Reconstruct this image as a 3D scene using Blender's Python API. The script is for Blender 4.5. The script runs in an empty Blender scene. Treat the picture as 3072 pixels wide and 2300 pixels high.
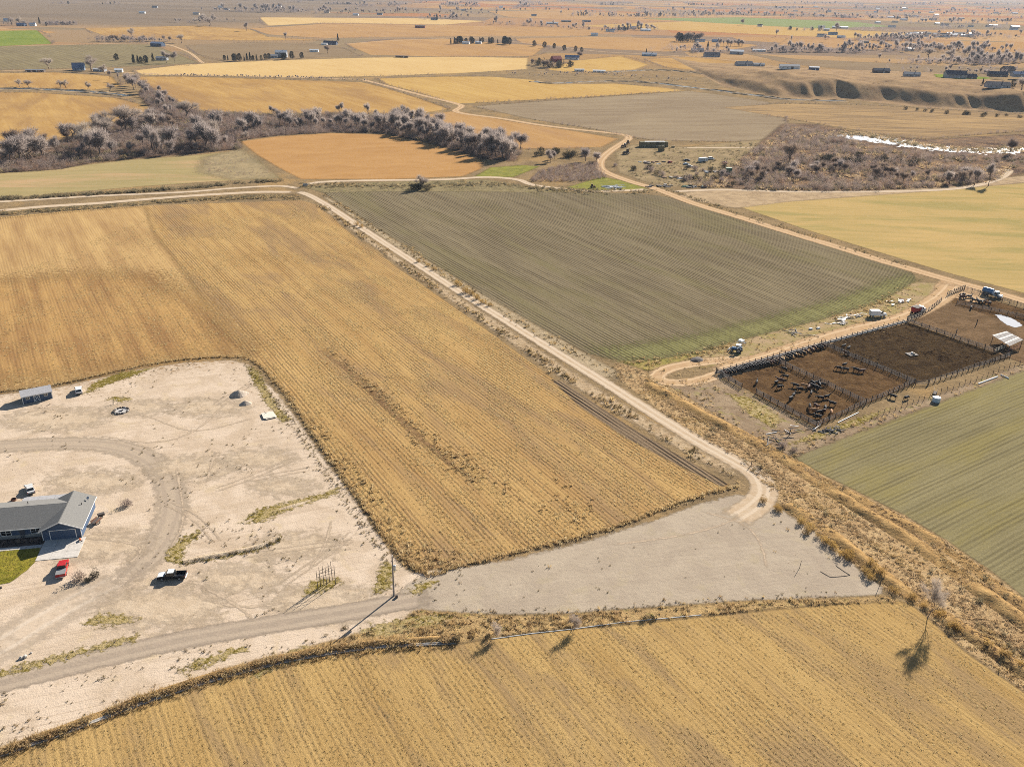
import bpy, bmesh, math, random
import numpy as np
from mathutils import Vector, Matrix
random.seed(7); rng = np.random.default_rng(7)
S = bpy.context.scene; COL = S.collection
R_ = math.radians

# ---------------------------------------------------------------- camera
FPX, YH, HC, ROLL = 2600.0, -60.0, 104.0, R_(1.2)
TILT = math.atan((1150 - YH) / FPX); CAMH = HC / math.cos(TILT)
FW = np.array([0, math.cos(TILT), -math.sin(TILT)])
_r0 = np.array([1.0, 0, 0]); _u0 = np.cross(_r0, FW)
RT = _r0 * math.cos(ROLL) + _u0 * math.sin(ROLL); UP = np.cross(RT, FW)
cd = bpy.data.cameras.new('camera'); cam = bpy.data.objects.new('camera', cd); COL.objects.link(cam)
cd.sensor_fit = 'HORIZONTAL'; cd.sensor_width = 36; cd.lens = 36 * FPX / 3072
cd.clip_start = 1; cd.clip_end = 90000
m = Matrix.Identity(4)
for i in range(3):
    m[i][0] = RT[i]; m[i][1] = UP[i]; m[i][2] = -FW[i]
m[2][3] = CAMH
cam.matrix_world = m; S.camera = cam

# ---------------------------------------------------------------- sun, sky, exposure
SUN_AZ, SUN_EL = 34.0, 26.5
w = bpy.data.worlds.new('World'); S.world = w; w.use_nodes = True
nt = w.node_tree; sky = nt.nodes.new('ShaderNodeTexSky'); sky.sky_type = 'NISHITA'; sky.sun_disc = False
sky.sun_elevation = R_(SUN_EL); sky.sun_rotation = R_(SUN_AZ); sky.air_density = 1.0; sky.dust_density = 0.6; sky.ozone_density = 1.5
nt.links.new(sky.outputs[0], nt.nodes['Background'].inputs[0]); nt.nodes['Background'].inputs[1].default_value = 0.05
sd_ = bpy.data.lights.new('sun', 'SUN'); sd_.energy = 5.0; sd_.angle = R_(0.5); sd_.color = (1, .93, .83)
so = bpy.data.objects.new('sun', sd_); COL.objects.link(so)
sv = Vector((math.sin(R_(SUN_AZ)) * math.cos(R_(SUN_EL)), math.cos(R_(SUN_AZ)) * math.cos(R_(SUN_EL)), math.sin(R_(SUN_EL))))
so.rotation_euler = sv.to_track_quat('Z', 'Y').to_euler()
S.view_settings.view_transform = 'Standard'; S.view_settings.look = 'None'
S.view_settings.gamma = 1; S.view_settings.use_curve_mapping = False; S.view_settings.exposure = 1.10
S.render.engine = 'CYCLES'
S.cycles.max_bounces = 6; S.cycles.diffuse_bounces = 1; S.cycles.glossy_bounces = 2; S.cycles.transmission_bounces = 2
S.cycles.transparent_max_bounces = 12; S.cycles.volume_bounces = 0; S.cycles.use_denoising = False; S.cycles.pixel_filter_type = 'BLACKMAN_HARRIS'; S.cycles.filter_width = 0.9
KEXP = 1.5      # display brightness of a sunlit white ground, used only to pick albedos

# ---------------------------------------------------------------- places
PX = 3072 / 2212.0
def un(px, py, z=0.0):
    d = FW + RT * (px - 1536) / FPX - UP * (py - 1150) / FPX
    t = (z - CAMH) / d[2]
    return np.array([d[0] * t, d[1] * t, z])
def at(x, y, z=0.0): return un(x * PX, y * PX, z)
def P2(pts): return np.array([at(x, y)[:2] for x, y in pts])

# ---------------------------------------------------------------- noise helpers (numpy)
_T = np.random.default_rng(3).random((256, 256))
def vnoise(x, y):
    x = np.asarray(x, float); y = np.asarray(y, float)
    xi = np.floor(x).astype(int); yi = np.floor(y).astype(int); fx = x - xi; fy = y - yi
    fx = fx * fx * (3 - 2 * fx); fy = fy * fy * (3 - 2 * fy)
    g = lambda a, b: _T[a & 255, b & 255]
    return (g(xi, yi) * (1 - fx) + g(xi + 1, yi) * fx) * (1 - fy) + (g(xi, yi + 1) * (1 - fx) + g(xi + 1, yi + 1) * fx) * fy
def fbm(x, y, o=3):
    s = 0; a = .5; t = 0
    for i in range(o):
        s = s + a * vnoise(x * 2 ** i + 17 * i, y * 2 ** i + 31 * i); t += a; a *= .5
    return s / t
def sdist(P, poly):
    """signed distance, positive inside"""
    P = np.asarray(P, float); A = np.asarray(poly, float); B = np.roll(A, -1, 0)
    d = np.full(len(P), 1e18); ins = np.zeros(len(P), bool)
    for a, b in zip(A, B):
        e = b - a; L = e @ e
        if L < 1e-12: continue
        t = np.clip(((P - a) @ e) / L, 0, 1); q = P - a - t[:, None] * e
        d = np.minimum(d, (q * q).sum(1))
        c = (a[1] > P[:, 1]) != (b[1] > P[:, 1])
        if abs(e[1]) > 1e-12: ins ^= c & (P[:, 0] < e[0] * (P[:, 1] - a[1]) / e[1] + a[0])
    d = np.sqrt(d); return np.where(ins, d, -d)
def smooth(pts, step):
    pts = np.asarray(pts, float)
    ext = np.vstack([2 * pts[0] - pts[1], pts, 2 * pts[-1] - pts[-2]]); out = []
    for i in range(1, len(ext) - 2):
        p0, p1, p2, p3 = ext[i - 1:i + 3]; n = max(1, int(np.linalg.norm(p2 - p1) / step))
        for k in range(n):
            t = k / n
            out.append(.5 * ((2 * p1) + (-p0 + p2) * t + (2 * p0 - 5 * p1 + 4 * p2 - p3) * t * t + (-p0 + 3 * p1 - 3 * p2 + p3) * t ** 3))
    out.append(pts[-1]); return np.array(out)
def in_poly(poly, dens, r=rng, dfun=None, cap=400000, margin=0.0):
    poly = np.asarray(poly); lo = poly.min(0); hi = poly.max(0)
    n = int(min(cap, (hi - lo).prod() * dens)); p = r.random((n, 2)) * (hi - lo) + lo
    p = p[sdist(p, poly) > margin]
    if dfun is not None: p = p[r.random(len(p)) < dfun(p)]
    return p

# ---------------------------------------------------------------- hills at the far side
_HB = P2([(1585, 190), (1610, 197), (1680, 212), (1760, 216), (1830, 214), (1900, 223), (2000, 233), (2100, 239), (2212, 243), (2420, 250)])
def hillz(x, y):
    x = np.asarray(x, float); y = np.asarray(y, float)
    yb = np.interp(x, _HB[:, 0], _HB[:, 1]); d = y - yb
    d2 = d + 60 * (fbm(x / 70 + 2, y / 200 + 3, 4) - .62) + 26 * (np.abs(fbm(x / 40, y / 150 + 7, 3) - .5) * 2 - .35)
    wd = 34 + 40 * vnoise(x / 60 + 9, x * 0)
    t = np.clip(d2 / wd, 0, 1); t = t * t * (3 - 2 * t)
    hh = 15.5 * (.55 + .8 * fbm(x / 60 + 4, y / 120)) * t
    hh = hh * np.clip(1 - (d - 130) / 330, 0, 1) * np.clip((x - _HB[0, 0] + 5) / 55, 0, 1) ** .7 * np.clip(d / 6, 0, 1)
    return np.where(d > 0, hh, 0.0)
def ath(x, y):
    z = 0.0
    for _ in range(25): z = .5 * z + .5 * float(hillz(*at(x, y, z)[:2]))
    return at(x, y, z)

# ---------------------------------------------------------------- meshes
def link(name, me, mat=None, parent=None, loc=None, rot=None):
    o = bpy.data.objects.new(name, me); COL.objects.link(o)
    if mat is not None and me is not None and not me.materials: me.materials.append(mat)
    if parent is not None: o.parent = parent
    if loc is not None: o.location = loc
    if rot is not None: o.rotation_euler = (0, 0, rot) if not hasattr(rot, '__len__') else rot
    return o
def tag(o, label=None, cat=None, group=None, kind=None):
    if label: o['label'] = label
    if cat: o['category'] = cat
    if group: o['group'] = group
    if kind: o['kind'] = kind
    return o
def thing(name, label, cat, loc=(0, 0, 0), rot=0.0, group=None, kind=None):
    o = bpy.data.objects.new(name, None); COL.objects.link(o); o.empty_display_size = .3
    o.location = loc; o.rotation_euler = (0, 0, rot); return tag(o, label, cat, group, kind)
def copytree(o, parent=None, **kw):
    c = o.copy(); COL.objects.link(c)
    if parent is not None: c.parent = parent
    for ch in KIDS.get(o.name, list(o.children)): copytree(ch, c)
    return c
KIDS = {}
class MB:
    def __init__(s): s.v = []; s.f = []
    def add(s, vs, fs):
        n = len(s.v); s.v += [tuple(v) for v in vs]; s.f += [tuple(i + n for i in f) for f in fs]; return s
    def box(s, c, d, rz=0.0, taper=1.0, tx=None):
        x, y, z = d[0] / 2, d[1] / 2, d[2] / 2; ca, sa = math.cos(rz), math.sin(rz); vs = []
        for k in (-1, 1):
            q = 1 if k < 0 else taper; qx = q if tx is None or k < 0 else tx
            for a, b in ((-1, -1), (1, -1), (1, 1), (-1, 1)):
                px, py = a * x * qx, b * y * q
                vs.append((c[0] + px * ca - py * sa, c[1] + px * sa + py * ca, c[2] + k * z))
        return s.add(vs, [(3, 2, 1, 0), (4, 5, 6, 7), (0, 1, 5, 4), (1, 2, 6, 5), (2, 3, 7, 6), (3, 0, 4, 7)])
    def tube(s, p0, p1, r0, r1=None, n=6, cap=True):
        p0 = np.array(p0, float); p1 = np.array(p1, float); r1 = r0 if r1 is None else r1
        d = p1 - p0; d /= max(np.linalg.norm(d), 1e-9)
        a = np.cross(d, [0, 0, 1.0] if abs(d[2]) < .9 else [1.0, 0, 0]); a /= np.linalg.norm(a); b = np.cross(d, a); vs = []
        for p, r in ((p0, r0), (p1, r1)):
            for i in range(n):
                t = 2 * math.pi * i / n; vs.append(p + r * (a * math.cos(t) + b * math.sin(t)))
        fs = [(i, (i + 1) % n, n + (i + 1) % n, n + i) for i in range(n)]
        if cap: fs += [tuple(range(n))[::-1], tuple(range(n, 2 * n))]
        return s.add(vs, fs)
    def path(s, pts, rad, n=5):
        pts = [np.array(p, float) for p in pts]; vs = []; k = len(pts)
        for j in range(k):
            d = pts[min(j + 1, k - 1)] - pts[max(j - 1, 0)]; d /= max(np.linalg.norm(d), 1e-9)
            a = np.cross(d, [1.0, 0, 0] if abs(d[0]) < .8 else [0, 1.0, 0]); a /= np.linalg.norm(a); b = np.cross(d, a)
            vs += [pts[j] + rad[j] * (a * math.cos(6.2832 * i / n) + b * math.sin(6.2832 * i / n)) for i in range(n)]
        return s.add(vs, [(j * n + i, j * n + (i + 1) % n, (j + 1) * n + (i + 1) % n, (j + 1) * n + i) for j in range(k - 1) for i in range(n)])
    def prism(s, prof, y0, y1, in0=0.0):
        """closed x-z profile extruded along y; top half can be drawn in by in0"""
        n = len(prof); zs = [p[1] for p in prof]; zl, zh = min(zs), max(zs); vs = []
        for y, sg in ((y0, 1), (y1, -1)):
            for x, z in prof: vs.append((x, y + sg * in0 * (z - zl) / max(zh - zl, 1e-6), z))
        return s.add(vs, [(i, (i + 1) % n, n + (i + 1) % n, n + i) for i in range(n)] + [tuple(range(n))[::-1], tuple(range(n, 2 * n))])
    def mesh(s, name='m', sm=False):
        me = bpy.data.meshes.new(name); me.from_pydata(s.v, [], s.f); me.update()
        bm = bmesh.new(); bm.from_mesh(me); bmesh.ops.recalc_face_normals(bm, faces=bm.faces); bm.to_mesh(me); bm.free()
        if sm: me.polygons.foreach_set('use_smooth', [True] * len(me.polygons))
        return me
def npmesh(name, V, F, attrs=None):
    """V nx3, F mxk"""
    me = bpy.data.meshes.new(name); V = np.asarray(V, np.float32); F = np.asarray(F, np.int32); k = F.shape[1]
    me.vertices.add(len(V)); me.vertices.foreach_set('co', V.ravel())
    me.loops.add(F.size); me.loops.foreach_set('vertex_index', F.ravel())
    me.polygons.add(len(F)); me.polygons.foreach_set('loop_start', np.arange(0, F.size, k, dtype=np.int32))
    for n, a in (attrs or {}).items():
        at_ = me.attributes.new(n, 'FLOAT', 'POINT'); at_.data.foreach_set('value', np.asarray(a, np.float32))
    me.update(calc_edges=True); me.validate(); return me

# ---------------------------------------------------------------- materials
def lin(c): c = c / 255.0; return c / 12.92 if c <= .04045 else ((c + .055) / 1.055) ** 2.4
def C(r, g, b): return tuple(min(.85, lin(v) / KEXP) for v in (r, g, b)) + (1,)
def A(r, g, b): return (r, g, b, 1)
class NT:
    def __init__(s, name):
        s.m = bpy.data.materials.new(name); s.m.use_nodes = True; s.t = s.m.node_tree; s.t.nodes.clear()
        s.out = s.n('ShaderNodeOutputMaterial')
    def n(s, ty): return s.t.nodes.new(ty)
    def l(s, a, b): s.t.links.new(a, b)
    def put(s, sock, v):
        if hasattr(v, 'is_linked'): s.l(v, sock)
        elif v is not None: sock.default_value = v
    def math(s, op, a, b=None, c=None, clamp=False):
        n = s.n('ShaderNodeMath'); n.operation = op; n.use_clamp = clamp
        for i, v in enumerate((a, b, c)): s.put(n.inputs[i], v)
        return n.outputs[0]
    def mix(s, f, a, b, mode='MIX'):
        n = s.n('ShaderNodeMix'); n.data_type = 'RGBA'; n.blend_type = mode
        s.put(n.inputs[0], f); s.put(n.inputs[6], a); s.put(n.inputs[7], b); return n.outputs[2]
    def pos(s): return s.n('ShaderNodeNewGeometry').outputs['Position']
    def map(s, v, rz=0.0, sc=(1, 1, 1), loc=(0, 0, 0)):
        n = s.n('ShaderNodeMapping'); n.vector_type = 'POINT'; s.l(v, n.inputs[0])
        r = s.n('ShaderNodeMapping'); r.vector_type = 'POINT'; s.l(n.outputs[0], r.inputs[0])
        n.inputs['Rotation'].default_value = (0, 0, rz); r.inputs['Scale'].default_value = sc; r.inputs['Location'].default_value = loc
        return r.outputs[0]
    def noise(s, v, sc=1.0, det=3, rough=.55, dist=0.0):
        n = s.n('ShaderNodeTexNoise'); s.l(v, n.inputs['Vector']); n.inputs['Scale'].default_value = sc
        n.inputs['Detail'].default_value = det; n.inputs['Roughness'].default_value = rough; n.inputs['Distortion'].default_value = dist
        return n.outputs[0]
    def attr(s, name): n = s.n('ShaderNodeAttribute'); n.attribute_name = name; return n.outputs['Fac']
    def rng(s, v, a, b, c=0.0, d=1.0, sm=True):
        n = s.n('ShaderNodeMapRange'); n.interpolation_type = 'SMOOTHSTEP' if sm else 'LINEAR'
        s.put(n.inputs[0], v); n.inputs[1].default_value = a; n.inputs[2].default_value = b; n.inputs[3].default_value = c; n.inputs[4].default_value = d
        return n.outputs[0]
    def bump(s, h, dist, st=1.0):
        n = s.n('ShaderNodeBump'); n.inputs['Distance'].default_value = dist; n.inputs['Strength'].default_value = st; s.l(h, n.inputs['Height']); return n.outputs[0]
    def bsdf(s, col, rough=.9, normal=None, metal=0.0, spec=.2):
        n = s.n('ShaderNodeBsdfPrincipled'); s.put(n.inputs['Base Color'], col); s.put(n.inputs['Roughness'], rough); n.inputs['Metallic'].default_value = metal
        n.inputs['Specular IOR Level'].default_value = spec
        if normal is not None: s.l(normal, n.inputs['Normal'])
        return n.outputs[0]
    def diffuse(s, col, normal=None):
        n = s.n('ShaderNodeBsdfDiffuse'); s.put(n.inputs[0], col)
        if normal is not None: s.l(normal, n.inputs['Normal'])
        return n.outputs[0]
    def mixs(s, f, a, b):
        n = s.n('ShaderNodeMixShader'); s.put(n.inputs[0], f); s.l(a, n.inputs[1]); s.l(b, n.inputs[2]); return n.outputs[0]
    def end(s, sh): s.l(sh, s.out.inputs[0]); return s.m
    def soft(s, sh, pos, soft=.5, amp=1.5, nsc=.7, bias=0.0):
        """ragged border from the signed distance to the sheet's outline"""
        e = s.math('MULTIPLY_ADD', s.math('SUBTRACT', s.noise(pos, nsc, 4, .65), .5), amp * 2, s.attr('edge'))
        return s.mixs(s.rng(e, -soft - bias, soft - bias), s.n('ShaderNodeBsdfTransparent').outputs[0], sh)

def paint(name, col, rough=.5, var=.12, sc=3.0, metal=0.0, spec=.4, bump=0.0):
    t = NT(name); p = t.n('ShaderNodeTexCoord').outputs['Object']; nz = t.noise(p, sc, 4)
    c = t.mix(t.rng(nz, .3, .7, 0, 1), tuple(v * (1 - var) for v in col[:3]) + (1,), tuple(min(.9, v * (1 + var)) for v in col[:3]) + (1,))
    nb = t.bump(t.noise(p, sc * 6, 3), bump) if bump else None
    return t.end(t.bsdf(c, rough, nb, metal, spec))
def leafy(name, cols, trans=.3, hue=.25):
    t = NT(name); oi = t.n('ShaderNodeObjectInfo').outputs['Random']
    rp = t.n('ShaderNodeValToRGB'); t.l(oi, rp.inputs[0]); e = rp.color_ramp.elements
    for i, c in enumerate(cols):
        q = i / (len(cols) - 1)
        el = e[0] if i == 0 else (e[len(e) - 1] if i == len(cols) - 1 else e.new(q)); el.position = q; el.color = c
    p = t.pos(); c = t.mix(t.rng(t.noise(p, 2.3, 3), .25, .75), rp.outputs[0], tuple([.62] * 3) + (1,), 'MULTIPLY')
    d = t.diffuse(c)
    if trans:
        tr = t.n('ShaderNodeBsdfTranslucent'); t.l(c, tr.inputs[0]); d = t.mixs(trans, d, tr.outputs[0])
    return t.end(d)
def field(name, ca, cb, cs, ang, sp=1.1, row=.5, streak=.5, patch=45.0, patchamt=.7, bump=.12, amp=1.2, soft=.5, fine=1.0, stw=5.0, alt=None, spk=.5):
    """crop field: ca/cb the two crop tones, cs the soil seen between rows; rows run along ang"""
    t = NT(name); p = t.pos(); q = t.map(p, -R_(ang))
    # rows with a little wander
    sx = t.n('ShaderNodeSeparateXYZ'); t.l(q, sx.inputs[0])
    wob = t.math('MULTIPLY', t.math('SUBTRACT', t.noise(p, .03, 2), .5), .9)
    rw = t.math('SINE', t.math('MULTIPLY', t.math('ADD', sx.outputs[1], wob), 2 * math.pi / sp))
    rw = t.math('MULTIPLY_ADD', rw, .5, .5)
    rw = t.math('MULTIPLY', rw, t.rng(t.noise(t.map(q, 0, (1 / 48.0, .45 / sp, 1), (2, 4, 0)), 1.0, 3, .6), .36, .64, .25, 1.2))
    st1 = t.noise(t.map(q, 0, (1 / 70.0, 1 / stw, 1)), 1.0, 4, .6)
    st2 = t.noise(t.map(q, 0, (1 / 40.0, 1.0 / sp, 1), (5, 9, 0)), 1.0, 4, .65)
    pa = t.noise(t.map(q, 0, (.7 / patch, 1.3 / patch, 1)), 1.0, 6, .66, .5)
    fi = t.noise(t.map(q, 0, (.75, 1.25, 1)), 1.7 * fine, 6, .8)
    tone = t.math('ADD', t.math('MULTIPLY', t.math('SUBTRACT', pa, .5), 3.2 * patchamt), t.math('MULTIPLY', t.math('SUBTRACT', st1, .5), 3.2 * streak))
    tone = t.math('ADD', tone, t.math('MULTIPLY', t.math('SUBTRACT', st2, .5), 1.2 * streak))
    tone = t.math('ADD', tone, t.math('MULTIPLY', t.math('SUBTRACT', fi, .5), 2.2))
    col = t.mix(t.rng(tone, -.9, .9), ca, cb)
    if alt is not None: col = t.mix(t.rng(t.noise(t.map(q, 0, (.4 / patch, 1.6 / patch, 1)), 1.0, 6, .68, .6), .46, .64, 0, .9), col, alt)
    sf = t.math('ADD', t.math('MULTIPLY', rw, row), t.math('MULTIPLY', t.math('SUBTRACT', fi, .42), 2.2 * spk * max(row, .25)))
    col = t.mix(t.math('MINIMUM', t.math('MAXIMUM', sf, 0.0), .92), col, cs)
    h = t.math('ADD', t.math('MULTIPLY', t.math('SUBTRACT', 1.0, rw), row), t.math('MULTIPLY', fi, .9))
    return t.end(t.soft(t.diffuse(col, t.bump(h, bump)), p, soft, amp))
def earth(name, cols, sc=8.0, speck=None, spk=.62, bump=.03, soft=.6, amp=1.6, tracks=None, edge=True, fine=2.5, spsc=.9, nsc=.7):
    """bare ground; cols light/dark/third, optional weed specks"""
    t = NT(name); p = t.pos()
    c = t.mix(t.rng(t.noise(p, 1 / sc, 5, .6, .8), .34, .66), cols[0], cols[1])
    if len(cols) > 2: c = t.mix(t.rng(t.noise(p, 1.7 / sc, 4, .6, .5), .55, .72, 0, .8), c, cols[2])
    fi = t.noise(p, fine, 5, .72); c = t.mix(t.rng(fi, .3, .75, .14, 0), c, tuple(v * .55 for v in cols[1][:3]) + (1,))
    if tracks:
        st = t.noise(t.map(p, -R_(tracks[0]), (1 / 26.0, 1 / .5, 1)), 1.0, 3, .6, .3)
        c = t.mix(t.math('MULTIPLY', t.rng(st, .52, .66), tracks[2]), c, tracks[1])
    if speck:
        s1 = t.noise(p, spsc, 4, .7); s2 = t.noise(p, .035, 3, .6)
        f = t.rng(t.math('ADD', s1, t.math('MULTIPLY', t.math('SUBTRACT', s2, .5), .55)), spk, spk + .06)
        c = t.mix(f, c, speck)
    sh = t.diffuse(c, t.bump(t.math('ADD', fi, t.noise(p, .8, 4, .6)), bump * 4))
    return t.end(t.soft(sh, p, soft, amp, nsc) if edge else sh)
def roadm(name, base, rut, mid, w, soft=.5, amp=.8):
    t = NT(name); p = t.pos(); a = t.math('ABSOLUTE', t.attr('across'))
    nz = t.noise(p, .5, 5, .65); wob = t.math('MULTIPLY', t.math('SUBTRACT', t.noise(p, .11, 2), .5), .9)
    rr = t.math('ABSOLUTE', t.math('SUBTRACT', t.math('ADD', a, wob), w * .24))
    c = t.mix(t.rng(nz, .32, .68), base, mid)
    c = t.mix(t.rng(rr, .25, .75, .85, 0), c, rut)
    c = t.mix(t.rng(t.noise(p, 2.2, 5, .7), .35, .7, .22, 0), c, tuple(v * .5 for v in base[:3]) + (1,))
    return t.end(t.soft(t.diffuse(c, t.bump(t.noise(p, 1.6, 5, .7), .06)), p, soft, amp, .6))

# ---------------------------------------------------------------- sheets, ribbons, banks
LAY = [0]
def sheet(name, poly, mat, z, cell=None, margin=1.6, label=None, world=False, hill=False, dens=1.0):
    poly = np.asarray(poly, float) if world else P2(poly); LAY[0] += 1; z += LAY[0] * .00011
    lo = poly.min(0) - margin; hi = poly.max(0) + margin
    if cell is None: cell = max((hi - lo).max() / 90.0, .35)
    nx, ny = [int(v) + 2 for v in (hi - lo) / cell]
    X, Y = np.meshgrid(lo[0] + np.arange(nx) * cell, lo[1] + np.arange(ny) * cell)
    P = np.c_[X.ravel(), Y.ravel()]; sd = sdist(P, poly)
    i = np.arange(nx * ny).reshape(ny, nx); Q = np.stack([i[:-1, :-1], i[:-1, 1:], i[1:, 1:], i[1:, :-1]], -1).reshape(-1, 4)
    Q = Q[(sd[Q] > -margin).any(1)]; u, inv = np.unique(Q, return_inverse=True); Q = inv.reshape(-1, 4)
    Z = np.full(len(u), z) + (hillz(P[u, 0], P[u, 1]) if hill else 0)
    o = link(name, npmesh(name, np.c_[P[u], Z], Q, {'edge': sd[u]}), mat)
    return tag(o, label, None, None, 'structure')
def ribbon(name, pts, width, mat, z, margin=1.0, label=None, world=False, step=None, hill=False, prof=None):
    p = np.asarray(pts, float) if world else P2(pts); LAY[0] += 1; z += LAY[0] * .00011
    L = np.linalg.norm(np.diff(p, axis=0), axis=1).sum(); p = smooth(p, step or max(1.5, L / 250))
    t = np.gradient(p, axis=0); t /= np.linalg.norm(t, axis=1)[:, None] + 1e-9; nn = np.c_[-t[:, 1], t[:, 0]]
    ww = np.interp(np.linspace(0, 1, len(p)), np.linspace(0, 1, len(width)), width) if hasattr(width, '__len__') else np.full(len(p), float(width))
    cs = np.array([-1, -.8, -.55, -.25, 0, .25, .55, .8, 1]); V = []; E = []; AC = []
    for c in cs:
        h = ww / 2 + margin; off = c * h; q = p + nn * off[:, None]
        zz = np.full(len(p), z) + (hillz(q[:, 0], q[:, 1]) if hill else 0)
        if prof: zz = zz + prof(off, q)
        V.append(np.c_[q, zz]); E.append(ww / 2 - abs(off)); AC.append(off)
    n = len(p); k = len(cs); V = np.stack(V, 1).reshape(-1, 3); E = np.stack(E, 1).ravel(); AC = np.stack(AC, 1).ravel()
    i = np.arange(n * k).reshape(n, k); Q = np.stack([i[:-1, :-1], i[:-1, 1:], i[1:, 1:], i[1:, :-1]], -1).reshape(-1, 4)
    # end caps fade
    s = np.r_[0, np.cumsum(np.linalg.norm(np.diff(p, axis=0), axis=1))]; e2 = np.minimum(s, s[-1] - s) * .22 - .7
    E = np.minimum(E, np.repeat(e2, k))
    o = link(name, npmesh(name, V, Q, {'edge': E, 'across': AC}), mat); return tag(o, label, None, None, 'structure')
def bank(name, pts, width, height, mat, z=0.0, label=None, rough=.5, world=False):
    def prof(off, q):
        f = np.clip(1 - (np.abs(off) / (width / 2)) ** 2, 0, 1)
        return height * f * (.45 + rough * fbm(q[:, 0] / 2.2, q[:, 1] / 2.2)) * (.2 + 1.1 * np.clip((fbm(q[:, 0] / 9 + 3, q[:, 1] / 9) - .34) / .3, 0, 1)) - .03
    return ribbon(name, pts, width, mat, z, .15, label, world, 1.2, prof=prof)

# ---------------------------------------------------------------- instanced ground cover
def scatter(name, label, pts, protos, smin, smax, r=rng, z=0.0, lean=.12, flat=1.0, hill=False):
    n = len(pts)
    if n == 0: return
    zz = np.full(n, z) + (hillz(pts[:, 0], pts[:, 1]) if hill else 0)
    me = bpy.data.meshes.new(name); me.vertices.add(n); me.vertices.foreach_set('co', np.c_[pts, zz].astype(np.float32).ravel())
    sc = (smin + (smax - smin) * r.random(n) ** 1.5)[:, None] * np.c_[np.ones(n), np.ones(n), flat * (.75 + .5 * r.random(n))]
    ro = np.c_[(r.random(n) - .5) * 2 * lean, (r.random(n) - .5) * 2 * lean, r.random(n) * 6.283]
    for nm, a in (('scl', sc), ('rot', ro)):
        x = me.attributes.new(nm, 'FLOAT_VECTOR', 'POINT'); x.data.foreach_set('vector', a.astype(np.float32).ravel())
    x = me.attributes.new('idx', 'INT', 'POINT'); x.data.foreach_set('value', r.integers(0, len(protos), n).astype(np.int32))
    o = link(name, me); tag(o, label, None, None, 'stuff')
    g = bpy.data.node_groups.new(name, 'GeometryNodeTree')
    g.interface.new_socket('Geometry', in_out='INPUT', socket_type='NodeSocketGeometry'); g.interface.new_socket('Geometry', in_out='OUTPUT', socket_type='NodeSocketGeometry')
    N = g.nodes.new; gi = N('NodeGroupInput'); go = N('NodeGroupOutput'); j = N('GeometryNodeJoinGeometry')
    def na(nm, ty):
        a = N('GeometryNodeInputNamedAttribute'); a.data_type = ty; a.inputs[0].default_value = nm; return a.outputs[0]
    s_, r_, i_ = na('scl', 'FLOAT_VECTOR'), na('rot', 'FLOAT_VECTOR'), na('idx', 'INT')
    for k, pr in enumerate(protos):
        oi = N('GeometryNodeObjectInfo'); oi.inputs['Object'].default_value = pr; oi.inputs['As Instance'].default_value = True
        cp = N('FunctionNodeCompare'); cp.data_type = 'INT'; cp.operation = 'EQUAL'; g.links.new(i_, cp.inputs[2]); cp.inputs[3].default_value = k
        ip = N('GeometryNodeInstanceOnPoints'); L = g.links.new
        L(gi.outputs[0], ip.inputs['Points']); L(cp.outputs[0], ip.inputs['Selection']); L(oi.outputs['Geometry'], ip.inputs['Instance'])
        L(s_, ip.inputs['Scale']); L(r_, ip.inputs['Rotation']); L(ip.outputs[0], j.inputs[0])
    g.links.new(j.outputs[0], go.inputs[0])
    md = o.modifiers.new('cover', 'NODES'); md.node_group = g
    return o
def proto(name, me, mat):
    o = bpy.data.objects.new(name, me)
    if not me.materials: me.materials.append(mat)
    return o
def tuft_mesh(seed, n, h, r, w, lean=.6, up=.0):
    g = np.random.default_rng(seed); V = []; F = []
    for i in range(n):
        a = g.random() * 6.283; rr = r * .55 * math.sqrt(g.random()); b = np.array([rr * math.cos(a), rr * math.sin(a), -.02])
        a2 = a + (g.random() - .5) * 1.6; hh = h * (.5 + .6 * g.random()); le = lean * hh * (.2 + g.random())
        tip = b + [le * math.cos(a2), le * math.sin(a2), hh]; pa = g.random() * 6.283
        s = np.array([math.cos(pa), math.sin(pa), 0]) * w * (.6 + .8 * g.random()) / 2
        k = len(V); mid = b * .5 + tip * .5 + [0, 0, hh * .12]; V += [b - s * .8, b + s * .8, mid + s, mid - s, tip]; F += [(k, k + 1, k + 2), (k, k + 2, k + 3), (k + 3, k + 2, k + 4)]
    return npmesh('tuft', V, F)
def puff_mesh(seed, n, rx, rz, w, hole=.35, base=0.0):
    """bush of many small leaf or twig faces through a half-dome volume"""
    g = np.random.default_rng(seed); V = []; F = []
    lob = [(g.normal(size=3) * [rx * .45, rx * .45, rz * .2] + [0, 0, rz * .5], .45 + .4 * g.random()) for _ in range(6)]
    for i in range(n):
        c, s = lob[g.integers(6)]; d = g.normal(size=3); d /= np.linalg.norm(d); q = c + d * (hole + (1 - hole) * g.random() ** .5) * s * np.array([rx, rx, rz]) * .8
        q[2] = max(q[2], .03 * rz) + base
        e = d * .7 + g.normal(size=3) * .6; e[2] += .35; e /= np.linalg.norm(e); sd2 = np.cross(e, g.normal(size=3)); sd2 /= np.linalg.norm(sd2) + 1e-9
        L = w * (2.2 + 2.5 * g.random()); k = len(V); V += [q - sd2 * w * .5, q + sd2 * w * .5, q + e * L]; F.append((k, k + 1, k + 2))
    return npmesh('puff', V, F)

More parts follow.
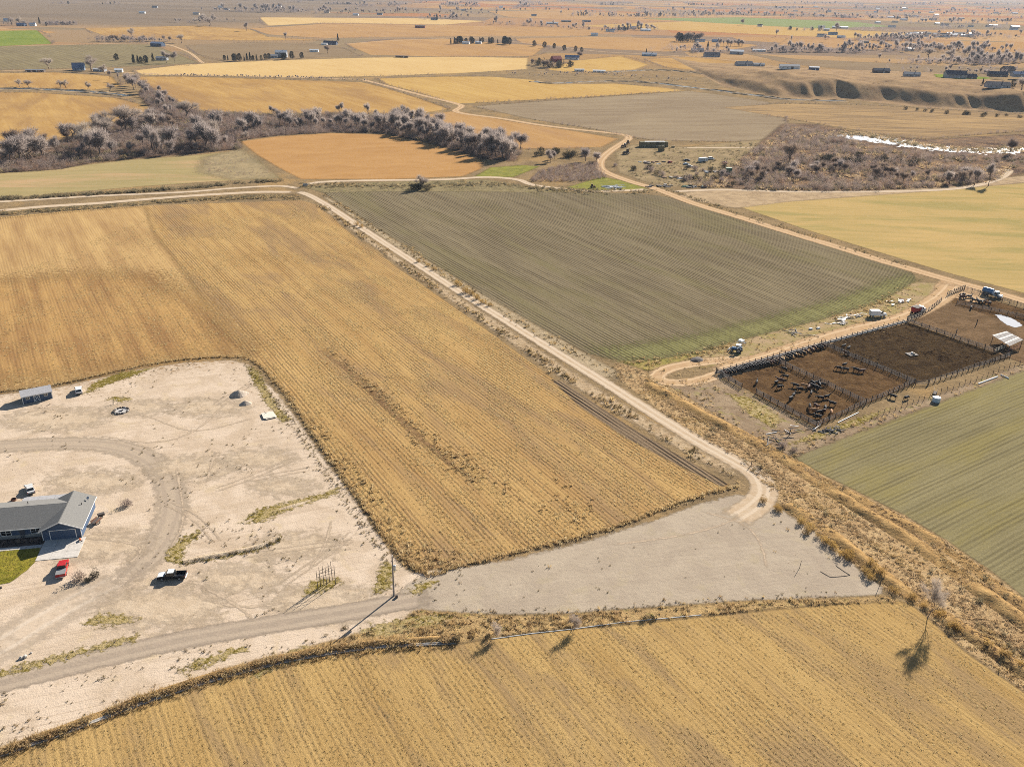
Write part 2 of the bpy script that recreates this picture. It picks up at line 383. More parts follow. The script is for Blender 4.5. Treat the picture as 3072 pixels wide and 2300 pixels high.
# ================================================================ GROUND
def ground_mat():
    t = NT('ground'); p = t.pos()
    v = t.n('ShaderNodeTexVoronoi'); v.feature = 'F1'; v.distance = 'CHEBYCHEV'; v.inputs['Scale'].default_value = 1.0
    t.l(t.map(p, R_(4), (1 / 520.0, 1 / 330.0, 1)), v.inputs['Vector'])
    sp = t.n('ShaderNodeSeparateColor'); t.l(v.outputs['Color'], sp.inputs[0])
    rp = t.n('ShaderNodeValToRGB'); t.l(sp.outputs[0], rp.inputs[0]); rp.color_ramp.interpolation = 'CONSTANT'; e = rp.color_ramp.elements
    cols = [C(196, 152, 108), C(166, 144, 112), C(206, 160, 104), C(180, 150, 114), C(200, 140, 92), C(160, 136, 114), C(212, 170, 118)]
    e[0].color = cols[0]
    for i, c in enumerate(cols[1:]):
        if i == 0: e[1].position = 1 / 7; e[1].color = c
        else: x = e.new((i + 1) / 7); x.color = c
    near = t.mix(t.rng(t.noise(p, 1 / 14.0, 5, .65), .35, .65), C(176, 150, 112), C(150, 128, 96))
    near = t.mix(t.rng(t.noise(p, 1 / 40.0, 4, .6), .52, .66, 0, .7), near, C(196, 160, 108))
    sx = t.n('ShaderNodeSeparateXYZ'); t.l(p, sx.inputs[0])
    c = t.mix(t.rng(sx.outputs[1], 1100, 1900), near, rp.outputs[0])
    plain = t.mix(t.rng(t.noise(t.map(p, 0, (1 / 900.0, 1 / 260.0, 1)), 1, 4, .6), .35, .65), C(162, 140, 114), C(142, 124, 104))
    c = t.mix(t.math('MULTIPLY', t.rng(sx.outputs[0], -300, -900), t.rng(sx.outputs[1], 1900, 2300)), c, plain)
    c = t.mix(t.rng(t.noise(p, .9, 5, .7), .3, .7, .3, 0), c, C(110, 90, 70))
    return t.end(t.diffuse(c, t.bump(t.noise(p, .5, 6, .7), .5)))
def ground():
    r = np.r_[0, 60, 120, 200, 320, 500, 800, 1300, 2100, 3400, 5500, 9000, 16000, 24000, 30000]; n = 48
    V = [(0, 0, 0)]; F = []
    for q in r[1:]:
        for i in range(n): V.append((q * math.cos(6.2832 * i / n), q * math.sin(6.2832 * i / n), 0))
    me = bpy.data.meshes.new('ground'); fs = [(0, 1 + i, 1 + (i + 1) % n) for i in range(n)]
    for k in range(len(r) - 2):
        b = 1 + k * n; fs += [(b + i, b + n + i, b + n + (i + 1) % n, b + (i + 1) % n) for i in range(n)]
    me.from_pydata(V, [], fs); o = link('ground', me, ground_mat()); tag(o, 'dry tan ground spreading to the far horizon', None, None, 'structure')
ground()
RA = -58.4
# ---------------------------------------------------------------- far fields (overview pixels of the photograph mark where each stands)
def fm(name, a, b, s, ang=RA, **k):
    d = dict(sp=3.2, row=.1, streak=.7, patch=90, bump=.05, amp=5, soft=2.5, fine=.25, stw=7, spk=.3); d.update(k); return field(name, a, b, s, ang, **d)
M_or = fm('orange_stubble', C(208, 166, 112), C(188, 146, 96), C(176, 136, 98), alt=C(188, 148, 104))
M_go = fm('gold_stubble', C(214, 174, 110), C(186, 144, 88), C(160, 126, 88), alt=C(178, 140, 94))
M_pa = fm('pale_stubble', C(236, 202, 140), C(218, 180, 120), C(196, 158, 108), streak=.4)
M_ye = fm('yellow_stubble', C(220, 182, 112), C(198, 158, 96), C(176, 144, 96))
M_gy = fm('bare_tilled_soil', C(178, 158, 128), C(152, 132, 108), C(134, 114, 92), 14, stw=12)
M_br = fm('brown_fallow', C(168, 144, 110), C(146, 124, 98), C(130, 106, 86), 12)
M_gg = fm('grey_green_rows', C(150, 136, 100), C(132, 118, 92), C(190, 170, 128), -50, row=.25, sp=9)
M_bg = fm('bright_green_crop', C(150, 158, 72), C(122, 140, 60), C(150, 140, 90))
M_fg = fm('far_green_crop', C(160, 164, 104), C(142, 154, 96), C(150, 140, 100))
M_ol = fm('olive_pasture', C(194, 172, 122), C(172, 156, 108), C(160, 138, 106), 10, alt=C(212, 174, 132), patch=60, amp=3, soft=1.5)
M_dk = fm('furrowed_strip', C(200, 166, 118), C(150, 126, 98), C(130, 108, 86), -7, stw=9, streak=1.1)
FAR = [
 ('stubble_field', M_or, 'orange stubble field beyond the blue barn along the far road', [(540, 62), (700, 52), (950, 55), (1200, 60), (1330, 66), (1270, 78), (1050, 79), (850, 80), (700, 83), (580, 75)]),
 ('stubble_field', M_or, 'orange field in front of the red shed farm', [(745, 95), (850, 86), (960, 84), (1090, 95), (1180, 99), (1150, 122), (960, 123), (800, 119)]),
 ('stubble_field', M_or, 'orange field behind the row of round evergreens', [(1110, 84), (1300, 80), (1470, 84), (1640, 98), (1580, 108), (1430, 112), (1250, 104), (1130, 94)]),
 ('fallow_field', M_br, 'brown fallow field beside the dark roofed farmhouse', [(400, 98), (560, 92), (690, 96), (740, 104), (780, 121), (620, 127), (480, 130), (425, 117)]),
 ('stubble_field', M_pa, 'pale yellow stubble field below the farm drive', [(288, 153), (400, 140), (560, 132), (800, 125), (1000, 123), (1140, 126), (1138, 150), (1000, 158), (820, 165), (640, 168), (420, 164), (310, 162)]),
 ('stubble_field', M_go, 'large golden field with curved rows behind the creek trees', [(268, 166), (400, 166), (560, 171), (780, 178), (835, 191), (900, 211), (970, 236), (905, 246), (700, 247), (600, 249), (430, 247), (380, 217), (325, 190)]),
 ('stubble_field', M_ye, 'yellow stubble field between the lane and the canal', [(815, 170), (950, 166), (1060, 166), (1150, 173), (1200, 183), (1330, 181), (1430, 190), (1480, 196), (1250, 211), (1020, 223), (985, 224), (905, 201), (835, 183)]),
 ('tilled_field', M_gy, 'pale grey tilled field beside the curving dirt road', [(1022, 230), (1250, 213), (1490, 197), (1560, 206), (1660, 221), (1700, 262), (1690, 290), (1640, 304), (1560, 306), (1400, 302), (1290, 280), (1150, 258)]),
 ('fallow_field', M_dk, 'striped brown field under the bluff', [(1560, 232), (1700, 224), (1900, 229), (2212, 247), (2420, 258), (2420, 285), (2212, 284), (2100, 292), (2000, 300), (1900, 290), (1740, 263)]),
 ('stubble_field', M_or, 'orange brown field behind the grey tree belt', [(905, 250), (985, 240), (1100, 262), (1250, 285), (1335, 300), (1300, 318), (1130, 322), (1050, 300), (930, 282)]),
 ('row_field', M_gg, 'grey green field of long pale windrows', [(-160, 104), (0, 100), (250, 96), (330, 97), (430, 137), (300, 143), (200, 147), (0, 151), (-160, 154)]),
 ('green_field', M_bg, 'small bright green field at the plain', [(-120, 70), (0, 67), (80, 66), (112, 95), (0, 100), (-120, 102)]),
 ('stubble_field', M_go, 'straw field with four small bare trees', [(-160, 160), (120, 157), (240, 165), (258, 187), (200, 195), (0, 189), (-160, 186)]),
 ('stubble_field', M_go, 'rounded gold field inside the canal bend', [(-160, 196), (0, 200), (70, 200), (160, 206), (250, 212), (300, 225), (332, 247), (300, 283), (130, 308), (60, 318), (0, 324), (-160, 335)]),
 ('stubble_field', M_ye, 'yellow strip field before the far green crop', [(1240, 56), (1500, 46), (1700, 58), (2000, 74), (1850, 84), (1500, 68), (1350, 62)]),
 ('green_field', M_fg, 'long pale green crop on the valley floor', [(1390, 41), (1600, 38), (1850, 48), (1925, 58), (1760, 62), (1560, 51)]),
 ('stubble_field', M_ye, 'yellow field around the farm lane junction', [(1240, 132), (1340, 122), (1400, 140), (1365, 153), (1220, 156), (1180, 150)]),
 ('stubble_field', M_go, 'golden field above the winding wash', [(1390, 128), (1500, 124), (1640, 140), (1740, 152), (1560, 158), (1440, 146)]),
 ('fallow_field', M_br, 'purple brown fallow field before the new houses', [(1590, 112), (1720, 128), (1900, 136), (2212, 152), (2212, 160), (1900, 158), (1720, 140)]),
 ('stubble_field', M_go, 'tan stubble between the far hedges', [(180, 62), (420, 56), (540, 64), (580, 80), (700, 88), (480, 88), (240, 82)]),
 ('stubble_field', M_pa, 'light straw strip under the far farmsteads', [(560, 38), (900, 40), (1050, 46), (960, 54), (700, 50), (580, 56)]),
 ('stubble_field', M_or, 'rust coloured strip field near the distant trees', [(1050, 24), (1300, 26), (1500, 34), (1300, 44), (1100, 38)]),
 ('stubble_field', M_or, 'orange strip field along the far avenue', [(1700, 84), (1960, 90), (2100, 104), (1900, 108), (1680, 98)]),
]
for i, (n, mt, lb, po) in enumerate(FAR): sheet(n, po, mt, .02 + .004 * (i % 7), margin=9, label=lb)

# ---------------------------------------------------------------- middle distance
sheet('pasture', [(-160, 385), (0, 374), (150, 361), (280, 346), (420, 336), (520, 326), (560, 350), (604, 385), (450, 393), (300, 403), (150, 416), (0, 430), (-160, 440)], M_ol, .02, margin=5, label='olive pasture between the creek thicket and the farm track')
sheet('pasture', [(440, 340), (520, 322), (560, 348), (598, 384), (500, 388), (430, 372)], earth('grey_brush_ground', (C(190, 168, 128), C(168, 150, 116)), 9, amp=12, soft=5), .03, margin=6, label='grey patch of thin brush on the pasture')
sheet('stubble_field', [(520, 306), (600, 295), (720, 288), (830, 291), (930, 311), (1040, 346), (1040, 364), (1000, 381), (850, 387), (650, 387), (600, 361), (556, 335)], fm('orange_meadow', C(210, 164, 108), C(188, 142, 90), C(164, 124, 88), 10, patch=22, patchamt=.8, streak=.15, amp=3, soft=1.5, fine=.5), .024, margin=5, label='orange meadow enclosed by creek trees')
M_grass = earth('short_green_grass', (C(164, 160, 82), C(142, 140, 76), C(190, 164, 100)), 6, amp=2.5, soft=1.5)
sheet('lawn', [(1025, 382), (1060, 362), (1130, 357), (1165, 360), (1110, 382), (1060, 384)], M_grass, .03, margin=4, label='green grass wedge beside the grey brush')
sheet('lawn', [(1225, 405), (1300, 382), (1340, 390), (1400, 408), (1330, 412), (1262, 411)], M_grass, .03, margin=4, label='green grass between the two dirt roads')
sheet('rough_ground', [(1335, 372), (1330, 330), (1368, 312), (1480, 318), (1600, 306), (1680, 298), (1760, 305), (1700, 340), (1560, 380), (1500, 402), (1420, 402)], earth('rough_pasture', (C(186, 162, 124), C(158, 138, 106), C(168, 156, 100)), 9, C(104, 84, 66), .62, amp=4, soft=2.5), .024, margin=6, label='rough weedy ground of the farm junk yard')
sheet('rough_ground', [(1540, 400), (1600, 345), (1690, 268), (1760, 268), (1880, 292), (2000, 302), (2212, 290), (2420, 285), (2420, 375), (2212, 372), (2150, 395), (2050, 408), (1850, 415), (1640, 415)], earth('orange_marsh', (C(176, 142, 108), C(134, 114, 98), C(146, 128, 104)), 8, C(88, 74, 68), .52, amp=5, soft=3), .028, margin=7, label='rusty marsh ground along the icy creek')
sheet('rough_ground', [(1450, 425), (1520, 408), (1640, 412), (1850, 414), (2080, 402), (2160, 385), (2300, 372), (2300, 385), (2180, 398), (2000, 414), (1700, 436), (1590, 450)], earth('pale_verge', (C(212, 184, 146), C(184, 158, 126)), 7, C(132, 110, 84), .64, amp=3, soft=2), .036, margin=5, label='pale dusty verge before the gold green field')
ice = NT('creek_ice'); _p = ice.pos()
M_ice = ice.end(ice.soft(ice.bsdf(ice.mix(ice.rng(ice.noise(_p, .12, 4), .4, .7), A(.50, .52, .54), A(.36, .41, .46)), .35), _p, .5, 26, .16, -4.0))
sheet('frozen_creek', [(1770, 292), (1850, 288), (1900, 293), (1960, 304), (2030, 316), (2100, 321), (2212, 318), (2400, 315), (2400, 328), (2212, 331), (2130, 333), (2060, 330), (1990, 324), (1930, 314), (1870, 306), (1820, 300)], M_ice, .045, margin=6, label='white ice and snow on the marshy creek')
M_rg = field('green_bed_rows', C(168, 152, 120), C(134, 120, 96), C(84, 72, 58), RA, sp=1.5, row=.5, streak=.35, patch=45, patchamt=.55, bump=.25, amp=.8, soft=.5, fine=1.0, stw=6, alt=C(148, 136, 100), spk=.9)
sheet('row_field', [(698, 416), (800, 413), (1000, 413), (1200, 415), (1380, 418), (1440, 425), (1500, 445), (1600, 476), (1750, 521), (1900, 566), (1972, 590), (1978, 605), (1940, 630), (1880, 660), (1750, 697), (1600, 737), (1500, 762), (1400, 778), (1330, 777), (1270, 763), (1200, 725), (1050, 640), (900, 546), (780, 471)], M_rg, .03, margin=2, label='grey green winter crop in narrow furrowed beds', cell=3)
sheet('lawn', [(1330, 778), (1400, 779), (1500, 762), (1640, 728), (1800, 683), (1940, 632), (1978, 606), (1960, 645), (1850, 690), (1700, 735), (1540, 775), (1400, 800)], earth('ditch_green', (C(170, 158, 84), C(190, 164, 110), C(150, 140, 80)), 4, amp=2, soft=1.2), .026, margin=3, label='green weedy strip along the edge of the bed rows')
M_gf = field('green_fringe', C(166, 160, 108), C(142, 138, 90), C(96, 86, 62), RA, sp=1.5, row=.5, streak=.4, patch=20, bump=.2, amp=14, soft=5, fine=1.0, stw=6, spk=.9)
sheet('row_field', [(1345, 776), (1290, 755), (1400, 742), (1520, 722), (1640, 692), (1800, 650), (1920, 606), (1962, 594), (1975, 604), (1940, 629), (1880, 659), (1750, 696), (1600, 736), (1500, 761), (1400, 777)], M_gf, .034, margin=6, label='greener sprouting edge of the bed rows along the feed strip', cell=2)
M_ru = field('gold_green_stubble', C(216, 182, 122), C(190, 166, 108), C(164, 142, 104), -4, sp=2.4, row=.12, streak=.6, patch=40, bump=.08, amp=1.5, soft=.8, fine=.5, stw=4, alt=C(172, 158, 100))
sheet('stubble_field', [(1595, 446), (1700, 433), (1850, 421), (2000, 411), (2212, 396), (2420, 380), (2420, 690), (2212, 633), (2050, 590), (1900, 545), (1750, 499)], M_ru, .03, margin=3, label='gold green stubble field beyond the dirt road')
M_rl = field('olive_bed_rows', C(170, 157, 116), C(144, 133, 98), C(98, 88, 66), 33.5, sp=1.3, row=.38, streak=.5, patch=28, bump=.14, amp=.8, soft=.5, fine=1.2, stw=3, alt=C(164, 150, 98), spk=.9)
sheet('row_field', [(1712, 985), (1760, 960), (1900, 915), (2000, 876), (2100, 830), (2212, 786), (2450, 690), (2450, 1470), (2212, 1290), (2150, 1240), (2050, 1170), (1950, 1110), (1850, 1060), (1770, 1020)], M_rl, .03, margin=2, label='olive sprouting crop field beside the cattle pens', cell=2)

# ---------------------------------------------------------------- near fields
MIDF = [(-160, 485), (0, 470), (150, 456), (330, 444), (500, 438), (650, 433), (682, 441), (760, 507), (900, 607), (1050, 712), (1200, 822), (1350, 922), (1500, 1003), (1570, 1044), (1592, 1052), (1560, 1058), (1480, 1080), (1400, 1115), (1300, 1145), (1200, 1172), (1100, 1195), (1000, 1220), (905, 1233), (880, 1222), (860, 1200), (800, 1112), (750, 1033), (700, 972), (650, 892), (610, 841), (570, 801), (540, 776), (500, 771), (400, 776), (300, 791), (200, 813), (120, 831), (0, 846), (-160, 872)]
M_mid = field('corn_stubble', C(220, 182, 120), C(190, 150, 96), C(120, 95, 76), RA, sp=1.1, row=.34, streak=.7, patch=30, patchamt=.6, bump=.16, amp=.7, soft=.4, fine=1.3, stw=4.5, alt=C(176, 144, 104))
sheet('stubble_field', MIDF, M_mid, .03, margin=2, label='wide golden corn stubble field in the middle', cell=2.5)
M_pl = field('striped_stubble', C(224, 186, 126), C(182, 144, 98), C(142, 114, 88), RA, sp=1.1, row=.15, streak=1.0, patch=60, patchamt=.35, bump=.1, amp=3, soft=2, stw=7, fine=.8)
sheet('stubble_field', [(-160, 487), (0, 473), (150, 459), (312, 447), (330, 500), (400, 590), (490, 720), (545, 772), (500, 769), (400, 774), (300, 789), (200, 811), (0, 844), (-160, 870)], M_pl, .036, margin=4, label='striped mown stubble beside the long field track', cell=3)
M_dkp = field('weathered_stubble', C(210, 168, 108), C(170, 130, 86), C(132, 104, 78), RA, sp=1.1, row=.2, streak=1.2, patch=30, bump=.1, amp=34, soft=12, stw=5, fine=.9)
sheet('weathered_stubble', [(-160, 620), (0, 606), (180, 590), (330, 596), (440, 660), (530, 752), (440, 764), (300, 782), (140, 812), (0, 826), (-160, 850)], M_dkp, .039, margin=14, label='darker brown weathered stubble above the dirt yard', cell=3)
M_fu = field('dark_furrows', C(172, 148, 118), C(148, 126, 102), C(76, 64, 54), RA, sp=1.25, row=.85, streak=.2, patch=20, bump=.3, amp=.5, soft=.4)
sheet('furrows', [(1190, 819), (1215, 824), (1360, 922), (1500, 1003), (1572, 1045), (1560, 1052), (1480, 1012), (1350, 945), (1250, 876)], M_fu, .042, margin=1.5, label='dark open furrows along the lane side of the stubble', cell=1)
BOTF = [(-160, 1700), (0, 1636), (100, 1600), (200, 1563), (350, 1507), (500, 1461), (640, 1427), (800, 1402), (980, 1394), (1060, 1380), (1200, 1362), (1350, 1350), (1500, 1334), (1700, 1314), (1820, 1304), (1930, 1295), (1965, 1303), (2010, 1340), (2080, 1404), (2150, 1454), (2212, 1495), (2450, 1660), (2450, 1900), (-160, 1900)]
M_bot = field('wheat_stubble', C(218, 182, 120), C(190, 154, 97), C(124, 99, 75), RA, sp=1.05, row=.17, streak=.55, patch=16, patchamt=.6, bump=.16, amp=.6, soft=.4, fine=1.6, stw=3, alt=C(178, 148, 106))
sheet('stubble_field', BOTF, M_bot, .03, margin=1.5, label='straw coloured stubble field along the concrete ditch', cell=1.5)
# ---------------------------------------------------------------- the yard
YARD = [(-160, 882), (0, 853), (120, 838), (200, 820), (300, 798), (400, 783), (500, 778), (535, 787), (600, 852), (660, 934), (700, 994), (745, 1050), (800, 1134), (850, 1204), (885, 1238), (1000, 1228), (1000, 1300), (900, 1345), (760, 1378), (640, 1412), (500, 1445), (350, 1492), (200, 1546), (0, 1618), (-160, 1680)]
M_yard = earth('bleached_dirt', (C(240, 217, 191), C(218, 194, 166), C(228, 204, 168)), 9, C(128, 104, 74), .69, .02, tracks=(20, C(196, 172, 146), .5), fine=3.5, spsc=1.1)
sheet('yard_dirt', YARD, M_yard, .024, margin=2, label='bleached bare dirt yard around the house', cell=1.5)
M_grv = roadm('gravel', C(196, 176, 154), C(206, 186, 162), C(184, 166, 146), 5.5, .5, 1.0)
M_lot = earth('grey_gravel', (C(206, 188, 164), C(192, 174, 152), C(200, 182, 152)), 9, C(140, 112, 86), .74, .02, fine=4.0, tracks=(12, C(184, 166, 146), .5))
sheet('gravel_lot', [(850, 1285), (900, 1250), (960, 1232), (1100, 1209), (1250, 1174), (1400, 1129), (1500, 1092), (1590, 1068), (1640, 1075), (1700, 1110), (1780, 1165), (1850, 1225), (1905, 1268), (1900, 1285), (1800, 1290), (1600, 1297), (1400, 1311), (1200, 1326), (1100, 1326), (1000, 1324), (900, 1315), (850, 1318)], M_lot, .036, margin=2, label='wide grey gravel lot between the two stubble fields', cell=1)
ribbon('driveway', [(-120, 1512), (0, 1476), (150, 1438), (300, 1402), (450, 1371), (600, 1346), (750, 1322), (850, 1303), (950, 1286)], 5.2, M_grv, .044, 1.2, 'grey gravel driveway crossing the dirt yard')
M_loop = roadm('yard_track', C(204, 184, 160), C(194, 174, 152), C(212, 190, 164), 6, 1.2, 2.4)
ribbon('yard_track', [(250, 1262), (310, 1215), (355, 1150), (372, 1090), (358, 1030), (310, 985), (230, 962), (120, 958), (0, 965), (-120, 975)], 6.5, M_loop, .034, 4, 'worn curving track around the house yard')
ribbon('yard_track', [(-120, 1450), (0, 1395), (90, 1340), (180, 1290), (260, 1252)], 8, roadm('pale_track', C(234, 212, 186), C(240, 220, 196), C(230, 206, 178), 8, 2.5, 4), .032, 2.5, 'pale packed dirt approach to the house')
thin = roadm('tyre_marks', C(226, 203, 175), C(220, 196, 168), C(230, 206, 178), .5, .3, .8)
for pts in ([(470, 965), (455, 1010), (448, 1050)], [(380, 1000), (395, 1120), (360, 1200)], [(420, 1290), (520, 1310), (640, 1300)], [(215, 905), (300, 895), (420, 930), (560, 900)], [(210, 940), (330, 955), (420, 930), (500, 860)], [(660, 1240), (700, 1180), (720, 1110)], [(160, 1160), (300, 1180), (262, 1235)], [(420, 1260), (500, 1300), (560, 1350)], [(1500, 1100), (1600, 1130), (1640, 1170), (1660, 1240)], [(1300, 1180), (1500, 1150), (1650, 1100)]):
    ribbon('tyre_marks', pts, .5, thin, .05, .35, 'faint tyre marks curving across bare dirt')
ribbon('field_rut', [(690, 755), (740, 790), (790, 835), (850, 892), (910, 948), (980, 1005), (1040, 1045)], [.6, 1.2, 1.6, 1.8, 1.6, 1.2, .6], earth('rut_soil', (C(182, 146, 104), C(158, 124, 88)), 2, C(126, 98, 70), .58, .06, amp=2.2, soft=.9), .045, 1.5, 'shallow dark rut crossing the golden stubble')
M_lm = roadm('lot_marks', C(204, 186, 163), C(198, 180, 157), C(208, 190, 167), .5, .3, .7)
# roads
M_lane = roadm('dirt_lane', C(226, 202, 172), C(240, 218, 190), C(214, 186, 152), 4.2)
M_road = roadm('farm_road', C(222, 186, 144), C(238, 206, 166), C(208, 172, 130), 6.5, .6, 1.0)
LANE = [(1570, 1130), (1622, 1098), (1646, 1074), (1650, 1050), (1630, 1022), (1590, 998), (1500, 948), (1400, 886), (1300, 822), (1200, 760), (1100, 697), (1000, 635), (900, 570), (800, 505), (720, 452), (672, 424), (640, 413)]
ribbon('dirt_lane', LANE, [8, 6, 4.8, 4.4, 4.3, 4.2, 4.2, 4.2, 4.3, 4.4, 4.5, 4.6, 4.8, 5], M_lane, .055, 1.2, 'straight pale dirt lane between gold and green fields')
ribbon('dirt_lane', [(640, 415), (560, 415), (500, 418), (400, 424), (300, 432), (200, 440), (100, 446), (0, 455), (-150, 468)], 5.5, M_lane, .05, 1.4, 'dirt track along the top of the gold field')
ribbon('dirt_lane', [(650, 408), (600, 402), (500, 407), (400, 415), (200, 424), (0, 436), (-150, 444)], 4, M_lane, .048, 1.4, 'upper ditch track beside the pasture')
ribbon('dirt_lane', [(655, 400), (700, 393), (800, 390), (957, 388), (1048, 383), (1116, 388), (1158, 401), (1262, 412), (1340, 412), (1405, 409)], 5, M_lane, .05, 1.4, 'canal track behind the green bed rows')
ribbon('farm_road', [(2450, 722), (2212, 650), (2150, 632), (2050, 605), (1970, 582), (1900, 562), (1800, 531), (1700, 501), (1600, 470), (1500, 440), (1419, 409), (1367, 394), (1322, 378), (1300, 366), (1296, 352), (1303, 340), (1320, 325), (1345, 309), (1358, 300), (1352, 293), (1314, 287), (1236, 279), (1158, 269), (1080, 256), (1010, 247), (984, 240), (996, 231), (985, 224), (904, 204), (821, 182), (780, 172)], [7, 7, 7, 6.5, 7, 7, 7, 7, 7], M_road, .058, 1.5, 'winding sandy farm road running to the far fields')
ribbon('farm_road', [(780, 172), (640, 168), (420, 163), (290, 158), (200, 152), (0, 153)], 5, M_road, .05, 3, 'sandy lane under the far farm houses')
ribbon('farm_road', [(0, 101), (120, 98), (330, 94), (400, 110), (440, 138)], 5, M_road, .05, 3, 'farm lane around the windrow field')
ribbon('farm_road', [(720, 97), (900, 86), (1110, 80), (1400, 80), (1560, 88)], 5, M_road, .05, 4, 'far road behind the orange fields')
ribbon('farm_road', [(1080, 88), (1180, 98), (1300, 112), (1480, 122), (1640, 136)], 5, M_road, .05, 4, 'far road lined by round evergreens')
ribbon('farm_road', [(1850, 62), (2000, 66), (2212, 68)], 7, M_road, .05, 8, 'pale far road across the valley floor')
ribbon('farm_road', [(1470, 320), (1600, 319), (1700, 318), (1760, 315)], 3.5, M_lane, .045, 2, 'thin track past the hay stack')
ribbon('farm_road', [(2130, 372), (2180, 368), (2150, 390), (2060, 408), (1900, 414), (1700, 414), (1560, 410), (1450, 414)], 5, M_lane, .046, 2, 'pale track looping round the marsh brush')
M_feed = roadm('feed_road', C(224, 190, 148), C(240, 208, 168), C(206, 168, 128), 8, .7, 1.4)
ribbon('feed_road', [(2060, 612), (2035, 640), (1990, 668), (1940, 690), (1850, 712), (1760, 738), (1680, 766), (1600, 790), (1540, 805)], [9, 9, 8, 8, 8, 8.5, 9], M_feed, .054, 1.6, 'sandy feed road beside the cattle pens')
ribbon('feed_road', [(1640, 776), (1560, 778), (1480, 788), (1435, 800), (1420, 816), (1445, 826), (1500, 824), (1560, 806), (1620, 785)], 5.5, M_feed, .05, 1.6, 'turning loop at the end of the feed road')
sheet('dirt_verge', [(2040, 600), (2075, 610), (2140, 645), (2110, 655), (2050, 640), (2020, 640), (2020, 615)], M_feed, .052, margin=2, label='bare dirt at the farm road junction')

# canals
water = NT('canal_water'); M_wat = water.end(water.soft(water.bsdf(A(.05, .06, .07), .25), water.pos(), .8, .8, .3))
for lb, pts, wd in (('dark canal curving under the mounds', [(1150, 176), (1197, 180), (1301, 176), (1393, 178), (1523, 193), (1653, 209), (1700, 215), (1830, 219)], 7), ('far canal reach above the dry mounds', [(1304, 157), (1418, 152), (1523, 159)], 7), ('dark canal curving round the gold field', [(-160, 196), (0, 193), (78, 193), (182, 198), (250, 204), (276, 208)], 7)):
    ribbon('canal', pts, wd, M_wat, .06, 1.5, lb); 
    for s in (-1, 1):
        q = P2(pts); tt = np.gradient(q, axis=0); tt /= np.linalg.norm(tt, axis=1)[:, None]
        bank('canal_bank', q + s * np.c_[-tt[:, 1], tt[:, 0]] * (wd * .5 + 3), 6, 1.2, PALEB if 'PALEB' in globals() else globals().setdefault('PALEB', earth('bank_earth', (C(206, 178, 140), C(164, 140, 108)), 6, edge=False)), 0, 'pale earth bank of the canal', world=True)

# hills
M_hill = earth('dry_hill_grass', (C(196, 164, 124), C(166, 138, 108), C(182, 150, 108)), 22, C(120, 98, 78), .64, .1, edge=False, fine=.5, spsc=.25)
def hills():
    x0, x1 = _HB[0, 0] - 10, _HB[-1, 0]; xs = np.linspace(x0, x1, 190); dd = np.r_[np.linspace(-2, 110, 42), np.linspace(118, 470, 40)]
    X, D = np.meshgrid(xs, dd); Y = np.interp(X, _HB[:, 0], _HB[:, 1]) + D; Z = hillz(X, Y) + .03 - .6 * (D < 0) - .6 * (D > 465)
    i = np.arange(X.size).reshape(X.shape); Q = np.stack([i[:-1, :-1], i[:-1, 1:], i[1:, 1:], i[1:, :-1]], -1).reshape(-1, 4)
    o = link('hills', npmesh('hills', np.c_[X.ravel(), Y.ravel(), Z.ravel()], Q), M_hill); tag(o, 'dry grass bluff with gullied shaded slopes', None, None, 'structure')
    o.data.polygons.foreach_set('use_smooth', [True] * len(o.data.polygons))
hills()

# pen floors
M_man = earth('manure', (C(126, 98, 68), C(98, 76, 54), C(142, 114, 78)), 5, C(66, 50, 38), .6, .08, soft=.5, amp=.8, spsc=.7, fine=1.8)
M_dry = earth('dry_manure', (C(150, 122, 92), C(126, 102, 76), C(136, 112, 82)), 6, C(104, 80, 58), .62, .08, soft=.8, amp=1.2)
PA, PB, PC, PD = (1547, 806), (1668, 778), (1773, 744), (1958, 695)
QA, QB, QC, QD = (1763, 922), (1870, 873), (1975, 829), (2145, 761)
M_man2 = earth('dark_manure', (C(96, 78, 56), C(72, 58, 44), C(118, 94, 64)), 4, C(48, 38, 30), .58, .1, soft=.5, amp=.8, spsc=.6, fine=1.6)
sheet('pen_floor', [PA, PB, QB, QA], M_man, .034, margin=1.5, label='trampled brown floor of the crowded pen', cell=1)
sheet('pen_floor', [PB, PC, QC, QB], M_man, .036, margin=1.5, label='brown floor of the second pen', cell=1)
sheet('pen_floor', [PC, PD, QD, (2182, 772), QC], M_man2, .034, margin=1.5, label='dark churned floor of the empty pen', cell=1)
sheet('pen_floor', [(1962, 694), (1990, 683), (2035, 650), (2080, 655), (2212, 690), (2330, 725), (2250, 800), (2150, 762)], M_dry, .03, margin=1.5, label='dry tan floor of the back pen', cell=1.2)
sheet('pen_floor', [(2040, 640), (2080, 630), (2212, 668), (2330, 705), (2300, 725), (2160, 690), (2060, 655)], M_man, .036, margin=1.5, label='dark floor of the holding pen by the road', cell=1.2)
sheet('rough_ground', [(1430, 826), (1548, 812), (1640, 862), (1765, 926), (1880, 905), (2000, 862), (2212, 785), (2330, 735), (2330, 770), (2212, 800), (2000, 880), (1780, 962), (1715, 988), (1640, 960), (1560, 905), (1480, 855)], earth('pen_side_dirt', (C(186, 162, 132), C(160, 136, 110), C(168, 160, 90)), 6, C(112, 90, 70), .63, .04, amp=2, soft=1), .026, margin=3, label='weedy trampled ground around the pens', cell=1.5)
sheet('rough_ground', [(1420, 800), (1600, 735), (1760, 695), (1900, 655), (1975, 610), (2030, 612), (2000, 655), (1940, 690), (1850, 712), (1680, 764), (1560, 790)], earth('feed_side_dirt', (C(196, 168, 132), C(176, 158, 106), C(168, 160, 88)), 5, C(120, 98, 76), .66, .04, amp=2, soft=1), .03, margin=2, label='weedy strip with scrap beside the feed road', cell=1.5)
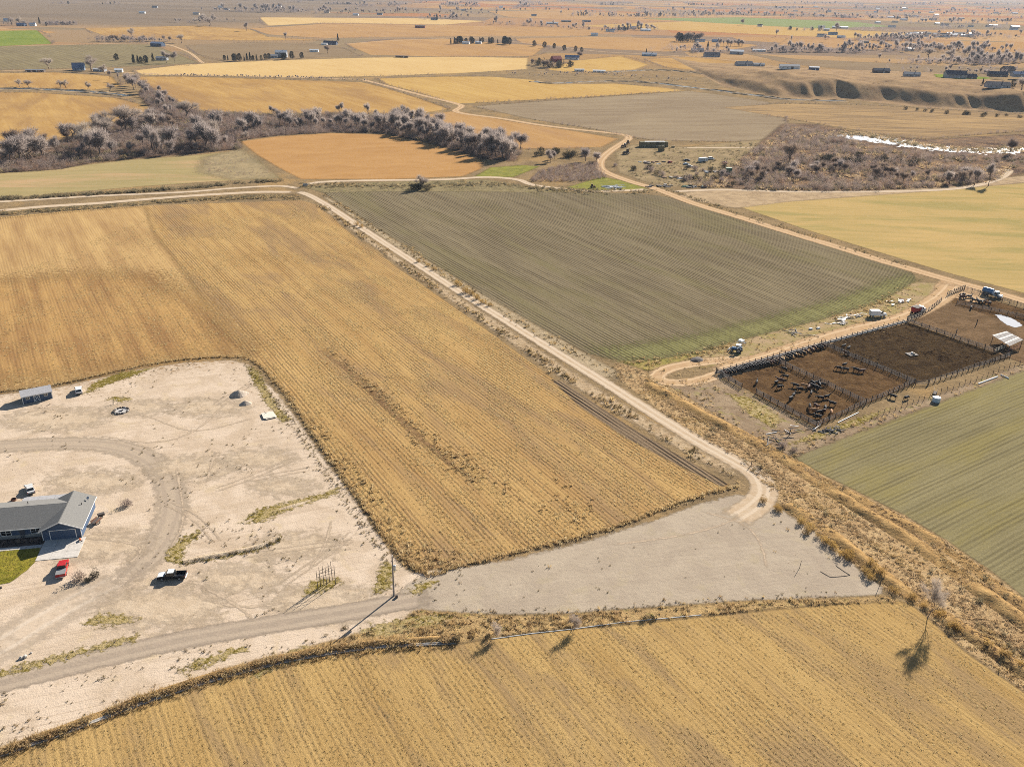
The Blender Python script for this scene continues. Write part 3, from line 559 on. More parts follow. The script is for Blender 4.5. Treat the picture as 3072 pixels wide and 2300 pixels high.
DITCH = [(1330, 782), (1395, 802), (1440, 832), (1520, 880), (1600, 930), (1700, 985), (1780, 1028), (1850, 1062), (1950, 1112), (2050, 1172), (2150, 1242), (2212, 1292), (2450, 1475), (2450, 1655), (2212, 1492), (2150, 1450), (2080, 1400), (2010, 1336), (1965, 1298), (1905, 1268), (1850, 1222), (1780, 1162), (1700, 1105), (1660, 1060), (1600, 995), (1500, 940), (1400, 868), (1330, 815)]
sheet('ditch_ground', DITCH, earth('ditch_earth', (C(224, 192, 144), C(196, 162, 118), C(210, 174, 122)), 4, C(116, 90, 62), .62, .06, amp=1.5, soft=.8), .028, margin=2, label='dry grassy ditch strip running beside the lane', cell=1.5)
ribbon('ditch_ground', [(-150, 474), (0, 459), (200, 446), (400, 432), (560, 424), (640, 424)], 9, earth('ditch_earth_dull', (C(182, 156, 114), C(142, 122, 90)), 4, C(92, 78, 58), .55, .05, amp=3, soft=1.5), .04, 3, 'scrubby ditch strip above the gold field')
sheet('ditch_ground', [(655, 404), (800, 394), (1048, 388), (1158, 406), (1262, 416), (1440, 420), (1380, 418), (1200, 416), (1000, 414), (800, 414), (700, 417)], earth('canal_slope', (C(172, 154, 116), C(142, 128, 96), C(156, 150, 92)), 5, C(86, 78, 58), .6, .05, amp=2, soft=1), .04, margin=3, label='weedy canal slope behind the bed rows')
ribbon('ditch_ground', [(690, 442), (800, 522), (900, 590), (1050, 690), (1200, 793), (1350, 889), (1500, 976), (1600, 1030)], [2, 2.6, 3.2, 4, 5, 5.6, 5.4, 4], earth('lane_verge', (C(218, 192, 156), C(190, 162, 126), C(226, 202, 172)), 3, C(116, 92, 66), .62, .05, amp=2.4, soft=1.2), .046, 1.5, 'weedy verge between the lane and the gold stubble')
ribbon('ditch_ground', [(700, 424), (800, 490), (950, 588), (1100, 682), (1250, 772), (1340, 822)], [2, 3, 4, 5, 7, 8], earth('lane_verge_pale', (C(206, 184, 150), C(180, 158, 124)), 3, C(120, 98, 70), .62, .05, amp=2, soft=1), .04, 1.5, 'pale verge between the lane and the bed rows')
GST = [(900, 1318), (1000, 1325), (1100, 1330), (1250, 1326), (1400, 1314), (1600, 1300), (1800, 1293), (1905, 1286), (1960, 1300), (1820, 1303), (1700, 1312), (1500, 1331), (1350, 1347), (1200, 1358), (1060, 1376), (980, 1390), (800, 1398), (640, 1422), (500, 1456), (480, 1446), (640, 1405), (760, 1372), (860, 1346)]
sheet('ditch_ground', GST, earth('ditch_bank_dry', (C(214, 180, 126), C(188, 156, 110), C(178, 162, 96)), 3, C(100, 76, 50), .6, .06, amp=1.2, soft=.7), .05, margin=2, label='dry weedy strip between gravel lot and lower stubble', cell=1)
# green weed patches on the yard
M_moss = earth('green_weeds', (C(204, 182, 132), C(178, 156, 104), C(218, 194, 152)), 2, C(136, 120, 58), .50, .05, amp=3.2, soft=.6, nsc=.8)
for lb, po in (('green weeds beside the lower driveway edge', [(770, 1372), (800, 1352), (900, 1330), (980, 1325), (960, 1345), (860, 1368)]), ('yellow green weeds below the pale approach', [(-60, 1475), (60, 1432), (200, 1395), (300, 1370), (290, 1385), (180, 1412), (40, 1452)]), ('green weeds under the bare pole rack', [(655, 1285), (670, 1255), (730, 1248), (735, 1262), (690, 1280)]), ('green edge of the low dirt platform', [(400, 1212), (480, 1195), (560, 1178), (606, 1158), (606, 1165), (560, 1188), (470, 1208)]), ('weeds at the corner by the black pickup', [(360, 1212), (362, 1190), (400, 1158), (440, 1140), (420, 1165), (398, 1185), (395, 1215)]), ('weed strip across the yard to the field ditch', [(520, 1130), (560, 1100), (600, 1090), (700, 1065), (735, 1052), (730, 1066), (640, 1095), (560, 1128)]), ('green weeds along the yard corner ditch', [(535, 792), (556, 800), (600, 880), (628, 905), (610, 912), (575, 872), (545, 820)]), ('weeds by the utility pole', [(810, 1282), (815, 1240), (835, 1210), (850, 1225), (842, 1270)]), ('weeds at the sandy lane mouth', [(885, 1278), (905, 1260), (940, 1255), (930, 1268), (900, 1284)]), ('weeds behind the white car', [(185, 850), (200, 828), (260, 805), (330, 795), (300, 808), (240, 828)]), ('weeds near the fire ring', [(230, 862), (250, 857), (290, 862), (262, 868)]), ('weeds under the driveway bank', [(380, 1455), (420, 1430), (520, 1395), (535, 1402), (440, 1440)]), ('weed patch between yard and drive', [(180, 1345), (220, 1325), (260, 1328), (300, 1340), (240, 1352)]), ('green verge by the stubble corner', [(540, 1470), (620, 1410), (650, 1398), (690, 1398), (680, 1412), (600, 1440)]), ('green grass south of the crowded pen', [(1575, 852), (1620, 858), (1690, 905), (1670, 925), (1610, 890)]), ('green strip by the corner post', [(1700, 960), (1760, 935), (1850, 905), (1930, 880), (1860, 915), (1760, 950)])):
    sheet('green_weeds', po, M_moss, .056, margin=2.2, label=lb, cell=.7)

# ---------------------------------------------------------------- relief and wear near the camera
M_bk = earth('bank_soil', (C(212, 174, 118), C(182, 146, 98), C(196, 156, 104)), 3, C(110, 88, 64), .58, .08, edge=False)
M_yb = earth('yard_bank_soil', (C(232, 210, 180), C(210, 186, 156)), 3, C(130, 108, 76), .6, .06, edge=False)
for lb, pts, wd, hi, mt in (('low earth bank along the lot side of the ditch', [(1700, 1090), (1790, 1150), (1880, 1222), (1970, 1288), (2070, 1352), (2212, 1452), (2300, 1510)], 4.2, .6, M_bk), ('earth bank along the middle of the ditch strip', [(1400, 830), (1500, 886), (1650, 965), (1800, 1062), (2000, 1190), (2212, 1345), (2320, 1420)], 5.0, .75, M_bk), ('earth bank beside the olive crop field', [(1720, 1000), (1800, 1050), (1950, 1128), (2050, 1190), (2212, 1310), (2320, 1385)], 4.0, .45, M_bk), ('raised lip of the low dirt platform', [(396, 1214), (480, 1197), (560, 1180), (604, 1160)], 2.0, .38, M_yb), ('low berm across the dirt yard', [(525, 1130), (580, 1108), (660, 1084), (735, 1054)], 1.6, .35, M_yb), ('grassy bank above the concrete ditch', [(0, 1621), (200, 1549), (350, 1494), (500, 1448), (640, 1414), (800, 1390), (985, 1378)], 1.8, .55, M_bk)):
    bank('earth_bank', pts, wd, hi, mt, .02, lb, .9)
_g = np.random.default_rng(5)
for k in (0, 1, 3, 4, 6, 7):
    x0, y0 = [(60 + 560 * _g.random(), 880 + 400 * _g.random()), (960 + 800 * _g.random(), 1130 + 150 * _g.random())][k % 3 == 2]
    a = _g.random() * 6.28; q = [np.array(at(x0, y0)[:2])]; tn = (_g.random() - .5) * .16
    for i in range(9): q.append(q[-1] + 3.0 * np.array([math.cos(a), math.sin(a)])); a += tn + .03 * _g.normal()
    q = np.array(q); yd = sdist(q, P2(YARD)) > 1; ok = yd if k % 3 != 2 else sdist(q, P2([(960, 1245), (1250, 1185), (1500, 1105), (1640, 1085), (1780, 1170), (1890, 1270), (1600, 1290), (1200, 1316), (1000, 1316)])) > 1
    if (at(0, 0) is None) or ok.sum() < 4 or (q[:, 0] < -94).any() and k % 3 != 2 and (q[:, 1] < 172).any(): continue
    t = np.gradient(q, axis=0); t /= np.linalg.norm(t, axis=1)[:, None]; nn = np.c_[-t[:, 1], t[:, 0]]
    for sgn in (-.8, .8): ribbon('tyre_marks', (q + nn * sgn)[ok], .28, thin if k % 3 != 2 else M_lm, .05, .25, 'paired tyre marks on bare ground', world=True)
M_st = earth('dirt_stain', (C(228, 205, 176), C(216, 192, 162)), 3, C(150, 126, 96), .66, .02, amp=9, soft=3.5, nsc=.4)
for x, y, r in ((120, 905, 9), (300, 880, 6), (420, 1010, 7), (560, 990, 6), (450, 880, 7), (210, 1180, 7), (520, 1250, 6), (640, 1180, 6), (700, 1300, 7), (350, 1310, 8), (200, 1040, 7), (610, 1050, 5)):
    c = at(x, y)[:2]; sheet('dirt_stain', [c + r * np.array([math.cos(t) * 1.5, math.sin(t) * .7]) for t in np.linspace(0, 6.28, 12)[:-1]], M_st, .028, margin=3, label='worn darker patch of yard dirt', world=True, cell=1)

# ================================================================ VEGETATION
G = np.random.default_rng(11)
L_straw = leafy('straw_blades', [C(252, 228, 166), C(244, 214, 148), C(255, 238, 186), C(232, 198, 142), C(248, 222, 160)], .5)
L_strawd = leafy('dry_blades', [C(250, 220, 164), C(240, 204, 144), C(255, 230, 180), C(222, 184, 132), C(246, 212, 152)], .5)
L_rust = leafy('rusty_blades', [C(246, 214, 166), C(234, 198, 148), C(252, 224, 180), C(218, 182, 140)], .5)
L_weed = leafy('weed_blades', [C(150, 128, 88), C(176, 148, 104), C(128, 114, 76), C(158, 140, 82)], .35)
L_green = leafy('green_blades', [C(196, 178, 92), C(172, 160, 84), C(214, 190, 112), C(186, 168, 100)], .45)
L_sage = leafy('sage_leaves', [C(194, 178, 140), C(168, 156, 126), C(214, 190, 144), C(146, 138, 116)], .45)
L_rab = leafy('rabbitbrush_leaves', [C(244, 206, 130), C(230, 188, 112), C(214, 178, 116)], .45)
L_brush = leafy('bare_brush_twigs', [C(212, 190, 174), C(186, 166, 158), C(224, 200, 180), C(164, 146, 142), C(214, 174, 144)], .42)
L_dark = leafy('dark_evergreen_leaves', [A(.035, .042, .028), A(.045, .05, .03), A(.028, .034, .026)], .1)
L_bush = leafy('olive_shrub_leaves', [A(.11, .10, .06), A(.085, .08, .055), A(.13, .11, .07), A(.07, .065, .05)], .15)
stub = [proto('stubble_clump', tuft_mesh(20 + i, 12, .30, .5, .07, .9), L_straw) for i in range(4)]
stubw = [proto('weedy_clump', tuft_mesh(30 + i, 16, .7, .6, .10, .6), L_strawd) for i in range(3)]
gras = [proto('grass_tuft', tuft_mesh(40 + i, 22, .75, .6, .07, .75), L_strawd) for i in range(4)]
rust = [proto('rust_tuft', tuft_mesh(50 + i, 22, .8, .6, .08, .8), L_rust) for i in range(3)]
weed = [proto('weed_tuft', puff_mesh(60 + i, 26, .32, .24, .09), L_weed) for i in range(3)]
gren = [proto('green_tuft', tuft_mesh(70 + i, 14, .22, .45, .09, 1.2), L_green) for i in range(3)]
sage = [proto('sage_clump', puff_mesh(80 + i, 90, .75, .65, .11), L_sage) for i in range(3)]
brus = [proto('brush_clump', puff_mesh(90 + i, 170, 1.5, 2.3, .10, .2), L_brush) for i in range(3)]

def on_rows(poly, sp, st, keep, ang=RA, jit=.2):
    a = R_(ang); ca, sa = math.cos(a), math.sin(a); poly = np.asarray(poly); q = np.c_[poly @ [ca, sa], poly @ [-sa, ca]]
    lo, hi = q.min(0), q.max(0); X, Y = np.meshgrid(np.arange(lo[0], hi[0], st), np.arange(lo[1], hi[1], sp))
    p = np.c_[X.ravel(), Y.ravel()] + G.normal(size=(X.size, 2)) * [st * .4, jit]
    p = np.c_[p[:, 0] * ca - p[:, 1] * sa, p[:, 0] * sa + p[:, 1] * ca]
    p = p[sdist(p, poly) > .35]; return p[G.random(len(p)) < keep(p)]
near_mid = P2([(545, 775), (720, 560), (900, 607), (1050, 712), (1200, 822), (1350, 922), (1500, 1003), (1592, 1052), (1560, 1058), (1480, 1080), (1400, 1115), (1300, 1145), (1200, 1172), (1100, 1195), (1000, 1220), (905, 1233), (860, 1200), (800, 1112), (750, 1033), (700, 972), (650, 892), (610, 841), (570, 801)])
pn = lambda p, s, a, b: np.clip((fbm(p[:, 0] / s, p[:, 1] / s) - a) / (b - a), 0, 1)
def pn2(p, sx, sy, a, b):
    t = R_(RA); ca, sa = math.cos(t), math.sin(t); return np.clip((fbm((p[:, 0] * ca + p[:, 1] * sa) / sx, (-p[:, 0] * sa + p[:, 1] * ca) / sy) - a) / (b - a), 0, 1)
furr = P2([(1190, 819), (1215, 824), (1360, 922), (1500, 1003), (1575, 1046), (1560, 1052), (1480, 1012), (1350, 945), (1250, 876)])
pm = on_rows(near_mid, 1.1, .42, lambda p: np.clip(.18 + .8 * pn2(p, 14, 4, .40, .58), 0, 1) * (sdist(p, furr) < 0))
scatter('stubble', 'short broken corn stubble standing in rows over the golden field', pm, stub, .5, 1.25, G, .03)
far_mid = P2([(-100, 640), (320, 470), (650, 440), (760, 507), (890, 600), (720, 560), (545, 775), (500, 771), (300, 791), (-60, 850)])
pm = on_rows(far_mid, 1.1, .9, lambda p: .12 + .5 * pn(p, 14, .42, .6))
scatter('stubble', 'thin stubble over the upper part of the golden field', pm, stub, .7, 1.3, G, .04)
botp = P2([(-60, 1690), (0, 1640), (200, 1568), (350, 1512), (640, 1430), (800, 1405), (980, 1397), (1200, 1365), (1500, 1337), (1820, 1306), (1960, 1304), (2080, 1406), (2212, 1497), (2300, 1560), (2300, 1720), (-60, 1720)])
pm = on_rows(botp, 1.05, .28, lambda p: .3 + .65 * pn2(p, 9, 2.5, .38, .58), jit=.22)
scatter('stubble', 'straw stubble rows over the lower field', pm, stub, .3, .8, G, .03)
# taller weedy growth along the yard side of the field and in drifts
edge = P2([(560, 800), (600, 820), (680, 900), (760, 990), (830, 1080), (900, 1180), (1000, 1190), (980, 1225), (905, 1233), (860, 1200), (800, 1112), (750, 1033), (700, 972), (650, 892), (610, 841)])
pw = in_poly(edge, 1.1, G, lambda p: .15 + .85 * pn(p, 5, .4, .58))
drift = P2([(690, 770), (760, 790), (900, 900), (1060, 1010), (1250, 1040), (1320, 1090), (1250, 1130), (1080, 1080), (950, 1010), (820, 900)])
pw = np.vstack([pw, in_poly(drift, .6, G, lambda p: pn2(p, 12, 3, .46, .62))])
yl = smooth(P2([(0, 846), (120, 831), (300, 791), (400, 776), (500, 771), (545, 778), (610, 841), (700, 972), (800, 1112), (905, 1233), (1000, 1221), (1100, 1196), (1300, 1146), (1480, 1081), (1560, 1059), (1590, 1053)]), .4)
pw = np.vstack([pw, yl + G.normal(size=yl.shape) * .35, yl + G.normal(size=yl.shape) * .5])
rutl = smooth(P2([(700, 752), (800, 832), (860, 890), (920, 945), (1000, 1008)]), .6); pw = np.vstack([pw, rutl + G.normal(size=rutl.shape) * .9 + [.9, .6]])
scatter('dry_weeds', 'taller brown weeds along the yard side of the golden field', pw, stubw, .5, 1.2, G, .03)

# ditch strips
dp = P2(DITCH)
pg = np.vstack([in_poly(dp, 3.4, G, lambda p: np.clip(.3 + pn(p, 3, .42, .62) * .7, .03, 1), margin=.3)] + [(lambda c: c[G.integers(0, len(c), 1500)] + G.normal(size=(1500, 2)) * .9)(smooth(P2(l), 1.0)) for l in ([(1500, 895), (1650, 962), (1800, 1055), (2000, 1185), (2212, 1338), (2300, 1400)], [(1400, 842), (1560, 935), (1660, 1010), (1760, 1085), (1900, 1185), (2060, 1300), (2212, 1410), (2290, 1470)])])
k = fbm(pg[:, 0] / 13, pg[:, 1] / 13) > .52
scatter('dry_grass', 'straw bunch grass along the ditch beside the gravel lot', pg[~k], gras, .3, .85, G, .03, flat=.8)
scatter('dry_grass', 'rusty bunch grass along the ditch beside the gravel lot', pg[k], rust, .3, .85, G, .03, flat=.8)
ps = in_poly(dp, .16, G, lambda p: pn(p, 7, .42, .6), margin=.5)
scatter('low_sage', 'low grey sage clumps in the ditch strip', ps, sage, .4, 1.1, G, .02)
gp = P2(GST); pg = in_poly(gp, 3.2, G, lambda p: np.clip(pn(p, 3, .38, .58), .1, 1))
scatter('dry_grass', 'orange straw grass on the bank above the concrete ditch', pg, gras + rust[:1], .4, .95, G, .04)
CH = [(-80, 1672), (0, 1632), (100, 1597), (200, 1560), (350, 1504), (500, 1458), (640, 1424), (800, 1399), (900, 1393), (985, 1388)]
cl = smooth(P2([(x, y - 6) for x, y in CH]), .3); pg = np.vstack([cl + G.normal(size=cl.shape) * .45 for _ in range(4)])
scatter('dry_grass', 'ridge of orange grass along the concrete ditch', pg[pn(pg, 6, .3, .55) > .15], gras + rust[:2], .6, 1.3, G, .15)
cl = smooth(P2([(x, y + 9) for x, y in CH]), .5); scatter('dry_grass', 'dark straw fringe on the field side of the concrete ditch', np.vstack([cl, cl]) + G.normal(size=(2 * len(cl), 2)) * .35 + [0, .25], gras, .4, .9, G, .03)
# lane verges
for i, (lb, pts, n, wd, pr, a, b) in enumerate((
    ('weeds on the gold field verge of the lane', [(690, 442), (800, 522), (900, 592), (1050, 694), (1200, 797), (1350, 893), (1500, 980), (1600, 1034)], 1900, 1.1, weed + gras[:1], .6, 1.6),
    ('weeds on the bed row verge of the lane', [(700, 420), (800, 488), (950, 585), (1100, 680), (1250, 768), (1340, 812)], 800, 1.3, weed + gras[:1], .6, 1.5),
    ('brush along the track above the gold field', [(-120, 470), (0, 462), (200, 448), (400, 434), (560, 427), (640, 428)], 1500, 2.2, sage + gras, .6, 1.4),
    ('sage hedge along the pasture side of the track', [(-120, 436), (0, 430), (200, 420), (400, 407), (500, 398), (600, 390)], 1100, 1.6, sage, .8, 1.9),
    ('sage on the canal slope behind the bed rows', [(660, 402), (760, 400), (900, 402), (1050, 398), (1200, 410), (1400, 416)], 1300, 3.5, sage + gras[:1], .6, 1.5),
    ('green fringe at the edge of the bed rows', [(1340, 780), (1420, 782), (1550, 755), (1700, 715), (1850, 676), (1950, 630)], 700, 1.6, gras + weed, .5, 1.2),
    ('weeds along the feed side of the pens', [(1400, 800), (1500, 782), (1640, 750), (1760, 718), (1900, 672), (1990, 630)], 900, 5, gras + weed, .4, 1.1),
    ('brush beside the farm road', [(1420, 402), (1520, 436), (1620, 470), (1800, 524), (1960, 574)], 500, 1.6, weed + sage[:1], .6, 1.3))):
    c = smooth(P2(pts), 1.0); p = c[G.integers(0, len(c), n)] + G.normal(size=(n, 2)) * wd
    p = p[G.random(len(p)) < .15 + pn(p, 9, .4, .6)]; scatter('roadside_weeds', lb, p, pr, a, b, G, .04)
# yard weeds
yp = P2(YARD); ywt = P2([(0, 1618), (-80, 1650), (200, 1546), (350, 1492), (500, 1445), (640, 1412), (760, 1378), (880, 1350), (760, 1338), (600, 1362), (450, 1388), (300, 1420), (150, 1456), (0, 1496)])
avoid = [P2(q) for q in ([(0, 1060), (300, 1060), (300, 1250), (100, 1420), (0, 1420)],)]
p = in_poly(yp, .5, G, lambda p: np.clip(pn(p, 8, .52, .66) * .35, .004, 1))
p = np.vstack([p, in_poly(ywt, 1.0, G, lambda p: pn(p, 4, .44, .6) * .6)])
pad = P2([(380, 1215), (400, 1160), (480, 1125), (560, 1105), (606, 1130), (600, 1165), (480, 1200)])
p = np.vstack([p, in_poly(pad, .5, G, lambda p: pn(p, 3, .5, .6) * .8)])
p = p[sdist(p, avoid[0]) < 0]; drv = np.vstack([smooth(P2([(-120, 1512), (0, 1476), (150, 1438), (300, 1402), (450, 1371), (600, 1346), (750, 1322), (850, 1303)]), 1)])
dd = np.min(np.linalg.norm(p[:, None] - drv[None], axis=2), axis=1); p = p[dd > 2.9]
scatter('small_weeds', 'small dry weeds dotted over the dirt yard', p, weed, .3, 1.05, G, .03)
lp = P2([(960, 1240), (1250, 1180), (1500, 1095), (1640, 1080), (1780, 1170), (1900, 1275), (1600, 1296), (1200, 1324), (1000, 1320)])
p = in_poly(lp, .05, G, lambda p: np.clip(pn(p, 7, .48, .62), .1, 1)); q = smooth(P2([(1000, 1322), (1200, 1322), (1400, 1308), (1600, 1296), (1800, 1288)]), .5)
p = np.vstack([p, q + G.normal(size=q.shape) * [1.2, .8]])
scatter('small_weeds', 'sparse dry weeds on the gravel lot', p, weed + stubw[:1], .35, .95, G, .04)
q = smooth(P2([(540, 790), (600, 862), (660, 945), (740, 1058), (800, 1145), (850, 1215)]), .6)
scatter('small_weeds', 'scattered weeds on the yard edge of the field ditch', np.vstack([q + G.normal(size=q.shape) * .8 + [-1.0, 0] for _ in range(2)]), weed + gren[:1], .5, 1.1, G, .03)
gpol = [(sheetname, P2(po)) for sheetname, po in (('a', [(770, 1372), (800, 1352), (900, 1330), (980, 1325), (960, 1345), (860, 1368)]), ('b', [(-60, 1475), (60, 1432), (200, 1395), (300, 1370), (290, 1385), (180, 1412), (40, 1452)]), ('c', [(655, 1285), (670, 1255), (730, 1248), (735, 1262), (690, 1280)]), ('d', [(400, 1212), (480, 1195), (560, 1178), (606, 1158), (606, 1165), (560, 1188), (470, 1208)]), ('e', [(360, 1212), (362, 1190), (400, 1158), (440, 1140), (420, 1165), (398, 1185), (395, 1215)]), ('f', [(520, 1130), (560, 1100), (600, 1090), (700, 1065), (735, 1052), (730, 1066), (640, 1095), (560, 1128)]), ('g', [(535, 792), (556, 800), (600, 880), (628, 905), (610, 912), (575, 872), (545, 820)]), ('h', [(810, 1282), (815, 1240), (835, 1210), (850, 1225), (842, 1270)]))]
scatter('green_weeds', 'low green weeds in patches over the yard', np.vstack([in_poly(q, .5, G) for _, q in gpol]), gren + weed[:1], .5, 1.15, G, .05)
q = smooth(P2([(396, 1217), (480, 1200), (560, 1183), (604, 1163)]), .3); scatter('green_weeds', 'green weeds along the lip of the low dirt platform', np.vstack([q + G.normal(size=q.shape) * .45 for _ in range(4)]), gren + weed[:1], .6, 1.3, G, .05)
# rough ground by pens, junk yard and marsh
p = np.vstack([in_poly(P2([(1430, 826), (1548, 812), (1640, 862), (1765, 926), (1880, 905), (2000, 862), (2212, 785), (2212, 800), (2000, 880), (1780, 962), (1715, 988), (1640, 960), (1560, 905)]), .5, G, lambda p: pn(p, 5, .42, .6))])
scatter('dry_grass', 'scruffy grass around the cattle pens', p, gras + weed + rust[:1], .4, 1.1, G, .03)
MAR = P2([(1480, 402), (1560, 370), (1640, 318), (1700, 275), (1780, 285), (1880, 315), (2000, 335), (2212, 336), (2212, 350), (2150, 392), (2050, 404), (1850, 412), (1640, 412)])
p = in_poly(MAR, .07, G, lambda p: pn(p, 16, .4, .6))
scatter('marsh_grass', 'rusty marsh grass along the icy creek', p, rust, 1.2, 3.0, G, .03)
q = smooth(P2([(1770, 292), (1850, 290), (1960, 310), (2100, 326), (2212, 324)]), 1.0); q = q[G.integers(0, len(q), 700)] + G.normal(size=(700, 2)) * [5, 7]
scatter('marsh_grass', 'rusty reeds standing in the creek ice', q, rust + sage[:1], 1.2, 2.8, G, .03)
p = in_poly(MAR, .26, G, lambda p: pn(p, 15, .38, .56)); scatter('marsh_brush', 'low dark brush over the marsh', p, sage + brus, .7, 1.9, G, .0)
JUN = P2([(1340, 372), (1330, 335), (1372, 314), (1480, 320), (1600, 308), (1690, 300), (1650, 340), (1560, 380), (1500, 402), (1420, 402)])
p = in_poly(JUN, .12, G, lambda p: pn(p, 11, .46, .6)); scatter('rough_weeds', 'rough weeds over the farm junk yard', p, sage + weed, .6, 1.5, G, .0)
BRS = P2([(1140, 392), (1165, 372), (1200, 360), (1290, 352), (1300, 372), (1310, 385), (1240, 394)])
p = in_poly(BRS, .5, G); scatter('brush_thicket', 'even grey bare brush beside the road bend', p, brus, .5, .9, G, 0)
PBR = P2([(440, 345), (520, 326), (556, 350), (594, 384), (500, 386), (440, 368)])
p = in_poly(PBR, .12, G, lambda p: pn(p, 12, .4, .6)); scatter('brush_thicket', 'thin grey brush on the pasture', p, brus, .2, .6, G, 0)
CREEK = P2([(-150, 330), (0, 322), (60, 318), (130, 304), (190, 292), (260, 262), (330, 240), (300, 205), (320, 190), (370, 215), (420, 240), (480, 247), (600, 248), (720, 247), (850, 250), (905, 263), (960, 285), (1060, 302), (1125, 330), (1112, 350), (1040, 343), (930, 309), (830, 289), (720, 286), (600, 293), (520, 303), (520, 322), (420, 332), (300, 341), (190, 353), (130, 366), (0, 374), (-150, 382)])
sheet('thicket_floor', [(-150, 330), (0, 322), (60, 318), (130, 304), (190, 292), (260, 262), (330, 240), (300, 205), (320, 190), (370, 215), (420, 240), (480, 247), (600, 248), (720, 247), (850, 250), (905, 263), (960, 285), (1060, 302), (1125, 330), (1112, 350), (1040, 343), (930, 309), (830, 289), (720, 286), (600, 293), (520, 303), (520, 322), (420, 332), (300, 341), (190, 353), (130, 366), (0, 374), (-150, 382)], earth('thicket_floor', (C(150, 122, 98), C(112, 94, 82), C(178, 136, 92)), 9, C(80, 66, 58), .58, .1, amp=5, soft=2.5), .034, margin=7, label='brown brushy floor of the creek thicket')
p = in_poly(CREEK, .2, G, lambda p: .35 + .65 * pn(p, 22, .38, .6)); scatter('creek_brush', 'low bare brush filling the creek thicket', p, brus, .55, 1.9, G, 0)
p = in_poly(CREEK, .03, G, lambda p: pn(p, 18, .48, .6)); scatter('creek_brush', 'dark sage brush filling the creek thicket', p, sage, 1.6, 3.2, G, 0)
p = in_poly(P2([(560, 249), (720, 249), (850, 252), (905, 262), (900, 268), (840, 258), (700, 255), (440, 250), (420, 241)]), .12, G); scatter('creek_brush', 'dark brush along the shaded creek bank', p, sage, 1.5, 3, G, 0)

# ---------------------------------------------------------------- trees
def bark(name, c): return paint(name, c, .9, .25, 1.5, 0, .1)
B_grey = bark('grey_bark', C(170, 148, 128)); B_dark = bark('dark_bark', C(130, 112, 100)); B_pale = bark('pale_bark', C(178, 158, 140))
L_tw = leafy('winter_twigs', [C(240, 222, 206), C(220, 202, 188), C(250, 232, 212)], .5)
L_tw2 = leafy('lilac_twigs', [C(234, 216, 204), C(212, 196, 188), C(244, 226, 212)], .5)
L_tw3 = leafy('brown_twigs', [C(204, 180, 162), C(182, 160, 146), C(216, 190, 168)], .42)
def bare_tree(seed, h, spread, stems, trunk_h, ntw, tw, up=.5, lv=3, r0=.3):
    g = np.random.default_rng(seed); tk = MB(); cr = MB(); tips = []
    def br(p, d, L, r, l, mb):
        seg = 3; pts = [p]; rad = [r]
        for i in range(seg):
            d = d + g.normal(size=3) * .17 + [0, 0, .06]; d = d / np.linalg.norm(d); q = p + d * L / seg; rb = r * (1 - .28 * (i + 1))
            p = q; pts.append(p); rad.append(rb)
        mb.path(pts, rad, 5 if l == 0 else (4 if l == 1 else 3))
        if l < lv:
            for _ in range(int(g.integers(4, 7) if l == 0 else g.integers(3, 5))):
                t = .35 + .65 * g.random() ** .7; k = min(seg - 1, int(t * seg)); s = pts[k] + (pts[k + 1] - pts[k]) * (t * seg - k)
                a = g.random() * 6.283; o = np.array([math.cos(a) * spread, math.sin(a) * spread, up * (.5 + g.random())]); e = d * .55 + o; e /= np.linalg.norm(e)
                br(s, e, L * (.55 + .25 * g.random()), r * .5, l + 1, cr)
        else: tips.extend(pts[1:])
        if l == lv - 1: tips.extend(pts[2:])
    for s in range(stems):
        a = g.random() * 6.283; lean = .12 if stems == 1 else .45; d = np.array([math.cos(a) * lean, math.sin(a) * lean, 1.0]); d /= np.linalg.norm(d)
        b = np.array([math.cos(a), math.sin(a), 0]) * (0 if stems == 1 else .5)
        br(b + [0, 0, -.15], d, h * trunk_h * (.8 + .4 * g.random()), r0 * (1 if stems == 1 else .6), 0, tk)
    tips = np.array(tips); zc = tips[:, 2].max(); V = []; F = []; ctr = np.array([0, 0, zc * .45])
    for i in range(ntw):
        p = tips[g.integers(len(tips))] + g.normal(size=3) * .25; d = (p - ctr); d /= np.linalg.norm(d) + 1e-6; d = d * .8 + g.normal(size=3) * .55 + [0, 0, .25]; d /= np.linalg.norm(d)
        L = h * (.07 + .11 * g.random()); s = np.cross(d, g.normal(size=3)); s /= np.linalg.norm(s) + 1e-6; q = p + d * L + g.normal(size=3) * L * .15; k = len(V)
        V += [p - s * tw / 2, p + s * tw / 2, q]; F.append((k, k + 1, k + 2))
    z = max(zc + h * .05, 1e-3); sc = h / z
    return tk, cr, (np.array(V) * sc), F, sc
PROT = {}
def make_proto(kind, seed, h, spread, stems, th, ntw, tw, up, lv, r0, bk, lf):
    tk, cr, V, F, sc = bare_tree(seed, h, spread, stems, th, ntw, tw, up, lv, r0)
    tk.v = [tuple(np.array(v) * sc) for v in tk.v]; me = tk.mesh('trunk')
    me.materials.append(bk); n = len(V); cv = [tuple(np.array(v) * sc) for v in cr.v]
    mc = bpy.data.meshes.new('crown'); mc.from_pydata([tuple(v) for v in V] + cv, [], F + [tuple(i + n for i in f) for f in cr.f]); mc.materials.append(lf); mc.materials.append(bk)
    mi = np.zeros(len(mc.polygons), np.int32); mi[len(F):] = 1; mc.polygons.foreach_set('material_index', mi); mc.update()
    PROT.setdefault(kind, []).append((h, me, mc))
for i in range(3): make_proto('cotton', 100 + i, 18, .95, 1, .30, 2800, .075, .5, 3, .62, B_grey, L_tw)
for i in range(3): make_proto('tall', 110 + i, 15, .42, 1, .33, 2200, .085, 1.1, 3, .26, B_dark, L_tw2)
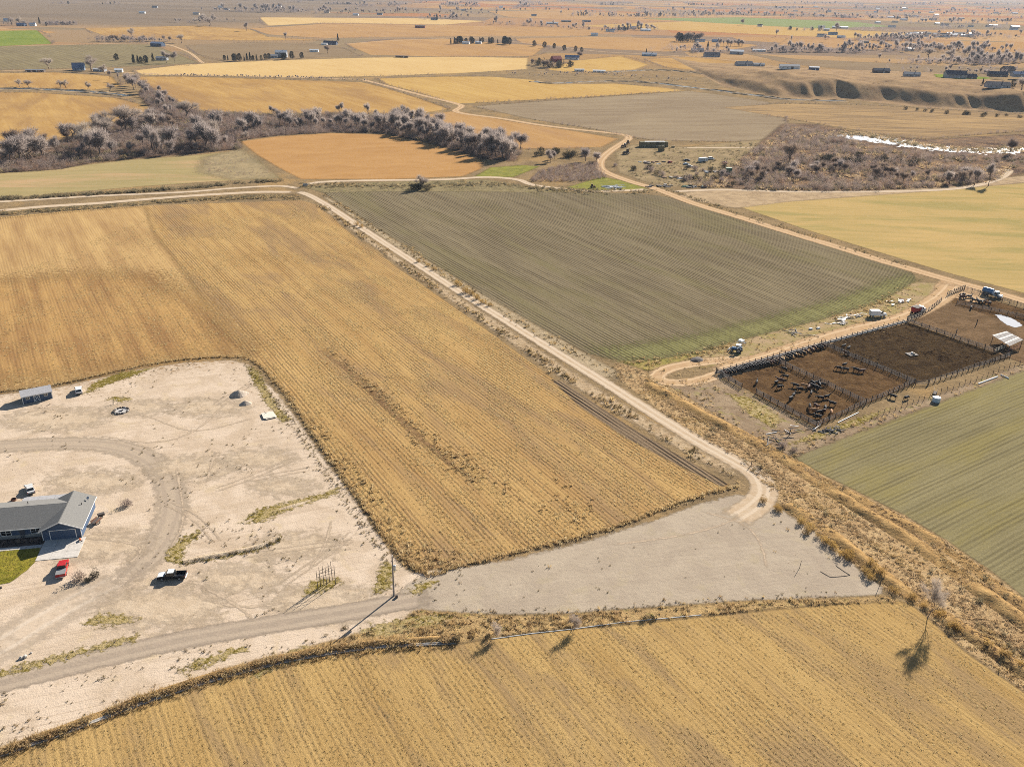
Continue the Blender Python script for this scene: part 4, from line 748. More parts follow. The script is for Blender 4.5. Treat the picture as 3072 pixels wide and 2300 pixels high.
for i in range(3): make_proto('brush', 120 + i, 7, .5, 1, .34, 1050, .075, 1.0, 2, .12, B_dark, L_tw2)
for i in range(2): make_proto('round', 130 + i, 9, .7, 1, .3, 1500, .07, .6, 3, .16, B_dark, L_tw3)
make_proto('lone', 141, 11.5, .8, 1, .40, 4000, .034, .75, 3, .15, B_grey, L_tw)
make_proto('sapling', 150, 3.6, .5, 1, .34, 1000, .036, .9, 2, .05, B_pale, L_tw)
def cone_proto(kind, seed, h, r, n, w, lf, rnd=False):
    g = np.random.default_rng(seed); tk = MB().tube((0, 0, -.2), (0, 0, h * .9), h * .022, h * .006, 6); V = []; F = []
    for i in range(n):
        t = g.random() ** .8; z = h * (.07 + .93 * t)
        rr = r * (math.sqrt(max(0, 1 - (2 * t - .85) ** 2 / 1.35)) if rnd else (1 - t) ** .85 * (.8 + .2 * math.sin(t * 40)))
        a = g.random() * 6.283; q = rr * (.35 + .65 * g.random() ** .5) * (.8 + .35 * math.sin(a * 3 + z)); p = np.array([q * math.cos(a), q * math.sin(a), z])
        d = np.array([math.cos(a), math.sin(a), -.15 + .5 * rnd]) + g.normal(size=3) * .5; d /= np.linalg.norm(d); s = np.cross(d, g.normal(size=3)); s /= np.linalg.norm(s) + 1e-6
        k = len(V); V += [p - s * w, p + s * w, p + d * w * 3.2]; F.append((k, k + 1, k + 2))
    me = tk.mesh('trunk'); me.materials.append(B_dark); mc = npmesh('crown', V, F); mc.materials.append(lf); PROT.setdefault(kind, []).append((h, me, mc))
for i in range(2): cone_proto('fir', 160 + i, 10, 2.3, 1500, .17, L_dark)
for i in range(2): cone_proto('evergreen', 165 + i, 8, 2.9, 1700, .17, L_dark, True)
L_pop = leafy('olive_crown_leaves', [A(.14, .12, .07), A(.11, .1, .06)], .15)
cone_proto('olive', 168, 9, 2.6, 1300, .16, L_pop, True)
for i in range(2):
    tkm = MB()
    for a in range(5): tkm.tube((0, 0, -.1), (.7 * math.cos(a * 1.3 + i), .7 * math.sin(a * 1.3 + i), .9), .05, .02, 4)
    for kd, lf in (('shrub', L_bush), ('rabbitbrush', L_rab), ('greybush', L_brush)):
        me = tkm.mesh('stems'); me.materials.append(B_dark); mc = puff_mesh(170 + i, 420, 1.15, 1.5, .11, .25); mc.materials.append(lf); PROT.setdefault(kd, []).append((1.7, me, mc))
CATS = dict(cotton='tree', tall='tree', brush='tree', round='tree', lone='tree', sapling='tree', fir='tree', evergreen='tree', olive='tree', shrub='shrub', rabbitbrush='shrub', greybush='shrub')
TN = dict(cotton='bare_tree', tall='bare_tree', brush='bare_tree', round='bare_tree', lone='bare_tree', sapling='bare_sapling', fir='fir_tree', evergreen='evergreen_tree', olive='olive_tree', shrub='shrub', rabbitbrush='rabbitbrush', greybush='bare_shrub')
NTREE = 0
def tree(kind, p, h, label, group=None, lean=None):
    global NTREE; NTREE += 1
    h0, mt, mc = PROT[kind][G.integers(len(PROT[kind]))]; s = h / h0
    o = thing(TN[kind], label, CATS[kind], tuple(p), G.random() * 6.283, group); o.scale = (s * (.9 + .2 * G.random()) * (1.4 if kind == 'cotton' else 1.25 if kind in ('brush', 'round') else 1),) * 2 + (s,)
    if lean: o.rotation_euler = lean
    link('stems' if CATS[kind] == 'shrub' else 'trunk', mt, None, o); link('crown', mc, None, o); return o
ADJ = dict(cotton='spreading ', tall='slender ', brush='bushy ', round='round headed ')
def trees(seg, label, group, line=None, n=0, h=(8, 12), jit=3.0, kinds=('tall',)):
    """a hedge or belt of n trees along a line, all told of by one label"""
    c = smooth(P2(line), 4.0) if len(line) > 1 else P2(line)
    for i in range(n):
        q = c[int((i + G.random()) / n * len(c)) % len(c)] + G.normal(size=2) * jit; z = float(hillz(*q))
        k = kinds[G.integers(len(kinds))]; lb = label
        if seg: lb = (ADJ.get(k, '') + label + ' ' + seg[min(len(seg) - 1, int(i * len(seg) / n))]).strip(); 
        tree(k, (q[0], q[1], z), h[0] + (h[1] - h[0]) * G.random(), lb, group)
def T(kind, x, y, h, label, group=None): return tree(kind, ath(x, y), h, label, group)
# single trees that can be pointed at
o = tree('lone', at(2003, 1334), 9.4, 'slender bare tree standing at the ditch corner of the lower field'); o.rotation_euler = (0, 0, 1.0)
for x, y, h, lb in ((1065, 1375, 3.6, 'pale bare sapling nearest the concrete ditch elbow'), (1233, 1362, 3.9, 'bare sapling with a dark shadow midway along the field pipe')): T('sapling', x, y, h, lb)
for x, y, h, lb in ((269, 283, 20, 'largest spreading bare cottonwood above the sandy knoll'), (232, 290, 17, 'bare cottonwood beside the largest one on the creek'), (212, 296, 16, 'bare cottonwood leaning over the gold field corner'), (190, 322, 18, 'wide bare cottonwood at the front edge of the thicket'), (160, 305, 13, 'bare cottonwood at the gold field end of the thicket'), (401, 256, 15, 'fan shaped bare tree at the far hedge end'), (462, 312, 17, 'pale spreading bare tree in the middle of the thicket'), (440, 300, 13, 'pale bare tree behind the middle of the thicket')): T('cotton', x, y, h, lb)
for x, y, h, lb in ((590, 252, 9, 'small fan shaped bare tree on the dark creek bank'), (735, 250, 11, 'bare tree at the high point of the creek bank'), (798, 252, 12, 'forked bare tree on the creek bank'), (882, 262, 11, 'slim bare tree at the end of the creek bank')): T('tall', x, y, h, lb)
T('round', 1702, 358, 16, 'large dark bare tree on the junk yard knoll'); T('round', 2182, 336, 13, 'rounded bare tree beside the creek ice'); T('tall', 2135, 402, 14, 'crooked bare tree at the track loop by the marsh'); T('tall', 2105, 400, 11, 'thin upright bare tree beside the crooked one')
T('cotton', 908, 409, 8.5, 'twiggy bare tree rising from the bush on the canal slope'); 
for k in range(5): tree('shrub', np.r_[at(906, 410)[:2] + G.normal(size=2) * [4, 1.2], 0], 3 + G.random(), 'dark shrub under the twiggy tree on the canal slope', 'shrubs under the twiggy tree')
# creek thicket
trees(('at the photo edge', 'before the cottonwoods', 'by the brush patch'), 'bare tree in the thicket over the olive pasture', 'bare trees of the left creek thicket', [(-40, 350), (60, 345), (150, 338), (240, 332), (330, 325), (430, 322), (500, 312)], 40, (6, 16), 9, ('brush', 'tall', 'brush', 'cotton'))
trees(('at the rounded gold field', 'behind the cottonwoods', 'under the hedge end'), 'low bare tree of the creek thicket', 'bare trees of the left creek thicket', [(-20, 326), (60, 322), (130, 312), (300, 280), (330, 262), (380, 270), (430, 280)], 28, (6, 15), 8, ('brush', 'round'))
trees(('near the farm lane', 'beside the canal end', 'joining the creek thicket'), 'bare tree of the climbing hedge', 'bare trees of the lane hedge', [(255, 172), (285, 190), (320, 205), (345, 222), (365, 240), (385, 250)], 24, (7, 12), 5, ('tall', 'brush'))
trees(('at the brush patch end', 'behind the meadow corner', 'behind the meadow middle', 'at the dense belt'), 'bare tree of the dark belt', 'bare trees behind the orange meadow', [(500, 285), (600, 275), (700, 272), (800, 275), (870, 272)], 44, (5, 13), 8, ('brush', 'tall', 'brush'))
trees(('at its upper bend', 'above the meadow shadows', 'halfway down', 'near the grass wedge'), 'bare tree on the meadow side of the dense belt', 'bare trees beside the orange meadow', [(850, 282), (900, 292), (960, 305), (1010, 320), (1060, 335), (1095, 345)], 62, (7, 16), 6, ('tall', 'tall', 'brush'))
trees(('at its upper bend', 'halfway down', 'near the juniper bushes'), 'bare tree on the far side of the dense belt', 'bare trees beside the orange meadow', [(830, 262), (900, 272), (960, 290), (1040, 306), (1100, 325)], 34, (8, 14), 6, ('tall', 'brush'))
trees(0, 'slender bare tree beside the grass wedge and road bend', 'bare trees at the road bend', [(1110, 352), (1160, 350), (1290, 345)], 7, (5, 9), 5, ('brush', 'tall'))
trees(0, 'dark juniper bush between the meadow belt and the road', 'juniper bushes by the road bend', [(1160, 338), (1190, 332), (1230, 340), (1270, 336)], 12, (2.5, 4.5), 4, ('shrub',))
trees(('near the junk yard', 'in the middle', 'by the track loop'), 'bare tree of the rusty marsh', 'bare trees of the marsh', [(1600, 385), (1680, 380), (1760, 372), (1850, 375), (1950, 385), (2040, 395), (2100, 380)], 48, (4, 8), 8, ('brush', 'round'))
trees(('near the knoll tree', 'in the middle', 'below the ice'), 'dark shrub on the marsh bank', 'dark shrubs of the marsh', [(1745, 352), (1790, 348), (1840, 352), (1900, 348), (1960, 355)], 26, (2.5, 5), 6, ('shrub',))
trees(('by the road bend', 'near the wrecked cars', 'near the green tank', 'by the scrap row'), 'shrub among the junk yard weeds', 'shrubs of the junk yard', [(1345, 352), (1420, 372), (1500, 375), (1580, 362), (1650, 372), (1560, 392), (1450, 385)], 34, (1.8, 3.6), 8, ('shrub', 'greybush'))
trees(('at its lit spur', 'under the shaded slope', 'at the photo edge'), 'rounded shrub at the foot of the bluff', 'shrubs under the bluff', [(1960, 238), (2040, 245), (2120, 250), (2212, 254)], 16, (2, 4), 5, ('shrub',))
for i, (x, y, h, lb) in enumerate(((771, 487, 1.9, 'first golden bush on the lane edge from the far end'), (781, 491, 1.7, 'twin golden bush close behind the first lane bush'), (904, 566, 1.6, 'grey green bush on the lane edge before the golden pair'), (925, 575, 1.5, 'golden bush beside the grey green lane bush'), (937, 583, 1.4, 'small golden bush at the middle of the lane'), (988, 616, 2.2, 'largest golden bush leaning over the lane'), (1006, 632, 2.3, 'wide golden bush in the lane bush cluster'), (1018, 637, 2.0, 'golden bush touching the wide lane bush'), (1030, 646, 2.1, 'golden bush with a long shadow over the lane'), (1041, 655, 1.9, 'golden bush below the lane bush cluster'), (1056, 661, 1.4, 'last low golden bush of the lane cluster'))): T('rabbitbrush', x, y, h, lb)
for i in range(20):
    c = smooth(P2([(1650, 1080), (1740, 1140), (1830, 1205), (1900, 1262), (1960, 1290), (2060, 1350), (2200, 1440)]), 2.0); q = c[int((i + .5) / 20 * len(c))] + G.normal(size=2) * .7
    tree('rabbitbrush', (q[0], q[1], 0), 1.0 + .7 * G.random(), 'rust gold bush of the ditch hedge ' + ('at the lane end', 'beside the lot middle', 'by the lot corner', 'past the lone tree')[i // 5], 'bushes between lot and ditch')
for x, y, h, lb in ((1745, 1150, 1.5, 'yellow tussock bush uppermost in the ditch meadow'), (1785, 1175, 1.6, 'pale yellow tussock bush in the ditch meadow'), (1800, 1183, 1.5, 'pale bush beside the yellow tussock in the ditch meadow'), (1835, 1198, 1.4, 'small yellow round bush in the ditch meadow'), (1880, 1222, 1.7, 'straw bush above the lone tree crown'), (1900, 1240, 1.8, 'straw bush touching the lone tree crown')): T('rabbitbrush', x, y, h, lb)
for x, y, h, k, lb in ((172, 1252, 2.0, 'greybush', 'grey twiggy bush in the yard island by the red pickup'), (205, 1246, 1.5, 'shrub', 'dark green bush in the yard island by the red pickup'), (190, 1256, 1.0, 'shrub', 'low bush between the two yard island bushes'), (275, 1092, 1.6, 'greybush', 'dry bush beside the house end of the yard'), (1690, 965, 1.8, 'greybush', 'bare grey bush where the pens meet the ditch'), (1715, 975, 1.4, 'greybush', 'smaller grey bush where the pens meet the ditch'), (985, 1385, 1.4, 'shrub', 'dark bush at the elbow of the concrete ditch'), (1392, 1339, 1.1, 'shrub', 'wide dark bush beyond the pipe end'), (1410, 1337, .9, 'shrub', 'small dark bush touching the wide one by the pipe'), (1052, 1379, 1.0, 'shrub', 'dark bush under the pale sapling at the pipe')): T(k, x, y, h, lb)

# ================================================================ NEAR THINGS
W_white = paint('white_paint', A(.78, .78, .76), .5, .04); W_black = paint('black_paint', A(.012, .012, .014), .25, .1, spec=.5); W_red = paint('red_paint', A(.42, .02, .02), .3, .06, spec=.5)
W_silver = paint('silver_paint', A(.58, .57, .54), .35, .05, spec=.5); W_glass = paint('dark_glass', A(.015, .018, .022), .08, 0, spec=.6); W_tyre = paint('tyre_rubber', A(.02, .02, .02), .9, .2)
W_rim = paint('wheel_rim', A(.45, .45, .46), .35, .05, metal=.6); W_chrome = paint('chrome', A(.6, .6, .6), .3, .05, metal=.7); W_lens = paint('red_lens', A(.35, .02, .02), .3, 0); W_lamp = paint('clear_lens', A(.7, .7, .68), .2, 0)
W_wood = paint('weathered_wood', A(.20, .175, .155), .9, .35, 5); W_woodd = paint('dark_wood', A(.085, .07, .062), .9, .35, 5); W_woodl = paint('new_lumber', A(.5, .42, .3), .85, .2, 4)
W_conc = paint('concrete', A(.50, .46, .41), .9, .12, 2); W_concd = paint('old_concrete', A(.42, .39, .35), .9, .25, 2.5)
W_siding = paint('slate_blue_siding', A(.055, .09, .155), .7, .08, 3); W_trim = paint('white_trim', A(.72, .70, .67), .6, .04)
W_stone = paint('stone_veneer', A(.30, .28, .25), .9, .4, 9, bump=.02); W_roofshed = paint('pale_grey_shingle', A(.46, .44, .44), .9, .22, 5)
W_steel = paint('galvanised_steel', A(.5, .5, .5), .45, .2, 3, metal=.3); W_rust = paint('rusty_steel', A(.16, .075, .045), .9, .4, 4); W_blue = paint('tank_blue', A(.10, .20, .34), .4, .12); W_pblue = paint('pale_blue_paint', A(.42, .52, .58), .4, .08)
W_grn = paint('machine_green', A(.05, .14, .08), .5, .2); W_dirtp = paint('grey_dirt', A(.40, .33, .26), .95, .25, 1.5, bump=.08); W_ash = paint('ash', A(.42, .40, .38), .95, .3, 4); W_orange = paint('orange_plastic', A(.5, .12, .03), .5, .05)
def shingles():
    t = NT('asphalt_shingle'); p = t.n('ShaderNodeTexCoord').outputs['Object']
    c = t.mix(t.rng(t.noise(p, 3.5, 5, .7), .3, .7), A(.20, .195, .18), A(.145, .14, .135)); c = t.mix(t.rng(t.noise(t.map(p, 0, (.8, 6, 6)), 2, 3), .45, .65, 0, .5), c, A(.24, .23, .21))
    return t.end(t.bsdf(c, .95, t.bump(t.noise(p, 14, 3), .01)))
W_shin = shingles()
def bev(mb, off=.05, seg=2, name='m'):
    me = mb.mesh(name); bm = bmesh.new(); bm.from_mesh(me)
    bmesh.ops.bevel(bm, geom=list(bm.edges), offset=off, segments=seg, affect='EDGES', clamp_overlap=True); bm.to_mesh(me); bm.free()
    me.polygons.foreach_set('use_smooth', [False] * len(me.polygons)); return me
def panel(q, th=.02):
    q = [np.array(v, float) for v in q]; n = np.cross(q[1] - q[0], q[2] - q[0]); n = n / np.linalg.norm(n) * th; mb = MB()
    mb.add([*q, *[v + n for v in q]], [(3, 2, 1, 0), (4, 5, 6, 7), (0, 1, 5, 4), (1, 2, 6, 5), (2, 3, 7, 6), (3, 0, 4, 7)]); return mb
_wm = {}
def wheel(o, x, y, r=.36, wd=.24):
    if (r, wd) not in _wm:
        t = MB().tube((0, -wd / 2, 0), (0, wd / 2, 0), r, r, 18); a = bev(t, .03, 1, 'tyre'); a.materials.append(W_tyre)
        b = MB().tube((0, -wd / 2 - .012, 0), (0, wd / 2 + .012, 0), r * .6, r * .6, 12).mesh('rim'); b.materials.append(W_rim); _wm[(r, wd)] = (a, b)
    a, b = _wm[(r, wd)]; w_ = link('wheel', a, None, o, (x, y, r)); link('rim', b, None, w_)
def cabin(o, prof, W, tin, mat, bodyz, roofmat=None):
    """greenhouse from profile [rear low, front low, front high, rear high] with glass on every side"""
    rl, fl, fh, rh = prof; zb, zt = rl[1], max(fh[1], rh[1])
    c = MB(); 
    pts = []
    for (x, z) in prof:
        y = W / 2 - tin * (z - zb) / (zt - zb); pts += [(x, -y, z), (x, y, z)]
    c.add(pts, [(0, 1, 3, 2), (2, 3, 5, 4), (4, 5, 7, 6), (6, 7, 1, 0), (0, 2, 4, 6), (1, 7, 5, 3)])
    link('cab', bev(c, .05, 2), mat, o)
    if roofmat is not None:
        q = W / 2 - tin - .06; link('roof_panel', panel([(rh[0] + .05, -q, rh[1] + .004), (fh[0] - .04, -q, fh[1] + .004), (fh[0] - .04, q, fh[1] + .004), (rh[0] + .05, q, rh[1] + .004)], .02).mesh(), roofmat, o)
    L = lambda a, b, t: (a[0] + (b[0] - a[0]) * t, a[1] + (b[1] - a[1]) * t)
    def Y(z): return W / 2 - tin * (z - zb) / (zt - zb)
    for s in (-1, 1):
        for t0, t1 in ((.08, .48), (.53, .9)):
            b0, b1 = L(rl, fl, t0), L(rl, fl, t1); h0, h1 = L(rh, fh, t0), L(rh, fh, t1)
            a, b, c_, d = L(b0, h0, .15), L(b1, h1, .15), L(b1, h1, .88), L(b0, h0, .88)
            q = [(p[0], s * (Y(p[1]) + .004), p[1]) for p in (a, b, c_, d)]; q = q if s < 0 else q[::-1]
            link('side_window', panel(q, .014).mesh(), W_glass, o)
    def ends(lo, hi, nm, f):
        a, b = L(lo, hi, .12), L(lo, hi, .9); ya, yb = Y(a[1]) * .88, Y(b[1]) * .88; e = .006 * f
        q = [(a[0] + e, -ya * 1, a[1]), (a[0] + e, ya, a[1]), (b[0] + e, yb, b[1] + .006), (b[0] + e, -yb, b[1] + .006)]; q = q if f > 0 else q[::-1]
        link(nm, panel(q, .014).mesh(), W_glass, o)
    ends(fl, fh, 'windshield', 1); ends(rl, rh, 'rear_window', -1)
def lights(o, xf, xr, W, zf, zr):
    for s in (-1, 1):
        link('headlight', MB().box((xf, s * (W / 2 - .25), zf), (.06, .34, .16)).mesh(), W_lamp, o); link('tail_light', MB().box((xr, s * (W / 2 - .12), zr), (.06, .16, .26)).mesh(), W_lens, o)
        link('mirror', MB().box((.95, s * (W / 2 + .1), 1.16), (.12, .2, .16)).mesh(), W_black, o)
def pickup(label, p, hd, mat, L=5.8, W=1.95, hoodmat=None, roofmat=None, cover=None):
    o = thing('pickup_truck', label, 'pickup', tuple(p), hd); f = L / 2
    b = MB(); pr = [(-.75, .42), (f - .15, .42), (f, .62), (f - .04, .95), (1.35, 1.12), (-.75, 1.12)]
    link('body', bev(b.prism(pr, -W / 2, W / 2), .06, 2), mat, o)
    if hoodmat is not None: link('hood', panel([(1.42, -W / 2 + .14, 1.12), (f - .1, -W / 2 + .2, .955), (f - .1, W / 2 - .2, .955), (1.42, W / 2 - .14, 1.12)], .03).mesh(), hoodmat, o)
    d = MB(); bl = f - .78
    for s in (-1, 1): d.box((-.78 - bl / 2, s * (W / 2 - .07), .8), (bl, .14, .7))
    d.box((-.78 - bl / 2, 0, .62), (bl, W - .28, .1)); d.box((-f + .03, 0, .8), (.08, W - .28, .66)); link('bed', d.mesh(), mat, o)
    if cover is not None: link('bed_cover', MB().box((-.78 - bl / 2, 0, 1.17), (bl - .05, W - .06, .05)).mesh(), cover, o)
    cabin(o, [(-.75, 1.11), (1.35, 1.11), (.72, 1.8), (-.62, 1.82)], W - .06, .16, mat, 1.1, roofmat); lights(o, f - .02, -f - .01, W, .8, .9)
    link('bumper', bev(MB().box((f + .03, 0, .5), (.14, W * .95, .2)), .03, 1), W_chrome, o); link('bumper', bev(MB().box((-f - .06, 0, .48), (.14, W * .95, .2)), .03, 1), W_chrome, o)
    for x in (f - 1.0, -f + 1.15):
        for s in (-1, 1): wheel(o, x, s * (W / 2 - .1), .39, .26)
    return o
def wagon(name, label, cat, p, hd, mat, prof, cab, W, roofmat=None):
    o = thing(name, label, cat, tuple(p), hd); link('body', bev(MB().prism(prof, -W / 2, W / 2), .08, 2), mat, o); xs = [q[0] for q in prof]
    cabin(o, cab, W - .08, .17, mat, 1.0, roofmat); lights(o, max(xs) - .03, min(xs) - .005, W, .72, .82)
    link('bumper', bev(MB().box((max(xs) + .02, 0, .45), (.12, W * .93, .2)), .03, 1), mat, o); link('bumper', bev(MB().box((min(xs) - .04, 0, .45), (.12, W * .93, .22)), .03, 1), W_black, o)
    for x in (max(xs) - .9, min(xs) + .9):
        for s in (-1, 1): wheel(o, x, s * (W / 2 - .1), .34, .23)
    return o
dirn = lambda a, b: math.atan2((at(*b) - at(*a))[1], (at(*b) - at(*a))[0])
pickup('black pickup truck with white hood and roof beside the dirt platform', un(517, 1733), dirn((402, 1247), (338, 1250)), W_black, 5.7, 1.95, W_white, W_white)
pickup('bright red pickup truck with a grey bed cover on the driveway', un(189, 1712), dirn((130, 1252), (143, 1196)), W_red, 5.6, 1.95, None, None, paint('grey_cover', A(.2, .2, .2), .8, .1))
wagon('white_car', 'white high roofed car parked beside the blue shed', 'car', un(237, 1176), dirn((168, 848), (166, 828)), W_white, [(-2.3, .4), (2.25, .4), (2.38, .66), (2.28, .95), (1.15, 1.06), (-2.36, 1.06)], [(-2.3, 1.05), (1.15, 1.05), (.35, 1.68), (-1.95, 1.7)], 1.9)
wagon('silver_sedan', 'silver sedan parked behind the blue house', 'car', un(91, 1472), dirn((69, 1068), (60, 1045)), W_silver, [(-2.25, .36), (2.2, .36), (2.3, .58), (2.2, .82), (1.05, .93), (-1.75, .96), (-2.28, .9)], [(-1.8, .94), (1.05, .93), (.3, 1.42), (-1.15, 1.43)], 1.78)

# ---------------------------------------------------------------- house
def lathe_dummy(): pass
HR = R_(11.5); HO = np.array([-103.2, 158.7, 0])
house = thing('ranch_house', 'slate blue ranch house with grey shingle roof and gabled garage', 'house', tuple(HO), HR)
def gable_walls(mb, x0, x1, y0, y1, h, rh, axis='y', t=.0):
    """solid with two gable ends; ridge along axis"""
    if axis == 'y':
        xm = (x0 + x1) / 2; v = []
        for y in (y0, y1): v += [(x0, y, 0), (x1, y, 0), (x1, y, h), (xm, y, rh), (x0, y, h)]
        return mb.add(v, [(0, 1, 2, 3, 4), (9, 8, 7, 6, 5), (0, 5, 6, 1), (1, 6, 7, 2), (4, 9, 5, 0), (2, 7, 8, 3), (3, 8, 9, 4)])
    ym = (y0 + y1) / 2; v = []
    for x in (x0, x1): v += [(x, y0, 0), (x, y1, 0), (x, y1, h), (x, ym, rh), (x, y0, h)]
    return mb.add(v, [(4, 3, 2, 1, 0), (5, 6, 7, 8, 9), (0, 1, 6, 5), (1, 2, 7, 6), (5, 9, 4, 0), (2, 3, 8, 7), (3, 4, 9, 8)])
def roof_slab(mb, e0, e1, r1, r0, th=.14):
    """one slope: eave e0-e1 up to ridge r0-r1"""
    e0, e1, r1, r0 = [np.array(v, float) for v in (e0, e1, r1, r0)]; n = np.cross(e1 - e0, r1 - e0); n /= np.linalg.norm(n); n = n if n[2] > 0 else -n
    q = [e0, e1, r1, r0]; return mb.add([*q, *[v + n * th for v in q]], [(3, 2, 1, 0), (4, 5, 6, 7), (0, 1, 5, 4), (1, 2, 6, 5), (2, 3, 7, 6), (3, 0, 4, 7)])
link('wall', gable_walls(MB(), 0, 8.1, 0, 12.4, 2.7, 4.55).mesh(), W_siding, house)
link('wall', gable_walls(MB(), -24, 0, 1.9, 12.9, 2.7, 4.7, 'x').mesh(), W_siding, house)
sl = (4.55 - 2.7) / 4.05; ov = .5
for sgn, xe in ((-1, 0 - ov), (1, 8.1 + ov)):
    link('roof', roof_slab(MB(), (xe, -.5, 2.7 - sl * ov), (xe, 12.9, 2.7 - sl * ov), (4.05, 12.9, 4.56), (4.05, -.5, 4.56)).mesh(), W_shin, house)
sm = 2.0 / 5.5
link('roof', roof_slab(MB(), (-24.6, 1.4, 2.7 - sm * .5), (.9, 1.4, 2.7 - sm * .5), (4.0, 7.4, 4.72), (-24.6, 7.4, 4.72)).mesh(), W_shin, house)
link('roof', roof_slab(MB(), (-24.6, 13.4, 2.7 - sm * .5), (.9, 13.4, 2.7 - sm * .5), (4.0, 7.4, 4.72), (-24.6, 7.4, 4.72)).mesh(), W_shin, house)
link('fascia', MB().box((-12.2, 1.36, 2.56), (24.6, .06, .2)).mesh(), W_trim, house); link('fascia', MB().box((8.63, 6.2, 2.5), (.06, 13.4, .2)).mesh(), W_trim, house)
for s in (-1, 1):
    mb = MB(); mb.add([(4.05, -.56, 4.5), (4.05, -.5, 4.5), (4.05, -.5, 4.76), (4.05, -.56, 4.76), (4.05 + s * 4.6, -.56, 2.4), (4.05 + s * 4.6, -.5, 2.4), (4.05 + s * 4.6, -.5, 2.66), (4.05 + s * 4.6, -.56, 2.66)], [(0, 1, 2, 3), (7, 6, 5, 4), (0, 4, 5, 1), (1, 5, 6, 2), (2, 6, 7, 3), (3, 7, 4, 0)]); link('rake_board', mb.mesh(), W_trim, house)
gd = link('garage_door', MB().box((4.3, -.03, 1.15), (5.2, .06, 2.3)).mesh(), paint('garage_door_blue', A(.06, .095, .16), .6, .05), house)
for k in range(4): link('door_panel', bev(MB().box((4.3, -.07, .3 + k * .57), (5.1, .03, .5)), .012, 1), gd.data.materials[0], gd)
for x in (1.62, 6.98): link('door_trim', MB().box((x, -.06, 1.2), (.16, .1, 2.4)).mesh(), W_trim, house)
link('door_trim', MB().box((4.3, -.06, 2.44), (5.5, .1, .14)).mesh(), W_trim, house)
for x in (.06, 8.04): link('corner_trim', MB().box((x, -.03, 1.3), (.14, .1, 2.6)).mesh(), W_trim, house)
link('stone_veneer', MB().box((-12, 1.84, .45), (24, .1, .9)).mesh(), W_stone, house)
def window(parent, x, y, z, w_, h_, face=-1, cols=2, frame=None, rows=2):
    f = MB()
    for s in (-1, 1): f.box((x + s * w_ / 2, y, z), (.1, .08, h_ + .1)); f.box((x, y, z + s * h_ / 2), (w_, .08, .1))
    o = link('window', f.mesh(), frame or W_trim, parent); link('pane', MB().box((x, y + .02, z), (w_, .03, h_)).mesh(), W_glass, o)
    mb = MB()
    for c in range(1, cols): mb.box((x - w_ / 2 + w_ * c / cols, y, z), (.09, .06, h_))
    for r in range(1, rows): mb.box((x, y - .012, z - h_ / 2 + h_ * r / rows), (w_, .05, .05))
    link('muntin', mb.mesh(), frame or W_trim, o); return o
for x in (-1.75, -7.9, -14.5, -20): window(house, x, 1.85, 1.65, 2.1, 1.35)
link('front_door', MB().box((-4.6, 1.83, 1.1), (1.0, .08, 2.1)).mesh(), paint('front_door_dark', A(.05, .06, .08), .5, .05), house)
for x, y in ((6.6, 8.2), (-5, 9.5)): link('roof_vent', MB().tube((x, y, 3.4 if x > 0 else 4.0), (x, y, 4.1 if x > 0 else 4.75), .09, .09, 8).mesh(), W_black, house)
link('satellite_dish', MB().tube((7.5, 10.6, 3.0), (7.5, 10.6, 3.7), .03, .03, 6).tube((7.5, 10.55, 3.75), (7.46, 10.45, 3.85), .3, .34, 14).mesh(), W_steel, house)
Hp = lambda u, v, z=0.0: np.array([HO[0] + u * math.cos(HR) - v * math.sin(HR), HO[1] + u * math.sin(HR) + v * math.cos(HR), z])
def slab(name, label, u0, u1, v0, v1, h, mat, joints=0):
    o = thing(name, label, None, tuple(Hp(0, 0)), HR); o['kind'] = 'structure'
    nx = max(1, round((u1 - u0) / joints)) if joints else 1; ny = max(1, round((v1 - v0) / joints)) if joints else 1
    for i in range(nx):
        for j in range(ny):
            w_, d_ = (u1 - u0) / nx, (v1 - v0) / ny; link('paving_slab', MB().box((u0 + w_ * (i + .5), v0 + d_ * (j + .5), h / 2 - .05), (w_ - .05, d_ - .05, h + .1)).mesh(), mat, o)
    return o
slab('driveway_pavement', 'pale concrete apron before the garage', .4, 8.9, -7.6, -.02, .12, W_conc, 2.85)
slab('front_path', 'concrete walk in front of the house', -24, .3, -2.7, -1.5, .1, W_concd, 1.6)
slab('back_patio', 'grey concrete patio behind the house', -9.5, 1.2, 13.3, 19.5, .1, paint('patio_grey', A(.36, .35, .35), .9, .12, 2), 3.4)
sheet('lawn', [tuple(Hp(u, v)[:2]) for u, v in ((-24, -2.75), (.2, -2.75), (.5, -7.6), (-.2, -10.5), (-2.4, -14.5), (-7, -15.6), (-24, -15.0))], earth('watered_lawn', (C(172, 158, 66), C(134, 130, 50), C(190, 166, 76)), 3, fine=3, bump=.05, amp=.3, soft=.2), .06, margin=.8, label='watered green lawn before the house', world=True, cell=.5)
sheet('flower_bed', [tuple(Hp(u, v)[:2]) for u, v in ((-24, -1.45), (.3, -1.45), (.3, 1.8), (-24, 1.8))], earth('bed_mulch', (A(.10, .075, .06), A(.06, .05, .045)), 1.5, amp=.2, soft=.15), .065, margin=.5, label='mulched bed along the house front', world=True, cell=.4)
tag(link('timber_edging', MB().box((0, 0, .2), (16, .3, .4)).mesh(), W_woodd, None, tuple(Hp(-11.5, -16.4)), HR + .03), 'dark timber edging below the watered lawn', 'edging')
q = in_poly([tuple(Hp(u, v)[:2]) for u, v in ((-20, -3), (.2, -3), (.4, -7.6), (-2.4, -14), (-20, -15))], 6, G); scatter('lawn_grass', 'short lawn blades', q, gren, .3, .6, G, .06)
for i in range(9): tree('greybush', Hp(-1.2 - i * 1.35 + G.normal() * .2, .2), .6 + .2 * G.random(), 'small dormant shrub in the house front bed', 'shrubs in the house front bed')
